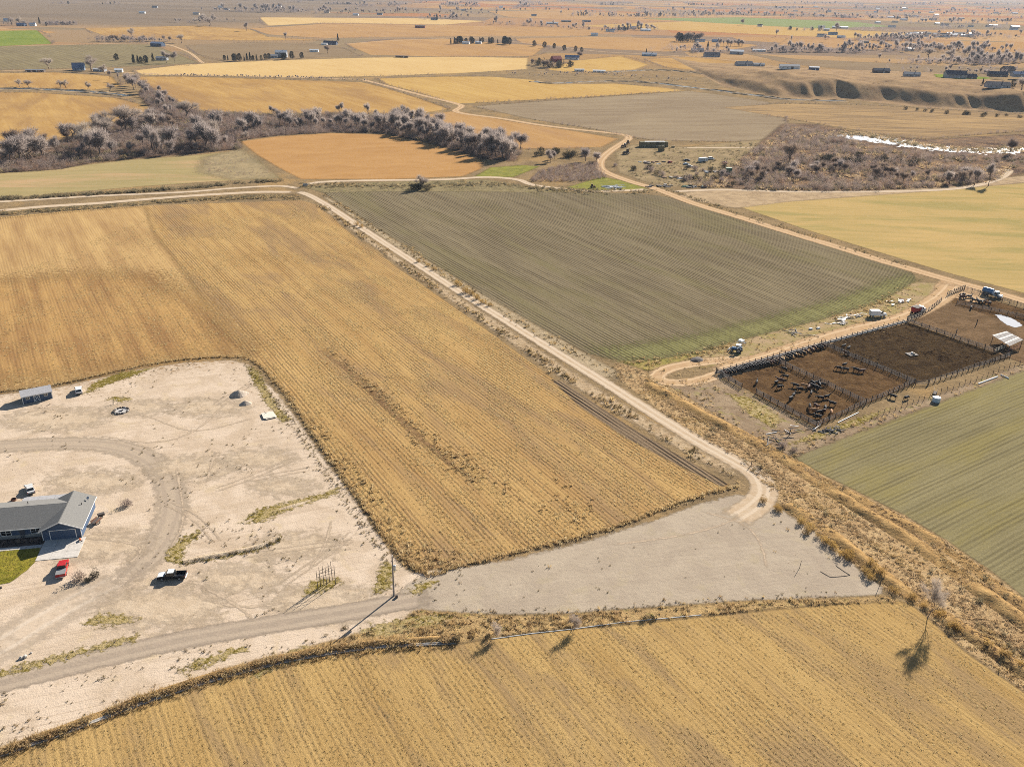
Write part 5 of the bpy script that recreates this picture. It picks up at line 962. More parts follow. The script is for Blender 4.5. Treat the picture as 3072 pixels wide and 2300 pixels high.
o = thing('utility_cart', 'dark garden cart standing by the garage side wall', 'cart', tuple(Hp(10.4, 7.8)), HR + .4)
link('tub', bev(MB().box((0, 0, .75), (1.5, .9, .5)), .04, 1), W_woodd, o); link('handle', MB().tube((.7, -.35, .9), (1.5, -.35, 1.1), .03).tube((.7, .35, .9), (1.5, .35, 1.1), .03).tube((1.5, -.35, 1.1), (1.5, .35, 1.1), .03).mesh(), W_steel, o)
for s in (-1, 1): wheel(o, 0, s * .55, .32, .12)
o = thing('wood_trailer', 'low dark trailer parked beside the garage wall', 'trailer', tuple(Hp(9.9, 5.4)), HR + 1.2); link('deck', MB().box((0, 0, .6), (2.2, 1.3, .12)).mesh(), W_woodd, o); link('rail', MB().box((0, .62, .85), (2.2, .05, .4)).box((0, -.62, .85), (2.2, .05, .4)).mesh(), W_rust, o); link('hitch', MB().tube((1.1, 0, .55), (2.0, 0, .5), .04).mesh(), W_rust, o)
for s in (-1, 1): wheel(o, 0, s * .75, .3, .18)
o = thing('tricycle', 'small red ride on toy at the garage corner', 'toy', tuple(Hp(8.0, -1.4)), HR + 2); link('body', bev(MB().box((0, 0, .45), (.9, .35, .25)), .05, 1), W_orange, o); link('handlebar', MB().tube((.35, 0, .5), (.3, 0, .95), .025).tube((.3, -.3, .95), (.3, .3, .95), .02).mesh(), W_black, o)
for x, y in ((.4, 0), (-.35, .3), (-.35, -.3)): wheel(o, x, y, .2, .1)
o = tag(link('metal_ring', MB().tube((0, 0, 0), (0, 0, .5), .6, .62, 16, False).mesh(), W_rust, None, tuple(Hp(-11.5, 18.5))), 'rusty metal ring lying behind the house', 'ring')
# ---------------------------------------------------------------- shed
SR = R_(33.6); SP = np.array([-142.2, 225.1, 0]); shed = thing('garden_shed', 'blue garden shed with white trim and pale grey gable roof', 'shed', tuple(SP), SR)
link('wall', gable_walls(MB(), 0, 7.8, 0, 4.4, 2.35, 3.35, 'x').mesh(), W_siding, shed)
for s, y in ((-1, -.3), (1, 4.7)): link('roof', roof_slab(MB(), (-.25, y, 2.25), (8.05, y, 2.25), (8.05, 2.2, 3.4), (-.25, 2.2, 3.4), .1).mesh(), W_roofshed, shed)
link('corner_trim', MB().box((.05, -.04, 1.15), (.2, .1, 2.3)).mesh(), W_trim, shed); link('corner_trim', MB().box((7.75, -.04, 1.15), (.2, .1, 2.3)).mesh(), W_trim, shed); link('fascia', MB().box((3.9, -.32, 2.2), (8.3, .05, .14)).mesh(), W_trim, shed)
for x in (1.45, 6.2): window(shed, x, -.04, 1.55, .95, .7, cols=2, rows=1)
dr = link('door', MB().box((3.75, -.05, 1.02), (1.5, .06, 1.95)).mesh(), W_siding, shed)
mb = MB()
for x in (3.0, 4.5): mb.box((x, -.1, 1.05), (.14, .06, 2.1))
for z in (.3, 1.95): mb.box((3.75, -.1, z), (1.4, .06, .12))
link('door_trim', mb.mesh(), W_trim, dr); mb = MB()
for s in (-1, 1): mb.tube((3.75 - s * .66, -.11, .35), (3.75 + s * .66, -.11, 1.9), .06, .06, 4)
link('cross_brace', mb.mesh(), W_trim, dr)
# ---------------------------------------------------------------- yard pieces
def mound(label, p, r, h, seed, mat=W_dirtp):
    V = []; F = []; n = 22; k = 8
    for j in range(k + 1):
        t = j / k; rr = r * (1 - t) * (1 + .0); 
        for i in range(n):
            a = 6.2832 * i / n; q = rr * (1 + .35 * (vnoise(2 + math.cos(a) * 1.5 + seed, math.sin(a) * 1.5) - .5)); z = h * (1 - (rr / r) ** 1.5) + .25 * (vnoise(q * math.cos(a) * 1.2 + seed, q * math.sin(a) * 1.2 + 5) - .5) * (j > 0)
            V.append((q * math.cos(a) * 1.25, q * math.sin(a), z - .04))
    F = [(j * n + i, j * n + (i + 1) % n, (j + 1) * n + (i + 1) % n, (j + 1) * n + i) for j in range(k) for i in range(n)]
    me = bpy.data.meshes.new('mound'); me.from_pydata(V, [], F); return tag(link('dirt_mound', me, mat, None, tuple(p), .6), label, 'mound')
mound('larger dirt mound with a dark shaded side in the yard', at(517, 853), 2.4, 1.6, 3); mound('smaller dirt mound just below the larger one', at(530, 872), 1.5, 1.0, 9)
o = thing('fire_pit', 'round blackened stone fire pit in the dirt yard', 'fire pit', tuple(un(364, 1233)), 0)
for i in range(18):
    a = 6.2832 * i / 18; mb = MB().box((0, 0, .22), (.62, .42, .48), 0, .85); link('stone', bev(mb, .06, 1), W_woodd if i % 4 else W_concd, o, (2.0 * math.cos(a), 2.0 * math.sin(a), 0), a + 1.57 + .2 * G.normal())
link('ash_bed', MB().tube((0, 0, .0), (0, 0, .12), 1.75, 1.6, 18).mesh(), W_ash, o)
for i in range(4): link('charred_log', MB().tube((-.6 + .2 * i, -.5, .2), (.5, .5 - .25 * i, .3), .09, .07, 6).mesh(), W_black, o)
for dx, lb in ((-2, 'pale wooden stake leaning near the fire pit'), (3, 'second pale stake leaning toward the first by the fire pit')): tag(link('wooden_stake', MB().tube((0, 0, -.05), (-dx * .1, .25, 1.5), .09, .08, 6).mesh(), W_woodl, None, tuple(un(346 + dx * 2.4, 1211))), lb, 'stake')
o = thing('plywood_stack', 'pale sheets of plywood lying at the yard edge', 'sheets', tuple(un(806, 1248)), R_(28))
for i, (dx, dy, r) in enumerate(((0, 0, 0), (.25, -.2, .06), (-.1, .1, -.04))): link('board', MB().box((dx, dy, .2 + i * .09), (3.2, 3.8, .06), r).mesh(), paint('pale_board', A(.62, .56, .46), .8, .08), o)
link('pallet', MB().box((0, 0, .09), (3.0, 3.5, .14)).mesh(), W_woodd, o)
tag(link('scrap_branch', MB().tube((0, 0, .1), (1.4, .3, .5), .09, .05, 5).tube((.3, 0, .15), (.9, .8, .7), .07, .03, 5).tube((.2, -.3, .1), (1.0, -.5, .45), .06, .03, 5).mesh(), W_woodd, None, tuple(un(785, 1243))), 'dark scrap branch beside the plywood sheets', 'branch')
for i, (x, y, r) in enumerate(((46, 1422, .5), (55, 1419, .55), (43, 1424, .35), (68, 1410, .3))):
    mb = MB().box((0, 0, r * .5), (r * 1.5, r * 1.2, r * 1.1), G.random(), .7); tag(link('boulder', bev(mb, r * .25, 2), W_conc if i < 2 else W_concd, None, tuple(at(x, y)), G.random() * 3), ('pale boulder at the yard approach nearest the driveway', 'roundest pale boulder at the yard approach', 'small grey stone beside the pale boulders', 'small stone uphill of the pale boulders')[i], 'boulder')
# utility pole
up = thing('utility_pole', 'grey wooden utility pole with transformer by the driveway', 'utility pole', tuple(un(1182, 1787)), 0)
link('pole', MB().tube((0, 0, -.3), (0, 0, 9.9), .19, .13, 12).mesh(), paint('pole_wood', A(.3, .26, .23), .9, .2, 3), up); tf = link('transformer', MB().tube((.38, -.1, 6.6), (.38, -.1, 7.7), .27, .27, 14).mesh(), W_steel, up); link('lid', MB().tube((.38, -.1, 7.7), (.38, -.1, 7.8), .29, .2, 14).mesh(), W_steel, tf)
link('insulator', MB().tube((.05, 0, 9.9), (.05, 0, 10.15), .06, .05, 8).mesh(), W_white, up); link('bracket', MB().box((.22, -.06, 7.2), (.3, .1, .5)).mesh(), W_steel, up); link('conduit', MB().tube((-.2, 0, 0), (-.17, 0, 3), .04).mesh(), W_steel, up)
tag(link('service_box', bev(MB().box((0, 0, .3), (.5, .5, .6)), .03, 1), W_woodd, None, tuple(at(857, 1290))), 'small dark service box at the utility pole foot', 'box')
# bare pole rack
pr = thing('pole_trellis', 'rack of seven tall bare poles with cross rails', 'trellis', tuple(un(985, 1765)), 0)
B0 = un(985, 1765)
for (bx, by, ty) in ((954, 1767, 1713), (962, 1758, 1706), (972, 1752, 1703), (981, 1759, 1709), (989, 1745, 1700), (997, 1740, 1696), (1007, 1753, 1701)):
    b = un(bx, by) - B0; link('pole', MB().tube(b - [0, 0, .2], b + [-.05, 0, 4.6 + .3 * G.random()], .075, .05, 6).mesh(), W_woodd, pr)
b0, b1 = un(954, 1767) - B0, un(1007, 1753) - B0; c0, c1 = un(962, 1757) - B0, un(997, 1740) - B0
for z in (3.0, 3.7): link('rail', MB().tube(b0 + [0, 0, z], b1 + [0, 0, z + .15], .035, .035, 5).mesh(), W_woodd, pr); link('rail', MB().tube(c0 + [0, 0, z + .1], c1 + [0, 0, z + .2], .035, .035, 5).mesh(), W_woodd, pr)
for x, y, h, l, lb in ((1727, 1227, 2.0, .15, 'leaning dark post standing alone on the gravel lot'), (1899, 1267, 2.2, .25, 'thin leaning post at the gravel lot corner')): tag(link('leaning_post', MB().tube((0, 0, -.1), (l, .1, h), .06, .05, 6).mesh(), W_woodd, None, tuple(at(x, y))), lb, 'post')
g = thing('wire_gate', 'dark wire gate standing open at the lane end', 'gate', tuple(at(1632, 1012)), dirn((1625, 1008), (1648, 1022)))
for x in (-1.6, 1.6): link('post', MB().tube((x, 0, -.2), (x, 0, 1.7), .09, .08, 6).mesh(), W_woodd, g)
for z in (.35, .8, 1.3): link('rail', MB().tube((-1.6, 0, z), (1.6, 0, z), .03).mesh(), W_woodd, g)
tag(link('corner_brace', MB().tube((0, 0, -.2), (0, 0, 2.0), .12, .1, 6).tube((.1, 0, 1.4), (1.3, .4, 0), .07, .06, 5).mesh(), W_woodd, None, tuple(un(2368, 1305))), 'lone braced corner post on the grass below the pens', 'post')
hoses = smooth([tuple(v[:2]) for v in (at(1772, 1234), at(1782, 1240), at(1793, 1246), at(1815, 1245), at(1836, 1242), at(1826, 1236), at(1806, 1222))], .8); mb = MB()
for a, b in zip(hoses[:-1], hoses[1:]): mb.tube((a[0], a[1], .1), (b[0], b[1], .1), .045, .045, 5, False)
tag(link('hose', mb.mesh(), W_woodd), 'dark hose bent round on the gravel lot', 'hose')
# concrete ditch and pipes
def channel(label, pts, w_, h_, mat, water=True):
    p = smooth(P2(pts), 1.6); t = np.gradient(p, axis=0); t /= np.linalg.norm(t, axis=1)[:, None]; nn = np.c_[-t[:, 1], t[:, 0]]
    o = thing('irrigation_ditch', label, 'ditch', (0, 0, 0)); V = []; prof = ((-w_ / 2 - .12, 0), (-w_ / 2 - .12, h_), (-w_ / 2, h_), (-w_ / 4, .08), (w_ / 4, .08), (w_ / 2, h_), (w_ / 2 + .12, h_), (w_ / 2 + .12, 0))
    V = np.stack([np.c_[p + nn * a, np.full(len(p), z)] for a, z in prof], 1); k = len(prof)
    for s in range(0, len(p) - 1, 4):
        q = V[s:s + 5].copy(); 
        if len(q) < 2: continue
        q[-1] = q[-1] * .985 + q[-2] * .015; i = np.arange(len(q) * k).reshape(len(q), k); Q = np.stack([i[:-1, :-1], i[:-1, 1:], i[1:, 1:], i[1:, :-1]], -1).reshape(-1, 4)
        link('liner', npmesh('liner', q.reshape(-1, 3), Q), mat, o)
    return o
channel('concrete lined irrigation ditch along the lower stubble field', CH, .42, .22, W_concd)
def pipe(name, label, pts, r, mat, z=None):
    mb = MB(); p = [np.array(q) for q in pts]
    for a, b in zip(p[:-1], p[1:]): mb.tube(a + [0, 0, r + (z or 0)], b + [0, 0, r + (z or 0)], r, r, 8)
    return tag(link(name, mb.mesh(), mat), label, 'pipe')
pp = smooth(P2([(1062, 1380), (1150, 1368), (1233, 1359), (1350, 1343), (1440, 1335), (1515, 1328)]), 8)
pipe('irrigation_pipe', 'long white irrigation pipe lying along the field edge', [(*q, 0) for q in pp], 0.075, W_white)
pipe('irrigation_pipe', 'long white pipe on the crop edge below the pens', [un(2935, 1152), un(2992, 1131)], .2, W_white); pipe('irrigation_pipe', 'short white pipe on the crop edge below the pens', [un(3002, 1125), un(3026, 1136)], .2, W_white)
pipe('irrigation_pipe', 'pale pole lying against the pen corner fence', [un(2514, 1268), un(2575, 1238)], .13, W_white)
# headgate where the roads meet
o = thing('headgate', 'grey concrete headgate where the dirt tracks meet', 'headgate', tuple(at(660, 402)), .3); link('wall', MB().box((0, 0, .8), (2.6, .3, 1.6)).mesh(), W_concd, o); link('wing_wall', MB().box((-1.2, 1, .6), (.3, 2, 1.2)).box((1.2, 1, .6), (.3, 2, 1.2)).mesh(), W_concd, o); link('gate_stem', MB().tube((0, 0, 1.5), (0, 0, 3.2), .07).tube((-.4, 0, 3), (.4, 0, 3), .05).mesh(), W_steel, o)

# ================================================================ CATTLE PENS
_post = MB().box((0, 0, .85), (.16, .16, 1.9)).mesh('post'); _post.materials.append(W_woodd)
_rails = []
for i, mt in enumerate((W_wood, W_woodd, W_wood)):
    me = MB().box((.5, 0, 0), (1, .05, .125)).mesh('rail'); me.materials.append(mt); _rails.append(me)
_white_rail = MB().box((.5, 0, 0), (1, .05, .3)).mesh('board'); _white_rail.materials.append(W_woodl)
def pen_fence(label, pts, n=5, bay=3.0, hi=1.55, white=False, name='pen_fence'):
    w3 = [at(*q) for q in pts]; o = thing(name, label, 'fence', tuple(w3[0]))
    for a, b in zip(w3[:-1], w3[1:]):
        L = np.linalg.norm(b - a); k = max(1, round(L / bay)); d = (b - a) / L; ang = math.atan2(d[1], d[0]); off = np.array([-d[1], d[0], 0]) * .12
        for i in range(k + 1):
            q = a + d * L * i / k - w3[0]; link('post', _post, None, o, (q[0], q[1], 0), (.04 * G.normal(), .04 * G.normal(), ang)).scale = (1, 1, 1 + .12 * G.normal())
            if i < k:
                for r in range(n):
                    z = .28 + (hi - .28) * r / (n - 1) + .03 * G.normal(); e = link('board' if white else 'rail', _white_rail if white else _rails[G.integers(3)], None, o, tuple(q + off + [0, 0, z]), (0, .012 * G.normal(), ang + .01 * G.normal())); e.scale = (L / k * .99, 1, 1)
    return o
pen_fence('dark rail fence at the loop end of the crowded pen', [PA, (1602, 839)], 6); pen_fence('dark rail fence beyond the gap of the crowded pen', [(1633, 850), QA], 6)
pen_fence('rail fence dividing the crowded pen from the second pen', [PB, QB]); pen_fence('rail fence dividing the second pen from the empty pen', [PC, QC]); pen_fence('rail fence behind the empty pen', [PD, QD])
pen_fence('front rail fence below the crowded pen', [QA, QB], 4); pen_fence('front rail fence below the second pen', [QB, QC], 4); pen_fence('steel gate panel between two front fences', [(1977, 832), (2004, 831)], 5, 4); pen_fence('front rail fence below the empty pen', [(2006, 830), (2182, 770)], 4)
pen_fence('pale board fence beside the red truck', [(1962, 694), (1986, 685)], 3, 2, 1.5, True); pen_fence('rail fence along the feed road bend', [(1986, 685), (2012, 668), (2033, 651)], 4); pen_fence('pale board fence at the holding pen entrance', [(2045, 640), (2083, 624)], 3, 2, 1.5, True)
pen_fence('rail fence along the road side of the holding pen', [(2083, 626), (2150, 645), (2212, 665), (2290, 690)], 4); pen_fence('rail fence between holding pen and back pen', [(2066, 657), (2140, 672), (2212, 688), (2300, 705)], 5); pen_fence('weathered boards beside the lean-to shed', [(2147, 762), (2172, 752)], 4, 2, 1.4, True)
# feed bunk
o = thing('feed_bunk', 'long concrete feed bunk along the road side of the pens', 'feed bunk', tuple(at(*PA))); a, b = at(*PA), at(*PD); L = np.linalg.norm(b - a); d = (b - a) / L; ang = math.atan2(d[1], d[0]); k = 34
for i in range(k):
    q = d * L * (i + .5) / k; me = MB().add([], []); mb = MB().box((0, .45, .28), (L / k * .985, .1, .56)).box((0, -.25, .22), (L / k * .985, .1, .44)).box((0, .1, .08), (L / k * .985, .6, .16)); link('trough', mb.mesh(), W_conc, o, (q[0], q[1], 0), ang)
for i in range(k + 1):
    q = d * L * i / k; link('post', _post, None, o, (q[0] + .3 * d[1], q[1] - .3 * d[0], -.1), ang)
    if i < k: e = link('rail', _rails[0], None, o, (q[0] + .3 * d[1], q[1] - .3 * d[0], 1.35), ang); e.scale = (L / k, 1, .8)
# wire fence
o = thing('wire_fence', 'wire fence of leaning dark posts along the crop field', 'fence', tuple(un(2615, 1256))); base = un(2615, 1256); tops = []
for a, b, k in ((un(2615, 1256), un(2788, 1193), 11), (un(2823, 1180), un(3120, 1070), 19)):
    prev = None
    for i in range(k):
        q = a + (b - a) * i / (k - 1) - base; e = link('post', _post, None, o, (q[0], q[1], -.15), (.06 * G.normal(), .06 * G.normal(), G.random())); e.scale = (.62, .62, .95 + .12 * G.normal())
        if prev is not None:
            for z in (.5, .95, 1.35): link('wire', MB().tube(prev + [0, 0, z], q + [0, 0, z], .008, .008, 3, False).mesh(), W_rust, o)
        prev = q
# lean-to, tank, pallet, posts
W_lt = paint('weathered_roof_steel', A(.36, .335, .31), .9, .25, 1.5, 0, .05); W_lt2 = paint('chalky_steel', A(.30, .26, .24), .7, .2, 1.5)
Lq = [un(2977, 1005, 2.4), un(3020, 993, 3.0), un(3071, 1019, 3.0), un(3030, 1038, 2.4)]; Lq = [q * [1, 1, 0] for q in Lq]; c = sum(Lq) / 4
o = thing('lean_to_shelter', 'open cattle shelter with white corrugated sloping roof', 'shelter', tuple(c)); corners = [q - c for q in Lq]; hs = (2.4, 3.0, 3.0, 2.4)
for q, h in zip(corners, hs): link('post', MB().tube(q * .93 + [0, 0, -.2], q * .93 + [0, 0, h], .1, .1, 6).mesh(), W_woodd, o)
A0, A1, A2, A3 = [q + np.array([0, 0, h]) for q, h in zip(corners, hs)]
n = 9
for i in range(n):
    t0, t1 = i / n, (i + 1) / n - .012; z = .03 * (i % 2); q = [A0 + (A3 - A0) * t0, A1 + (A2 - A1) * t0, A1 + (A2 - A1) * t1, A0 + (A3 - A0) * t1]; link('roof_sheet', panel([v + [0, 0, z + .02 * G.normal()] for v in q], .04).mesh(), W_lt if i % 3 else W_lt2, o)
mb = MB(); q2, q3 = corners[2] * .93, corners[3] * .93
for r in range(4): mb.tube(q3 + [0, 0, .3 + r * .45], q2 + [0, 0, .3 + r * .45], .09, .09, 4)
link('side_boards', mb.mesh(), paint('faded_red_boards', A(.3, .1, .08), .9, .3), o)
o = thing('stock_tank', 'round water tank with a white lid at the crop edge', 'water tank', tuple(un(2808, 1204))); link('shell', MB().tube((0, 0, 0), (0, 0, 1.35), 1.15, 1.15, 22).mesh(), W_pblue, o); link('lid', MB().tube((0, 0, 1.35), (0, 0, 1.5), 1.2, 1.05, 22).mesh(), W_white, o); link('pipe_riser', MB().tube((-1.3, .2, 0), (-1.3, .2, 1.7), .06).tube((-1.3, .2, 1.7), (-.5, .1, 1.6), .05).mesh(), W_steel, o)
o = thing('loading_chute', 'grey steel loading chute behind the water tank', 'chute', tuple(un(2805, 1180)), dirn((2016, 842), (2020, 828))); link('side_panel', MB().box((0, .5, .9), (2.6, .06, 1.5)).box((0, -.5, .9), (2.6, .06, 1.5)).mesh(), W_wood, o); link('ramp', MB().box((0, 0, .3), (2.6, .95, .08)).mesh(), W_woodd, o)
o = thing('salt_platform', 'low wooden platform with mineral blocks in the empty pen', 'platform', tuple(un(2735, 1064)), .3)
for i in range(5): link('plank', MB().box((0, -1.1 + i * .55, .28), (3.4, .5, .1)).mesh(), W_wood, o)
for x in (-1.2, 1.2): link('skid', MB().box((x, 0, .12), (.2, 2.7, .24)).mesh(), W_woodd, o)
for i, (x, y) in enumerate(((.1, .2), (.6, -.3))): tag(link('mineral_block', bev(MB().box((0, 0, .25), (.6, .5, .5)), .06, 1), W_white if i == 0 else paint('tan_block', A(.5, .38, .26), .8, .1), None, tuple(un(2735, 1064) + [x, y, .335])), ('white mineral block on the pen platform', 'tan mineral block on the pen platform')[i], 'block')
for x, y, lb in ((2867, 1004, 'lone thick post inside the back pen near its fence'), (2929, 974, 'lone thin post in the middle of the back pen')): tag(link('wooden_post', MB().tube((0, 0, -.2), (.08, 0, 2.3), .17, .15, 7).mesh(), W_woodd, None, tuple(un(x, y))), lb, 'post')
M_sn = NT('snow'); _p = M_sn.pos(); M_sn = M_sn.end(M_sn.soft(M_sn.bsdf(A(.40, .41, .44), .9), _p, .15, .9, .9))
sheet('snow', [(2149, 679), (2162, 680), (2184, 687), (2203, 698), (2208, 704), (2193, 708), (2175, 702), (2160, 691)], M_sn, .07, margin=.8, label='white snow patch in the back pen', cell=.5)
# cattle
def skin_mesh(pts, edges, radii, lev=1):
    me = bpy.data.meshes.new('body'); me.from_pydata(pts, edges, []); o = bpy.data.objects.new('tmp', me); COL.objects.link(o); o.modifiers.new('s', 'SKIN'); me.skin_vertices  # noqa
    for i, r in enumerate(radii): me.skin_vertices[0].data[i].radius = (r if hasattr(r, '__len__') else (r, r))
    me.skin_vertices[0].data[0].use_root = True; o.modifiers.new('d', 'SUBSURF').levels = lev; o.modifiers['d'].render_levels = lev
    r = bpy.data.meshes.new_from_object(o.evaluated_get(bpy.context.evaluated_depsgraph_get())); bpy.data.objects.remove(o); r.polygons.foreach_set('use_smooth', [True] * len(r.polygons)); return r
def cow_mesh(pose):
    hd = dict(up=((1.12, 0, 1.38), (1.42, 0, 1.5), (1.72, 0, 1.36)), down=((1.12, 0, 1.02), (1.38, 0, .68), (1.5, 0, .32)), mid=((1.15, .08, 1.2), (1.45, .2, 1.15), (1.7, .3, .95)))[pose]
    P = [(-.1, 0, 1.02), (.55, 0, 1.05), (.85, 0, 1.14), hd[0], hd[1], hd[2], (-.7, 0, 1.05), (-.98, 0, 1.08), (-1.1, 0, .8), (-1.12, 0, .45)]
    E = [(0, 1), (1, 2), (2, 3), (3, 4), (4, 5), (0, 6), (6, 7), (7, 8), (8, 9)]; R = [(.4, .36), (.36, .34), (.27, .26), .18, .17, .1, (.37, .34), (.2, .2), .035, .05]
    for s in (-1, 1):
        n = len(P); j = .06 * s; P += [(.62 + j, .2 * s, .66), (.64 + j, .2 * s, .38), (.66 + j, .2 * s, .03)]; E += [(1, n), (n, n + 1), (n + 1, n + 2)]; R += [.13, .075, .07]
        n = len(P); P += [(-.68 - j, .22 * s, .72), (-.86 - j, .22 * s, .4), (-.8 - j, .22 * s, .03)]; E += [(6, n), (n, n + 1), (n + 1, n + 2)]; R += [.16, .075, .07]
        n = len(P); P += [(hd[1][0] - .02, hd[1][1] + .24 * s, hd[1][2] + .08)]; E += [(4, n)]; R += [.045]
    return skin_mesh(P, E, R)
COWC = dict(black=paint('black_hide', A(.02, .017, .016), .8, .3), brown=paint('brown_hide', A(.10, .045, .028), .8, .3), tan=paint('tan_hide', A(.42, .21, .09), .8, .2))
COWM = {}
for ps in ('up', 'down', 'mid'):
    b = cow_mesh(ps)
    for c, mt in COWC.items(): me = b.copy(); me.materials.clear(); me.materials.append(mt); COWM[(ps, c)] = me
def cow(p, rz, col, label, group='cattle in the pens', ps=None):
    ps = ps or ('up', 'down', 'mid')[G.integers(3)]; s = .92 + .16 * G.random()
    o = link('cow', COWM[(ps, col)], None, None, tuple(p), rz); o.scale = (s, s, s); return tag(o, label, 'cow', group)
cz = lambda u, v: un(2100 + u / 4.14, 950 + v / 4.14 + 4)
LO = 'black cow among the loose herd of the crowded pen'
for u, v, r, c, lb in ((700, 820, 1.2, 'black', 'lone black cow standing near the bunk corner of the crowded pen'), (1055, 750, 2.9, 'black', 'black cow beside the divider fence of the crowded pen'), (995, 795, 2.8, 'brown', 'brown cow of the tight trio below the divider'), (945, 820, 4, 'black', 'black cow of the tight trio below the divider'), (985, 880, .4, 'black', 'black cow resting close to the tight trio'), (1185, 860, 2.6, 'black', LO), (1290, 860, 5.8, 'tan', 'tan backed cow amid the black herd'), (1240, 905, 3.4, 'black', LO), (1345, 885, 1, 'brown', 'brown cow amid the black herd'), (1395, 865, 2.2, 'black', LO), (1440, 825, .3, 'black', LO), (1480, 850, 1.5, 'black', LO), (1520, 845, 2.9, 'black', LO), (1445, 880, 5.1, 'black', LO), (1400, 830, 1.9, 'black', LO), (1375, 955, 1.1, 'black', 'black cow stepping away below the herd'), (1155, 985, .9, 'black', 'black cow facing the bunk in the open middle of the crowded pen'), (1125, 1020, 4, 'black', 'black cow lying behind the one in the open middle'), (1490, 1015, 3, 'black', 'black cow of the pair above the tan cows'), (1570, 1000, .4, 'black', 'second black cow of the pair above the tan cows'), (1640, 1085, 2.6, 'black', 'small black cow near the front fence rails'), (1360, 1120, 1.4, 'black', 'black cow at the edge of the lower group'), (1435, 1115, 5, 'brown', 'brown cow at the top of the lower group'), (1550, 1135, 4.4, 'black', 'black cow facing the front fence'), (1395, 1165, 5.9, 'tan', 'tan cow in the lower group'), (1475, 1195, .2, 'black', 'black cow in the lower group'), (1530, 1180, 3.8, 'brown', 'dark brown cow in the lower group'), (1465, 1245, 2.9, 'black', 'black cow nearest the front corner'), (1625, 1195, 1.3, 'tan', 'lone bright tan calf by the front fence'),
    (1725, 645, 2.8, 'black', 'black cow of the facing pair in the second pen'), (1790, 600, .5, 'black', 'black cow uppermost of the facing pair in the second pen'), (1805, 660, 3.1, 'black', 'black cow below the facing pair in the second pen'), (1935, 665, 2.5, 'black', 'black cow near the far divider of the second pen'), (2005, 680, .2, 'brown', 'dark brown cow touching the far divider'), (1045, 655, 2.3, 'black', 'black cow in the bunk corner of the second pen'), (1780, 370, .6, 'black', 'black cow at the bunk of the empty pen'), (1840, 395, .8, 'black', 'second black cow at the bunk of the empty pen'), (1820, 455, 2.7, 'brown', 'brown cow beside the divider of the empty pen'), (2395, 998, 2.4, 'black', 'black cow in the low corner of the second pen'), (2555, 1012, .5, 'black', 'black cow against the front fence of the second pen')): cow(cz(u, v), r, c, lb)
pa, pb, pc_ = at(*PA), at(*PB), at(*PC); nrm = np.array([d[1], -d[0], 0])
for i in range(24):
    q = pa + (pb - pa) * ((i + .7) / 25) + nrm * (2.1 + .25 * G.normal()); cow(q, ang + math.pi / 2 + .15 * G.normal(), ('black', 'black', 'black', 'brown')[G.integers(4)], 'cow feeding in the packed row at the crowded pen bunk', 'cattle feeding at the crowded bunk', 'down')
for i in range(13):
    q = pb + (pc_ - pb) * ((i + .5 + .3 * G.normal()) / 13) + nrm * (2.1 + .25 * G.normal()); cow(q, ang + math.pi / 2 + .2 * G.normal(), ('black', 'black', 'brown')[G.integers(3)], 'cow feeding in the looser row at the second pen bunk', 'cattle feeding at the second bunk', 'down')
for i in range(15):
    q = at(2072 + i * 4.6 + 2 * G.normal(), 640 + i * 1.25 + 2.0 * G.normal()); cow(q, G.random() * 6.28, ('black', 'black', 'brown')[G.integers(3)], 'cow crowded in the holding pen by the road', 'cattle in the holding pen')
cow(un(2912, 928), 1, 'black', 'lone black calf below the holding pen rails')
# ---------------------------------------------------------------- trucks and machinery at the pens
def truck_cab(o, x, mat, W=2.3, h=2.5):
    link('cab', bev(MB().add([(x - .9, -W / 2, .7), (x + .9, -W / 2, .7), (x + .9, W / 2, .7), (x - .9, W / 2, .7), (x - .9, -W / 2 + .1, h), (x + .45, -W / 2 + .1, h), (x + .45, W / 2 - .1, h), (x - .9, W / 2 - .1, h)], [(3, 2, 1, 0), (4, 5, 6, 7), (0, 1, 5, 4), (1, 2, 6, 5), (2, 3, 7, 6), (3, 0, 4, 7)]), .09, 2), mat, o)
    link('hood', bev(MB().box((x + 1.5, 0, 1.1), (1.4, W * .72, .85), 0, .92), .09, 2), mat, o); link('windshield', panel([(x + .83, -W / 2 + .2, 1.62), (x + .83, W / 2 - .2, 1.62), (x + .52, W / 2 - .25, 2.35), (x + .52, -W / 2 + .25, 2.35)], .03).mesh(), W_glass, o)
    for s in (-1, 1):
        q = [(x - .5, s * (W / 2 - .035), 1.6), (x + .4, s * (W / 2 - .035), 1.6), (x + .3, s * (W / 2 - .075), 2.25), (x - .5, s * (W / 2 - .075), 2.25)]; link('side_window', panel(q if s < 0 else q[::-1], .03).mesh(), W_glass, o); link('headlight', MB().box((x + 2.2, s * .62, 1.05), (.06, .25, .22)).mesh(), W_lamp, o)
    link('bumper', MB().box((x + 2.25, 0, .6), (.15, W * .9, .25)).mesh(), W_chrome, o)
def chassis(o, x0, x1): link('chassis', MB().box(((x0 + x1) / 2, .4, .62), (x1 - x0, .14, .22)).box(((x0 + x1) / 2, -.4, .62), (x1 - x0, .14, .22)).mesh(), W_woodd, o)
o = thing('feed_truck', 'red box feed truck with white cab on the feed road', 'truck', tuple(un(2752, 938)), dirn((1972, 682), (1996, 664)) - .25); chassis(o, -3.3, 3.2); truck_cab(o, 1.9, W_white)
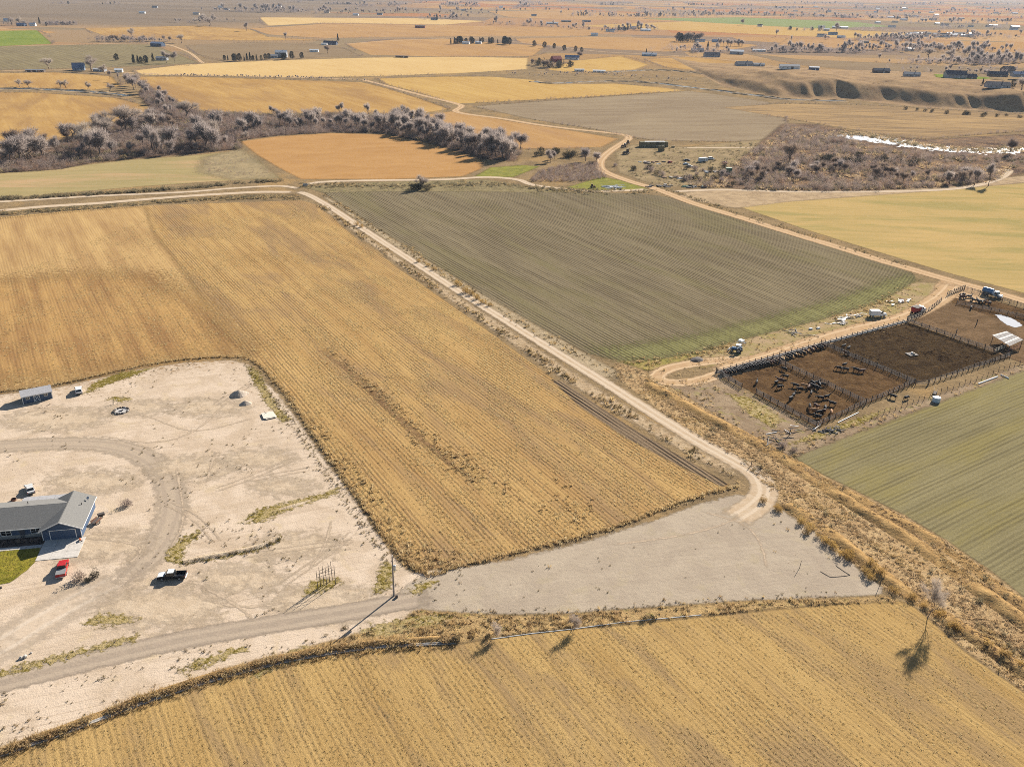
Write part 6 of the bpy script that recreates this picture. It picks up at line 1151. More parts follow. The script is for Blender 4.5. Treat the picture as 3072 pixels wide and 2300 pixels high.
link('feed_box', bev(MB().add([(-3.3, -.8, .9), (.7, -.8, .9), (.7, .8, .9), (-3.3, .8, .9), (-3.3, -1.2, 2.7), (.7, -1.2, 2.7), (.7, 1.2, 2.7), (-3.3, 1.2, 2.7)], [(3, 2, 1, 0), (0, 1, 5, 4), (1, 2, 6, 5), (2, 3, 7, 6), (3, 0, 4, 7), (4, 5, 6, 7)]), .05, 1), paint('deep_red', A(.30, .02, .025), .5, .15), o); link('feed_load', MB().box((-1.3, 0, 2.78), (3.7, 2.1, .14)).mesh(), W_woodd, o); link('box_rim', MB().box((-1.3, 1.18, 2.72), (4.0, .1, .14)).box((-1.3, -1.18, 2.72), (4.0, .1, .14)).mesh(), W_black, o)
for x in (3.0, -1.6, -2.6):
    for s in (-1, 1): wheel(o, x, s * 1.0, .5, .3)
o = thing('tank_truck', 'water truck with blue tank and pale cab by the holding pen', 'truck', tuple(un(2972, 888)), dirn((2128, 640), (2160, 650)) + .1); chassis(o, -3.6, 3.4); truck_cab(o, 2.2, W_pblue); link('roof_cap', bev(MB().box((2.0, 0, 2.6), (1.2, 1.9, .14)), .04, 1), W_white, o)
link('tank', bev(MB().tube((-3.5, 0, 2.0), (.7, 0, 2.0), 1.1, 1.1, 20), .06, 1), W_blue, o); link('tank_cradle', MB().box((-2.8, 0, .95), (.2, 1.9, .5)).box((0, 0, .95), (.2, 1.9, .5)).mesh(), W_rust, o); link('tank_walkway', MB().box((-1.4, 0, 3.12), (3.2, .6, .06)).mesh(), W_white, o)
for x in (3.4, -1.8, -2.9):
    for s in (-1, 1): wheel(o, x, s * 1.0, .5, .3)
o = thing('utility_van', 'white box bodied truck parked on the weedy strip', 'truck', tuple(un(2630, 950)), dirn((1878, 684), (1908, 682)) - .15); chassis(o, -2.8, 2.5)
link('box', bev(MB().box((-1.1, 0, 1.75), (3.6, 2.2, 1.9)), .06, 1), W_white, o); truck_cab(o, 1.3, W_white, 2.1, 2.05); link('rear_door', MB().box((-2.93, 0, 1.7), (.05, 1.8, 1.6)).mesh(), W_silver, o); link('door_handle', MB().box((-2.97, .1, 1.6), (.04, .06, .3)).mesh(), W_black, o)
for x in (2.4, -1.9):
    for s in (-1, 1): wheel(o, x, s * .95, .42, .26)
o = thing('tractor', 'old dark blue tractor with a white cab roof on the weedy strip', 'tractor', tuple(un(2213, 1056)), dirn((1600, 758), (1582, 750)) + .5)
link('hood', bev(MB().box((1.3, 0, 1.25), (2.0, .8, .8), 0, .9), .06, 1), W_blue, o); link('chassis', MB().box((.2, 0, .8), (3.6, .5, .5)).mesh(), W_black, o); cb = link('cab', MB().box((-.6, -.65, 1.9), (.08, .08, 1.5)).box((-.6, .65, 1.9), (.08, .08, 1.5)).box((.55, -.65, 1.9), (.08, .08, 1.5)).box((.55, .65, 1.9), (.08, .08, 1.5)).mesh(), W_black, o); link('cab_roof', bev(MB().box((0, 0, 2.72), (1.7, 1.7, .18)), .05, 1), W_white, o); link('seat', bev(MB().box((-.3, 0, 1.5), (.5, .5, .7)), .08, 1), W_black, o)
link('exhaust', MB().tube((1.2, .25, 1.6), (1.2, .25, 2.7), .05).mesh(), W_rust, o); link('loader_bucket', bev(MB().add([(2.9, -1, .25), (3.6, -1, .15), (2.9, -1, 1.0), (2.9, 1, .25), (3.6, 1, .15), (2.9, 1, 1.0)], [(0, 1, 2), (5, 4, 3), (0, 3, 4, 1), (1, 4, 5, 2), (2, 5, 3, 0)]), .02, 1), W_steel, o); link('loader_arm', MB().tube((.8, .55, 1.6), (2.9, .6, .7), .09).tube((.8, -.55, 1.6), (2.9, -.6, .7), .09).mesh(), W_blue, o)
for s in (-1, 1): wheel(o, -.5, s * .95, .85, .45); wheel(o, 1.9, s * .75, .5, .3); link('fender', MB().box((-.5, s * .78, 1.78), (1.4, .4, .08)).mesh(), W_blue, o)
o = thing('farm_implement', 'blue steel implement with pale arms behind the tractor', 'implement', tuple(un(2224, 1032)), .6)
for i in range(3): link('beam', MB().box((0, -1.0 + i, .7), (2.8, .16, .16)).mesh(), W_blue, o)
for i in range(6): link('shank', MB().tube((-1.2 + .5 * i, -1 + (i % 3), .7), (-1.3 + .5 * i, -1 + (i % 3), 0), .05).mesh(), W_rust, o)
link('drawbar', MB().tube((1.3, 0, .7), (2.6, 0, .6), .07).mesh(), W_rust, o); link('hopper', bev(MB().box((-.2, 0, 1.25), (1.4, 1.6, .8), 0, 1.2), .05, 1), W_white, o)
def heap(name, label, cat, p, n, ln, mats, spread, rz=0, sw=(.25, .05), flat=True):
    o = thing(name, label, cat, tuple(p), rz)
    for i in range(n):
        l_ = ln * (.5 + .7 * G.random()); w_ = sw[0] * (.6 + .9 * G.random()); t_ = sw[1] * (.7 + .6 * G.random()); q = G.normal(size=2) * spread
        link('board' if flat else 'pole', MB().box((0, 0, 0), (l_, w_, t_)).mesh() if flat else MB().tube((-l_ / 2, 0, 0), (l_ / 2, 0, 0), t_, t_ * .8, 6).mesh(), mats[i % len(mats)], o, (q[0], q[1], .08 + .06 * i / max(1, n / 8)), (0, .05 * G.normal(), G.normal() * .7))
    return o
heap('scrap_pile', 'white siding and board scrap heap beside the white truck', 'scrap pile', un(2520, 968), 14, 3.2, (W_concd, W_trim, W_concd, W_wood), (2.2, 1.0), .6, (.5, .1)); heap('scrap_pile', 'tangle of pale poles and white panels by the heap', 'scrap pile', un(2560, 950), 12, 4, (W_trim, W_wood, W_steel), (2.8, 1.2), .5, (.3, .12))
heap('lumber_pile', 'grey lumber and poles laid on the grass near the feed road', 'lumber pile', un(2385, 1000), 13, 3.6, (W_woodd, W_woodl, W_wood), (2.6, 1.0), -.5, (.2, .14)); heap('scrap_pile', 'mixed scrap metal heap between white truck and red truck', 'scrap pile', un(2700, 905), 18, 2.8, (W_rust, W_trim, W_steel, W_rust), (3.2, 1.2), .55, (.5, .2)); heap('brush_pile', 'dark heap of brush and boards at the front corner of the pens', 'brush pile', un(2498, 1292), 26, 2.2, (W_woodd, W_wood), (2.2, 1.2), .3, (.14, .14), False); heap('lumber_pile', 'bleached poles lying below the pen corner', 'lumber pile', un(2390, 1290), 9, 4, (W_wood, W_trim), (3, 1), .15, (.2, .12), False)
heap('lumber_pile', 'driftwood poles beside the ditch below the pens', 'lumber pile', un(2320, 1330), 8, 4, (W_wood,), (2.5, 1), .5, (.2, .12), False); mound('dark manure mound beside the turning loop', un(2090, 1080), 2.2, .9, 5, W_woodd)
for x, y, lb in ((2432, 988, 'white plastic tub on the grass by the lumber'), (2455, 986, 'flat white panel on the grass by the lumber')): tag(link('plastic_tub', bev(MB().box((0, 0, .3), (1.4, .9, .5), .3, .8), .08, 1), W_white, None, tuple(un(x, y))), lb, 'tub')

# ================================================================ HAY STACK, JUNK YARD
hs = thing('hay_stack', 'long stack of big hay bales with a white tarp by the road bend', 'hay stack', tuple(at(1412, 317)), R_(8))
H_m = paint('weathered_hay', A(.19, .165, .09), .95, .3, 2, bump=.05); H_m2 = paint('bleached_hay', A(.30, .25, .15), .95, .25, 2, bump=.05)
_bale = bev(MB().box((0, 0, 0), (2.35, 1.3, 1.25)), .08, 1, 'bale'); _bale.materials.append(H_m); _bale2 = _bale.copy(); _bale2.materials.clear(); _bale2.materials.append(H_m2)
for r in range(3):
    for c in range(9):
        for k in range(3):
            if k == 2 and 1 < c < 8 and r == 1: continue
            if (c, r) == (5, 0) and k: continue
            link('bale', _bale2 if G.random() < .25 else _bale, None, hs, (-10 + c * 2.45 + .08 * G.normal(), -1.5 + r * 1.5 + .08 * G.normal(), .63 + k * 1.27), .03 * G.normal())
link('tarp', bev(MB().box((.6, .1, 3.95), (16, 2.9, .12), 0, .9), .04, 1), W_white, hs)
h2 = thing('hay_stack', 'short leaning stack of hay bales before the long stack', 'hay stack', tuple(at(1428, 327)), R_(14))
for k in range(3):
    for c in range(2): link('bale', _bale, None, h2, (-1.2 + c * 2.4, .15 * k, .63 + k * 1.27), .05 * G.normal())
link('bale', _bale2, None, thing('hay_bale', 'loose hay bale fallen beside the long stack', 'hay bale', tuple(at(1454, 319)), .2), (0, 0, .63)); 
def machine(label, x, y, rz, m1, m2, nm='farm_machine', s=1.0):
    o = thing(nm, label, 'farm machine', tuple(at(x, y)), rz); o.scale = (s,) * 3; link('body', bev(MB().box((.6, 0, 1.2), (2.4, 1.0, .9), 0, .85), .08, 1), m1, o); link('cab', bev(MB().box((-1.0, 0, 1.9), (1.4, 1.4, 1.9), 0, .85), .08, 1), W_glass, o); link('cab_roof', bev(MB().box((-1, 0, 2.92), (1.6, 1.6, .14)), .04, 1), m2, o); link('exhaust', MB().tube((.9, .3, 1.5), (.9, .3, 2.8), .06).mesh(), W_black, o)
    for sd in (-1, 1): wheel(o, -1.0, sd * .95, .85, .45); wheel(o, 1.5, sd * .8, .52, .3)
    link('tow_bar', MB().tube((-1.8, 0, .7), (-3.4, 0, .5), .1).mesh(), W_rust, o); return o
machine('dark tractor parked uphill at the road bend', 1357, 311, 1.2, W_rust, W_black); machine('dark tractor just below the road bend', 1347, 318, 2.6, W_woodd, W_silver); machine('black tractor among the weeds below the hay stack', 1352, 333, 3.5, W_black, W_woodd, s=1.2)
machine('rust coloured machine on the grass between the roads', 1281, 406, .3, W_rust, W_rust, s=.8)
o = thing('camper_trailer', 'white camper trailer with pale blue side in the junk yard', 'camper', tuple(at(1518, 350)), R_(24)); link('body', bev(MB().box((0, 0, 1.7), (6.5, 2.4, 2.5)), .12, 2), W_pblue, o); link('roof', bev(MB().box((0, 0, 3.0), (6.4, 2.3, .14)), .05, 1), W_white, o)
for x in (-1.8, .2, 2.2): window(o, x, -1.22, 2.0, 1.0, .6, cols=1, rows=1)
link('door', MB().box((1.2, -1.22, 1.45), (.7, .05, 1.8)).mesh(), W_white, o); link('hitch', MB().tube((3.2, 0, .6), (4.6, 0, .5), .08).mesh(), W_rust, o)
for sd in (-1, 1): wheel(o, -.4, sd * 1.1, .36, .22)
wagon('parked_van', 'small white van uphill of the camper trailer', 'van', at(1536, 345), .3, W_white, [(-2.3, .4), (2.25, .4), (2.38, .66), (2.28, .95), (1.35, 1.1), (-2.36, 1.1)], [(-2.32, 1.08), (1.35, 1.08), (.7, 1.9), (-2.2, 1.95)], 1.95)
for x, y, r, mt, lb in ((1484, 348, .1, W_black, 'black wrecked car uppermost in the junk yard'), (1482, 356, .4, W_pblue, 'pale blue wrecked car in the junk yard'), (1490, 361, -.2, W_silver, 'silver wrecked car in the junk yard'), (1447, 352, .9, W_red, 'dull red wrecked car near the brush'), (1566, 353, 2.0, paint('maroon_paint', A(.2, .04, .04), .6, .2), 'maroon wrecked car near the green tank')): wagon('wrecked_car', lb, 'car', at(x, y), r, mt, [(-2.25, .3), (2.2, .3), (2.3, .55), (2.2, .8), (1.05, .92), (-1.75, .95), (-2.28, .88)], [(-1.8, .93), (1.05, .91), (.3, 1.4), (-1.15, 1.4)], 1.8)
o = thing('storage_tank', 'green box tank with white base in the junk yard', 'tank', tuple(at(1573, 376)), .1); link('tank', bev(MB().box((0, 0, 2.6), (4.0, 2.6, 3.0)), .15, 2), W_grn, o); link('roof', bev(MB().box((0, 0, 4.15), (4.1, 2.7, .14)), .04, 1), paint('faded_green', A(.3, .36, .26), .7, .2), o); link('base', MB().box((-.8, -.3, .55), (2.4, 2.4, 1.1)).mesh(), W_white, o)
heap('pipe_pile', 'grey stack of irrigation pipes on the grass by the track', 'pipe pile', at(1325, 405), 22, 13, (W_steel, W_white, W_silver), (1.2, 2.2), R_(6), (.2, .16), False)
for x, y, lb, mt in ((1432, 402, 'dark scrap boards uphill of the road fork', (W_woodd, W_wood)), (1490, 403, 'long dark scrap row by the marsh shrubs', (W_woodd, W_grn, W_wood)), (1470, 385, 'scattered scrap near the junk yard middle', (W_rust, W_woodd, W_trim)), (1410, 352, 'scrap strewn at the junk yard edge', (W_rust, W_trim, W_woodd)), (1540, 372, 'junk heap below the camper trailer', (W_woodd, W_rust, W_silver))): heap('scrap_pile', lb, 'scrap pile', at(x, y), 14, 3.5, mt, (5, 2.2), .1, (.9, .5))

# ================================================================ FAR FARMS
def roofm(n, c): return paint(n, A(*c), .9, .2, .5)
RF = dict(dark=roofm('dark_roof', (.05, .055, .075)), grey=roofm('grey_roof', (.22, .22, .23)), pale=roofm('pale_roof', (.55, .55, .55)), blue=roofm('blue_roof', (.12, .18, .28)), red=roofm('red_roof', (.22, .035, .03)), brown=roofm('brown_roof', (.16, .11, .08)), white=W_white)
WL = dict(white=roofm('white_wall', (.7, .69, .66)), cream=roofm('cream_wall', (.5, .42, .32)), navy=roofm('navy_wall', (.05, .08, .14)), red=roofm('barn_red_wall', (.22, .03, .03)), grey=roofm('grey_wall', (.3, .31, .33)), brown=roofm('brown_wall', (.14, .10, .075)), blue=roofm('blue_wall', (.22, .3, .4)))
_win = MB().box((0, 0, 0), (1.2, .1, 1.1)).mesh('window'); _win.materials.append(W_glass); _dor = MB().box((0, 0, 1.05), (1.1, .1, 2.1)).mesh('door'); _dor.materials.append(W_white); _bdor = MB().box((0, 0, 1.7), (3.4, .1, 3.4)).mesh('barn_door'); _bdor.materials.append(W_black)
def building(nm, cat, label, x, y, w_, d_, h, rh, rot, wall, roof, nw=3, barn=False, group=None, chim=False):
    p = ath(x, y); o = thing(nm, label, cat, tuple(p), R_(rot), group)
    link('wall', gable_walls(MB(), -w_ / 2, w_ / 2, 0, d_, h, h + rh, 'x').mesh(), WL[wall], o)
    for y0 in (-.5, d_ + .5): sl = rh / (d_ / 2); rr = link('roof', roof_slab(MB(), (-w_ / 2 - .5, y0, h - sl * .5), (w_ / 2 + .5, y0, h - sl * .5), (w_ / 2 + .5, d_ / 2, h + rh), (-w_ / 2 - .5, d_ / 2, h + rh), .15).mesh(), RF[roof], o)
    if chim: link('chimney', MB().box((w_ * .2, d_ * .5, h + rh + .3), (.8, .8, 1.6)).mesh(), WL['brown'], rr)
    for i in range(nw): link('window', _win, None, o, (-w_ / 2 + w_ * (i + .6) / (nw + .2), -.02, min(1.7, h * .6)))
    if h > 4.6 and not barn:
        for i in range(nw): link('window', _win, None, o, (-w_ / 2 + w_ * (i + .6) / (nw + .2), -.02, h - 1.2))
    link('barn_door' if barn else 'door', _bdor if barn else _dor, None, o, (w_ * .12, -.03, 0)); return o
FARMS = [
 ('farm_house', 'small white house farthest along the upper plain edge', 14, 47, 14, 9, 4, 3, 5, 'white', 'pale'), ('farm_house', 'dark blue roofed house between bare trees of the plain farm', 44, 57, 18, 10, 3.5, 3, -6, 'navy', 'blue'), ('farm_house', 'white gabled house beside the dark firs of the plain farm', 70, 57, 12, 9, 4, 3, 8, 'white', 'cream' if 0 else 'pale'),
 ('barn', 'navy blue barn standing alone above the windrow field', 337, 101, 21, 12, 5, 2.2, -12, 'navy', 'blue', 2, True), ('farm_house', 'steep roofed blue house by the big bare tree', 170, 153, 14, 11, 3, 6, 20, 'blue', 'blue'), ('farm_shed', 'low pale roofed shed beyond the steep blue house', 213, 155, 15, 7, 2.6, 1.2, -4, 'grey', 'pale'), ('farm_shed', 'small white shed at the hedge corner', 256, 157, 9, 6, 3, 1.4, 10, 'white', 'white'), ('farm_shed', 'long low dark shed beside the lane under the windrow field', 75, 156, 22, 6, 2.2, .8, 3, 'brown', 'grey'), ('farm_house', 'grey house tucked behind the two bare cottonwoods', 348, 131, 15, 9, 3.2, 2, 0, 'grey', 'grey'),
 ('farm_shed', 'long dark red shed alone in the far orange field', 907, 61, 25, 9, 4.5, 1.8, -3, 'red', 'brown', 3, True), ('farm_house', 'dark roofed farmhouse before the orange field', 712, 97, 24, 11, 3.2, 3.2, -6, 'navy', 'dark'), ('farm_shed', 'white garage in front of the dark roofed farmhouse', 700, 98, 10, 6, 2.6, 1.0, -6, 'white', 'pale'), ('farm_house', 'tall pale grey farmhouse among round evergreens', 607, 125, 17, 11, 7.5, 3, 5, 'grey', 'pale'), ('farm_shed', 'low grey wing beside the tall farmhouse', 592, 126, 10, 8, 3.4, 1.6, 5, 'grey', 'grey'), ('farm_shed', 'white shed beside the dark round bush', 678, 113, 14, 7, 3, 1.4, 0, 'white', 'white'), ('farm_shed', 'dark low shed standing on the pale field edge', 868, 125, 20, 4, 2.2, .6, -2, 'brown', 'dark'),
 ('farm_house', 'white roofed house within the far evergreen grove', 1006, 96, 14, 9, 3, 2, -5, 'white', 'pale'), ('farm_shed', 'white garage at the end of the evergreen grove', 1033, 95, 12, 8, 3, 1.6, -5, 'white', 'white'), ('farm_house', 'far grey house beside a single dark fir', 938, 44, 20, 10, 4, 3, 0, 'grey', 'grey'),
 ('barn', 'red barn beside a blue grey roofed house', 1205, 135, 14, 12, 5, 4, 25, 'red', 'red', 1, True), ('farm_house', 'blue grey roofed house behind the red barn', 1235, 129, 22, 11, 3.2, 3, -8, 'white', 'blue'), ('farm_shed', 'white trailer house below the red barn', 1252, 155, 13, 5, 2.6, .8, 8, 'white', 'pale'), ('farm_shed', 'second white trailer past the red barn', 1294, 157, 17, 5, 2.4, .8, -3, 'white', 'white'), ('farm_house', 'pale blue house with one fir at the junction', 1403, 122, 24, 10, 3, 2.4, -4, 'blue', 'pale'),
 ('farm_shed', 'long pale roofed shed of the far feed yard', 1193, 53, 34, 10, 4, 2, -3, 'grey', 'pale'), ('farm_shed', 'dark shed behind the far feed yard', 1223, 48, 30, 9, 3, 1.5, -3, 'brown', 'dark'), ('farm_shed', 'dark twin peaked shed far past the feed yard', 1267, 48, 26, 9, 3, 2, -3, 'navy', 'dark'), ('farm_house', 'white house at the hamlet entrance', 1284, 78, 16, 9, 4, 2.4, -3, 'white', 'pale'), ('farm_house', 'cream house in the middle of the hamlet', 1346, 66, 20, 10, 4, 3, 4, 'cream', 'brown'), ('farm_house', 'blue roofed house at the hamlet front', 1318, 69, 22, 10, 4, 2.5, -6, 'white', 'blue'), ('farm_house', 'long white house at the hamlet end', 1395, 68, 26, 10, 4, 2, 0, 'white', 'white'), ('farm_house', 'grey house behind the hamlet evergreens', 1368, 63, 18, 10, 4, 2.5, 0, 'grey', 'grey'),
 ('farm_house', 'blue roofed house between the rust grove and poplars', 1512, 91, 22, 10, 3, 2.5, -5, 'white', 'blue'), ('farm_house', 'blue house at the poplar row', 1549, 92, 20, 10, 3.4, 2.5, 0, 'blue', 'blue'), ('farm_house', 'grey house by the lone dark fir', 1507, 112, 22, 10, 3, 2.5, -4, 'grey', 'grey'), ('farm_house', 'large dark roofed house with pale gables', 1540, 124, 26, 13, 3.4, 4, 8, 'grey', 'dark'), ('barn', 'blue grey metal barn beside the large dark house', 1591, 118, 24, 14, 5, 2.5, -12, 'grey', 'pale', 1, True), ('farm_shed', 'white gravel yard shed past the metal barn', 1640, 112, 24, 8, 3, 1.2, -5, 'white', 'pale'), ('farm_house', 'dark lean roofed house above the mounds', 1611, 143, 26, 11, 3, 3.4, 18, 'grey', 'dark'), ('farm_house', 'low grey house beside the lean roofed one', 1640, 144, 16, 9, 2.8, 1.8, 0, 'grey', 'grey'),
 ('barn', 'long white walled barn with grey roof above the bluff', 1706, 150, 27, 12, 4, 2, -6, 'white', 'grey', 4, True), ('farm_shed', 'dark square shed near the long barn', 1759, 152, 13, 8, 3.6, 1, -6, 'navy', 'pale'), ('farm_house', 'dark roofed house with firs on the plateau', 1905, 158, 22, 11, 3.2, 2.8, -6, 'brown', 'dark'), ('farm_house', 'grey bungalow at the plateau lane', 1971, 166, 20, 11, 3, 2.6, -8, 'grey', 'grey'), ('farm_house', 'large navy roofed house on the yellow lawn', 2066, 170, 26, 13, 5, 4.5, -4, 'grey', 'dark'), ('farm_house', 'lower navy wing house beside the large one', 2096, 171, 16, 11, 3, 3, -10, 'brown', 'dark'), ('farm_house', 'brown brick house with dark roof by the white drive', 2157, 167, 24, 12, 3.6, 3.4, -8, 'brown', 'dark'), ('farm_house', 'gabled brown house behind the brick house', 2181, 157, 18, 11, 4.5, 4, 10, 'brown', 'brown'), ('farm_house', 'blue roofed house at the lawn corner', 2203, 167, 18, 11, 4, 3, 0, 'grey', 'blue'), ('farm_house', 'slate house with a white garage front below the lawn', 2158, 191, 24, 12, 3.4, 3, -6, 'grey', 'dark'), ('farm_shed', 'bright white roofed shed inside the far woods', 1966, 110, 16, 9, 4, 1.6, -6, 'white', 'white'), ('farm_shed', 'dark shed at the front of the far woods', 1868, 94, 18, 9, 4, 1.2, -4, 'brown', 'dark'), ('farm_house', 'blue grey house under the tall far tree', 1800, 76, 22, 10, 4, 3, 0, 'blue', 'grey'), ('farm_house', 'white house beside the tall far tree', 1776, 80, 22, 10, 4, 3, 0, 'white', 'grey'), ('farm_house', 'pale blue house below the tall far tree', 1818, 83, 18, 9, 3.5, 2.5, 0, 'blue', 'pale'),
]
for f in FARMS:
    nm, lb, x, y, w_, d_, h, rh, rot, wl, rf = f[:11]; wl = wl if wl in WL else 'grey'
    building(nm, {'farm_house': 'house', 'barn': 'barn', 'farm_shed': 'shed'}[nm], lb, x, y, w_, d_, h, rh, rot, wl, rf, f[11] if len(f) > 11 else max(2, int(w_ / 5)), len(f) > 12, None, nm == 'farm_house')
for i in range(70):
    x = 1640 + 572 * G.random() ** .8; y = 16 + 52 * G.random() ** 1.2
    if i > 45: x, y = 1960 + 150 * G.random(), 74 + 8 * G.random()
    wl, rf = ('white', 'cream', 'grey', 'white')[G.integers(4)], ('pale', 'grey', 'white', 'brown')[G.integers(4)]
    building('valley_house', 'house', f'{wl} walled {rf} roofed house ' + ('among the upper valley trees' if y < 36 and i <= 45 else 'of the scattered valley settlement' if i <= 45 else 'in the far roadside row'), x, y, 14 + 14 * G.random(), 9 + 4 * G.random(), 4, 2 + G.random(), G.random() * 40 - 20, wl, rf, 2, False, 'houses scattered over the far valley' if i <= 45 else 'houses in the far roadside row')
for i in range(14):
    x = (300, 330, 420, 470, 480, 570, 600, 640, 700, 760, 820, 1000, 1080, 1150)[i]; building('valley_house', 'house', 'tiny pale farm building near the top fields', x + 10 * G.random(), 14 + 22 * G.random(), 18, 10, 4, 2.5, 0, ('white', 'grey', 'cream')[i % 3], ('pale', 'dark', 'grey')[i % 3], 2, False, 'tiny farm buildings of the top fields')
sheet('lawn', [(2016, 168), (2060, 172), (2130, 178), (2140, 184), (2060, 184), (2020, 180)], M_bg, .25, margin=4, label='yellow green lawn of the plateau houses', hill=True, cell=5)
# far trees one can point at
for k, x, y, h, lb in (('cotton', 107, 150, 14, 'round bare tree on the lane under the windrow field'), ('cotton', 198, 153, 18, 'broad bare tree beside the steep blue house'), ('cotton', 226, 158, 10, 'pale bare tree beside the small white shed'), ('tall', 360, 137, 16, 'pair of bare cottonwoods by the grey house, the wider one'), ('tall', 378, 137, 15, 'slimmer bare cottonwood by the grey house'), ('cotton', 453, 57, 19, 'dark bare tree on the upper stubble'), ('tall', 532, 68, 18, 'lone bare tree at the field road junction'), ('cotton', 392, 94, 15, 'fan shaped bare tree past the blue barn'), ('cotton', 286, 80, 16, 'wide bare tree above the brush band'), ('round', 707, 116, 13, 'dark round bush tree beside the white shed'), ('tall', 616, 86, 14, 'bare tree on the road to the dark roofed farmhouse'), ('tall', 1806, 70, 24, 'tall far tree over the blue grey house'), ('tall', 1675, 80, 18, 'crooked far tree in the yellow field'), ('tall', 1710, 93, 15, 'upright far tree left of the field oak'), ('tall', 1782, 92, 16, 'far field oak below the blue houses'), ('round', 1605, 56, 20, 'lone tree in the far green crop'), ('cotton', 2206, 196, 14, 'bare tree beside the slate house'), ('cotton', 2006, 128, 20, 'large spreading tree before the white roofed shed'), ('cotton', 2055, 128, 18, 'second spreading tree before the far woods'), ('round', 1252, 128, 12, 'dark tree beside the blue grey roofed house')): T(k, x, y, h, lb)
for i, (x, y) in enumerate(((42, 188), (63, 190), (130, 190), (143, 190), (190, 194), (237, 197))): T('cotton', x, y, 7.5 + G.random(), 'small bare tree of the row on the straw field', 'small bare trees on the straw field')
for k, x, y, h, lb in (('fir', 86, 53, 15, 'tall dark fir by the white gabled house'), ('fir', 100, 57, 9, 'short dark fir by the white gabled house'), ('evergreen', 252, 131, 9, 'dark round evergreen standing by itself before the grey house'), ('fir', 331, 134, 12, 'dark fir nearest the grey house'), ('evergreen', 613, 130, 10, 'round evergreen in front of the tall grey farmhouse'), ('evergreen', 652, 127, 9, 'last round evergreen of the tall grey farmhouse'), ('fir', 730, 90, 14, 'dark fir behind the dark roofed farmhouse'), ('fir', 944, 45, 20, 'dark fir at the far grey house'), ('fir', 1396, 117, 9, 'dark fir behind the pale blue house'), ('fir', 1528, 110, 16, 'lone tall fir by the grey house'), ('fir', 2122, 184, 8, 'small fir at the end of the yellow lawn'), ('evergreen', 2187, 190, 9, 'dark evergreen beside the slate house')): T(k, x, y, h, lb)
trees(0, 'dark fir in the cluster before the grey house', 'firs before the grey house', [(288, 137), (300, 138), (318, 137)], 6, (9, 13), 1.5, ('fir', 'evergreen'))
trees(0, 'dark evergreen of the clipped row beyond the pale field', 'evergreens of the clipped row', [(488, 131), (510, 133), (535, 132), (562, 132)], 13, (7, 12), 1.5, ('evergreen', 'olive', 'fir'))
trees(0, 'round evergreen beside the tall grey farmhouse', 'evergreens by the tall farmhouse', [(556, 129), (632, 128), (642, 128)], 5, (8, 11), 1.5, ('evergreen',))
trees(('by the white roofed house', 'between the garages', 'at the lane end'), 'dark evergreen of the far grove', 'evergreens of the far grove', [(977, 96), (1000, 94), (1025, 95), (1050, 94), (1075, 95), (1105, 97)], 24, (9, 15), 5, ('evergreen', 'fir'))
for x, y in ((1154, 101), (1176, 104), (1197, 106), (1219, 110), (1243, 112), (1256, 114)): T('evergreen', x, y, 9 + 2 * G.random(), 'round evergreen spaced along the far lane', 'round evergreens along the far lane')
trees(('on the road side', 'below it', 'by the trailers'), 'dark tree crowding the red barn', 'trees around the red barn', [(1158, 140), (1184, 147), (1202, 147), (1225, 145)], 16, (7, 12), 4, ('olive', 'round', 'shrub'))
trees(('at the hamlet end', 'in its middle', 'by the blue roof'), 'dark tree of the rust grove', 'trees of the rust grove', [(1462, 90), (1480, 91), (1510, 91)], 14, (12, 20), 4, ('round', 'evergreen', 'round'))
trees(('near the house', 'in the middle', 'at the far end'), 'grey poplar of the far row', 'poplars of the far row', [(1556, 100), (1580, 101), (1604, 101)], 16, (10, 15), 3, ('tall',))
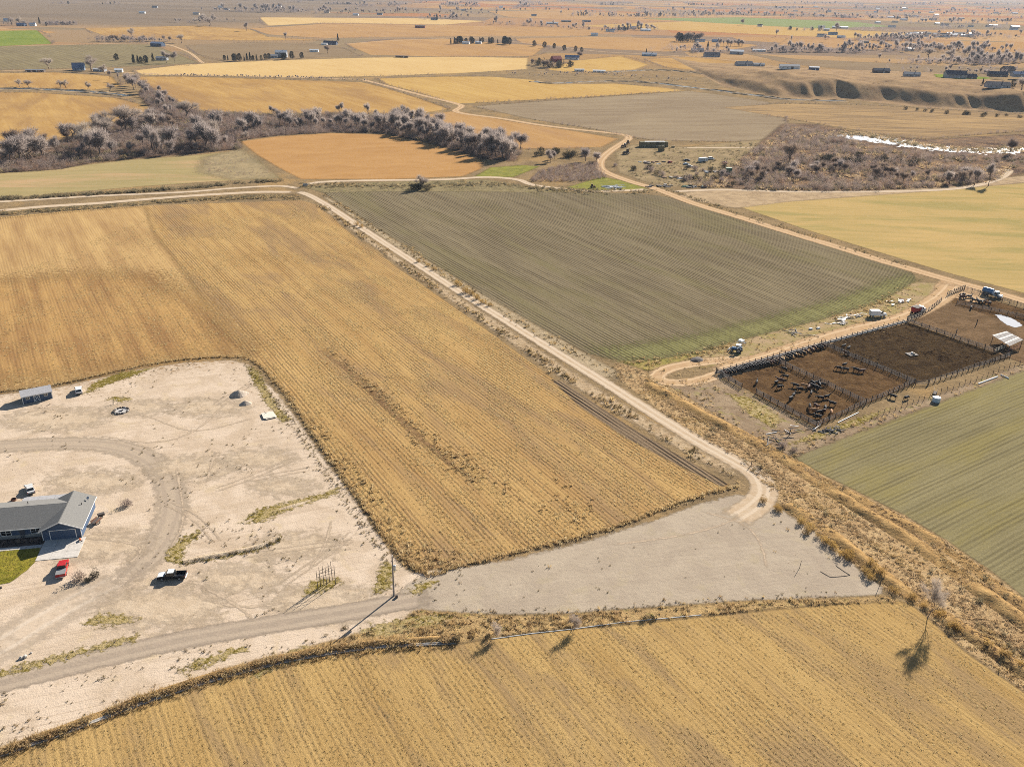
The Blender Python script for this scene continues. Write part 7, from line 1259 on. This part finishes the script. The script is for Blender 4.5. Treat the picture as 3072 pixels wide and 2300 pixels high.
# far belts that read as one mass
CR = {k: [proto('tree_crown', a[2], None) for a in PROT[k]] for k in ('tall', 'brush', 'round', 'cotton', 'evergreen')}
L_far = leafy('far_tree_twigs', [C(214, 196, 188), C(190, 174, 172), C(226, 206, 192), C(172, 158, 158)], .48)
FARC = [proto('far_crown', puff_mesh(300 + i, 240, 4.2 + i, 7.5 + i, .34, .2), L_far) for i in range(4)]
def belt(label, pts, n, jit, kinds, smin, smax):
    c = smooth(P2(pts), 6.0); d0 = np.linalg.norm(c, axis=1); q = c[G.integers(0, len(c), n)]; q = q + G.normal(size=(n, 2)) * [jit * 2.5, jit]
    pr = sum((CR[k] for k in kinds), []); pr = pr + FARC * max(1, len(pr) // 3) if smax > .9 else pr; scatter('treeline', label, q, pr, smin, smax, G, 0, .04, hill=True)
for a in (('bare brush band below the upper stubble', [(215, 90), (260, 91), (350, 90)], 70, 6, ('brush', 'round'), .7, 1.5), ('dark hedge beyond the plain farm', [(100, 55), (130, 54), (160, 54)], 60, 3, ('brush',), .8, 1.2), ('bare trees round the plain farm', [(0, 56), (40, 55), (80, 54)], 26, 8, ('cotton', 'brush'), .6, 1.0), ('tree clumps on the upper stubble edge', [(388, 50), (425, 50), (476, 46), (515, 47)], 40, 10, ('cotton', 'round'), .6, 1.2), ('hedge trees at the top fields', [(470, 25), (520, 26), (576, 27), (660, 25)], 120, 18, ('brush', 'tall'), .8, 1.8), ('tree clumps of the top fields', [(600, 24), (700, 30), (820, 29), (900, 30), (1000, 31), (1050, 29)], 110, 20, ('tall', 'round'), .7, 1.6), ('trees by the far grey house', [(925, 42), (960, 42), (985, 40)], 36, 8, ('tall', 'round'), .8, 1.5), ('bare trees along the far feed yard', [(1060, 52), (1100, 54), (1150, 56), (1220, 62), (1280, 64)], 70, 8, ('tall', 'brush'), .6, 1.3), ('trees in the hamlet', [(1305, 68), (1340, 64), (1380, 66), (1410, 66)], 70, 10, ('tall', 'evergreen', 'round'), .6, 1.3), ('tree belt behind the far green crop', [(1240, 34), (1330, 36), (1440, 36), (1520, 33), (1640, 34), (1800, 38), (1960, 42)], 420, 22, ('round', 'tall', 'evergreen'), .7, 1.6), ('grove before the grey and dark houses', [(1455, 112), (1490, 108), (1530, 116), (1570, 112)], 60, 8, ('tall', 'brush'), .7, 1.3), ('woods along the far wash', [(1662, 113), (1720, 112), (1780, 113), (1850, 114)], 130, 8, ('brush', 'tall'), .7, 1.4), ('dense far woods beyond the plateau', [(1881, 88), (1920, 88), (1964, 88)], 150, 14, ('tall',), .7, 1.1), ('woods around the white roofed shed', [(1870, 108), (1930, 110), (2000, 106), (2060, 108), (2110, 112)], 280, 22, ('tall', 'round'), .6, 1.2), ('woods behind the plateau houses', [(2008, 136), (2060, 138), (2100, 136), (2160, 134), (2220, 136)], 240, 14, ('brush', 'tall'), .7, 1.4), ('bare trees among the plateau houses', [(1990, 160), (2030, 158), (2060, 150), (2120, 160), (2180, 150), (2212, 156)], 60, 12, ('brush', 'round'), .5, 1.1), ('woods of the roadside row', [(1960, 84), (2010, 80), (2060, 82), (2110, 82), (2150, 78)], 120, 16, ('tall', 'round'), .6, 1.2), ('weedy canal brush at the mounds', [(1140, 164), (1240, 160), (1330, 162), (1400, 168), (1480, 176)], 90, 8, ('brush',), .2, .5), ('dark hedge line under the pale field', [(380, 164), (540, 167), (640, 169), (780, 175)], 150, 2, ('brush',), .2, .4)): belt(*a)

for i, (y, x0, x1, n) in enumerate(((3, 420, 1300, 700), (7, 560, 1500, 500), (11, 700, 1900, 600), (15, 540, 1320, 260), (19, 1000, 1700, 260), (22, 640, 1250, 130), (24, 1300, 2212, 420), (28, 1150, 1700, 170), (16, 1650, 2300, 600), (31, 1500, 2212, 260), (37, 1700, 2212, 200), (43, 1960, 2212, 110), (49, 1900, 2212, 90), (58, 1960, 2212, 80), (64, 1700, 2212, 70), (8, 1700, 2300, 700), (95, 1990, 2212, 90), (12, 120, 420, 60))):
    xs = x0 + (x1 - x0) * G.random(n * 3); k = vnoise(xs / 34 + i * 7.3, xs * 0 + i) > .56; xs = xs[k][:int(n * .62)]
    q = np.array([at(x, y + (x - 1106) * .003)[:2] for x in xs]); dep = 12 + 20 * G.random(); q = q + G.normal(size=q.shape) * [6, dep]
    pr = FARC + [CR['tall'][:1], CR['brush'][:1], CR['evergreen'][:1]][i % 3]
    scatter('treeline', 'far tree band ' + ('along the top fields', 'of the distant valley', 'behind the far fields')[i % 3], q, pr, .7, 1.5, G, 0, .04)

for i, f in enumerate(FAR):
    q = P2(f[3]); c = smooth(np.vstack([q, q[:1]]), 2.5); k = vnoise(c[:, 0] / 70 + i, c[:, 1] / 70) > .44; c = c[k & (c[:, 1] > 650)]
    if len(c) > 6: q = np.vstack([c, c]); scatter('hedgerow', 'thin dry brush along the field edge, ' + f[2].split(' beyond')[0], q + G.normal(size=q.shape) * 1.6, brus[:2] + sage[:1], .35, 1.0, G, 0)

# ================================================================ AIR
hz = NT('haze'); vs = hz.n('ShaderNodeVolumePrincipled'); vs.inputs['Color'].default_value = (.70, .82, 1.0, 1); vs.inputs['Density'].default_value = 3.6e-5; vs.inputs['Anisotropy'].default_value = .1
hz.l(vs.outputs[0], hz.out.inputs[1]); E_ = 31000
tag(link('haze', MB().box((0, 0, 64), (2 * E_, 2 * E_, 130)).mesh(), hz.m), 'thin pale winter haze over the valley', None, None, 'stuff')
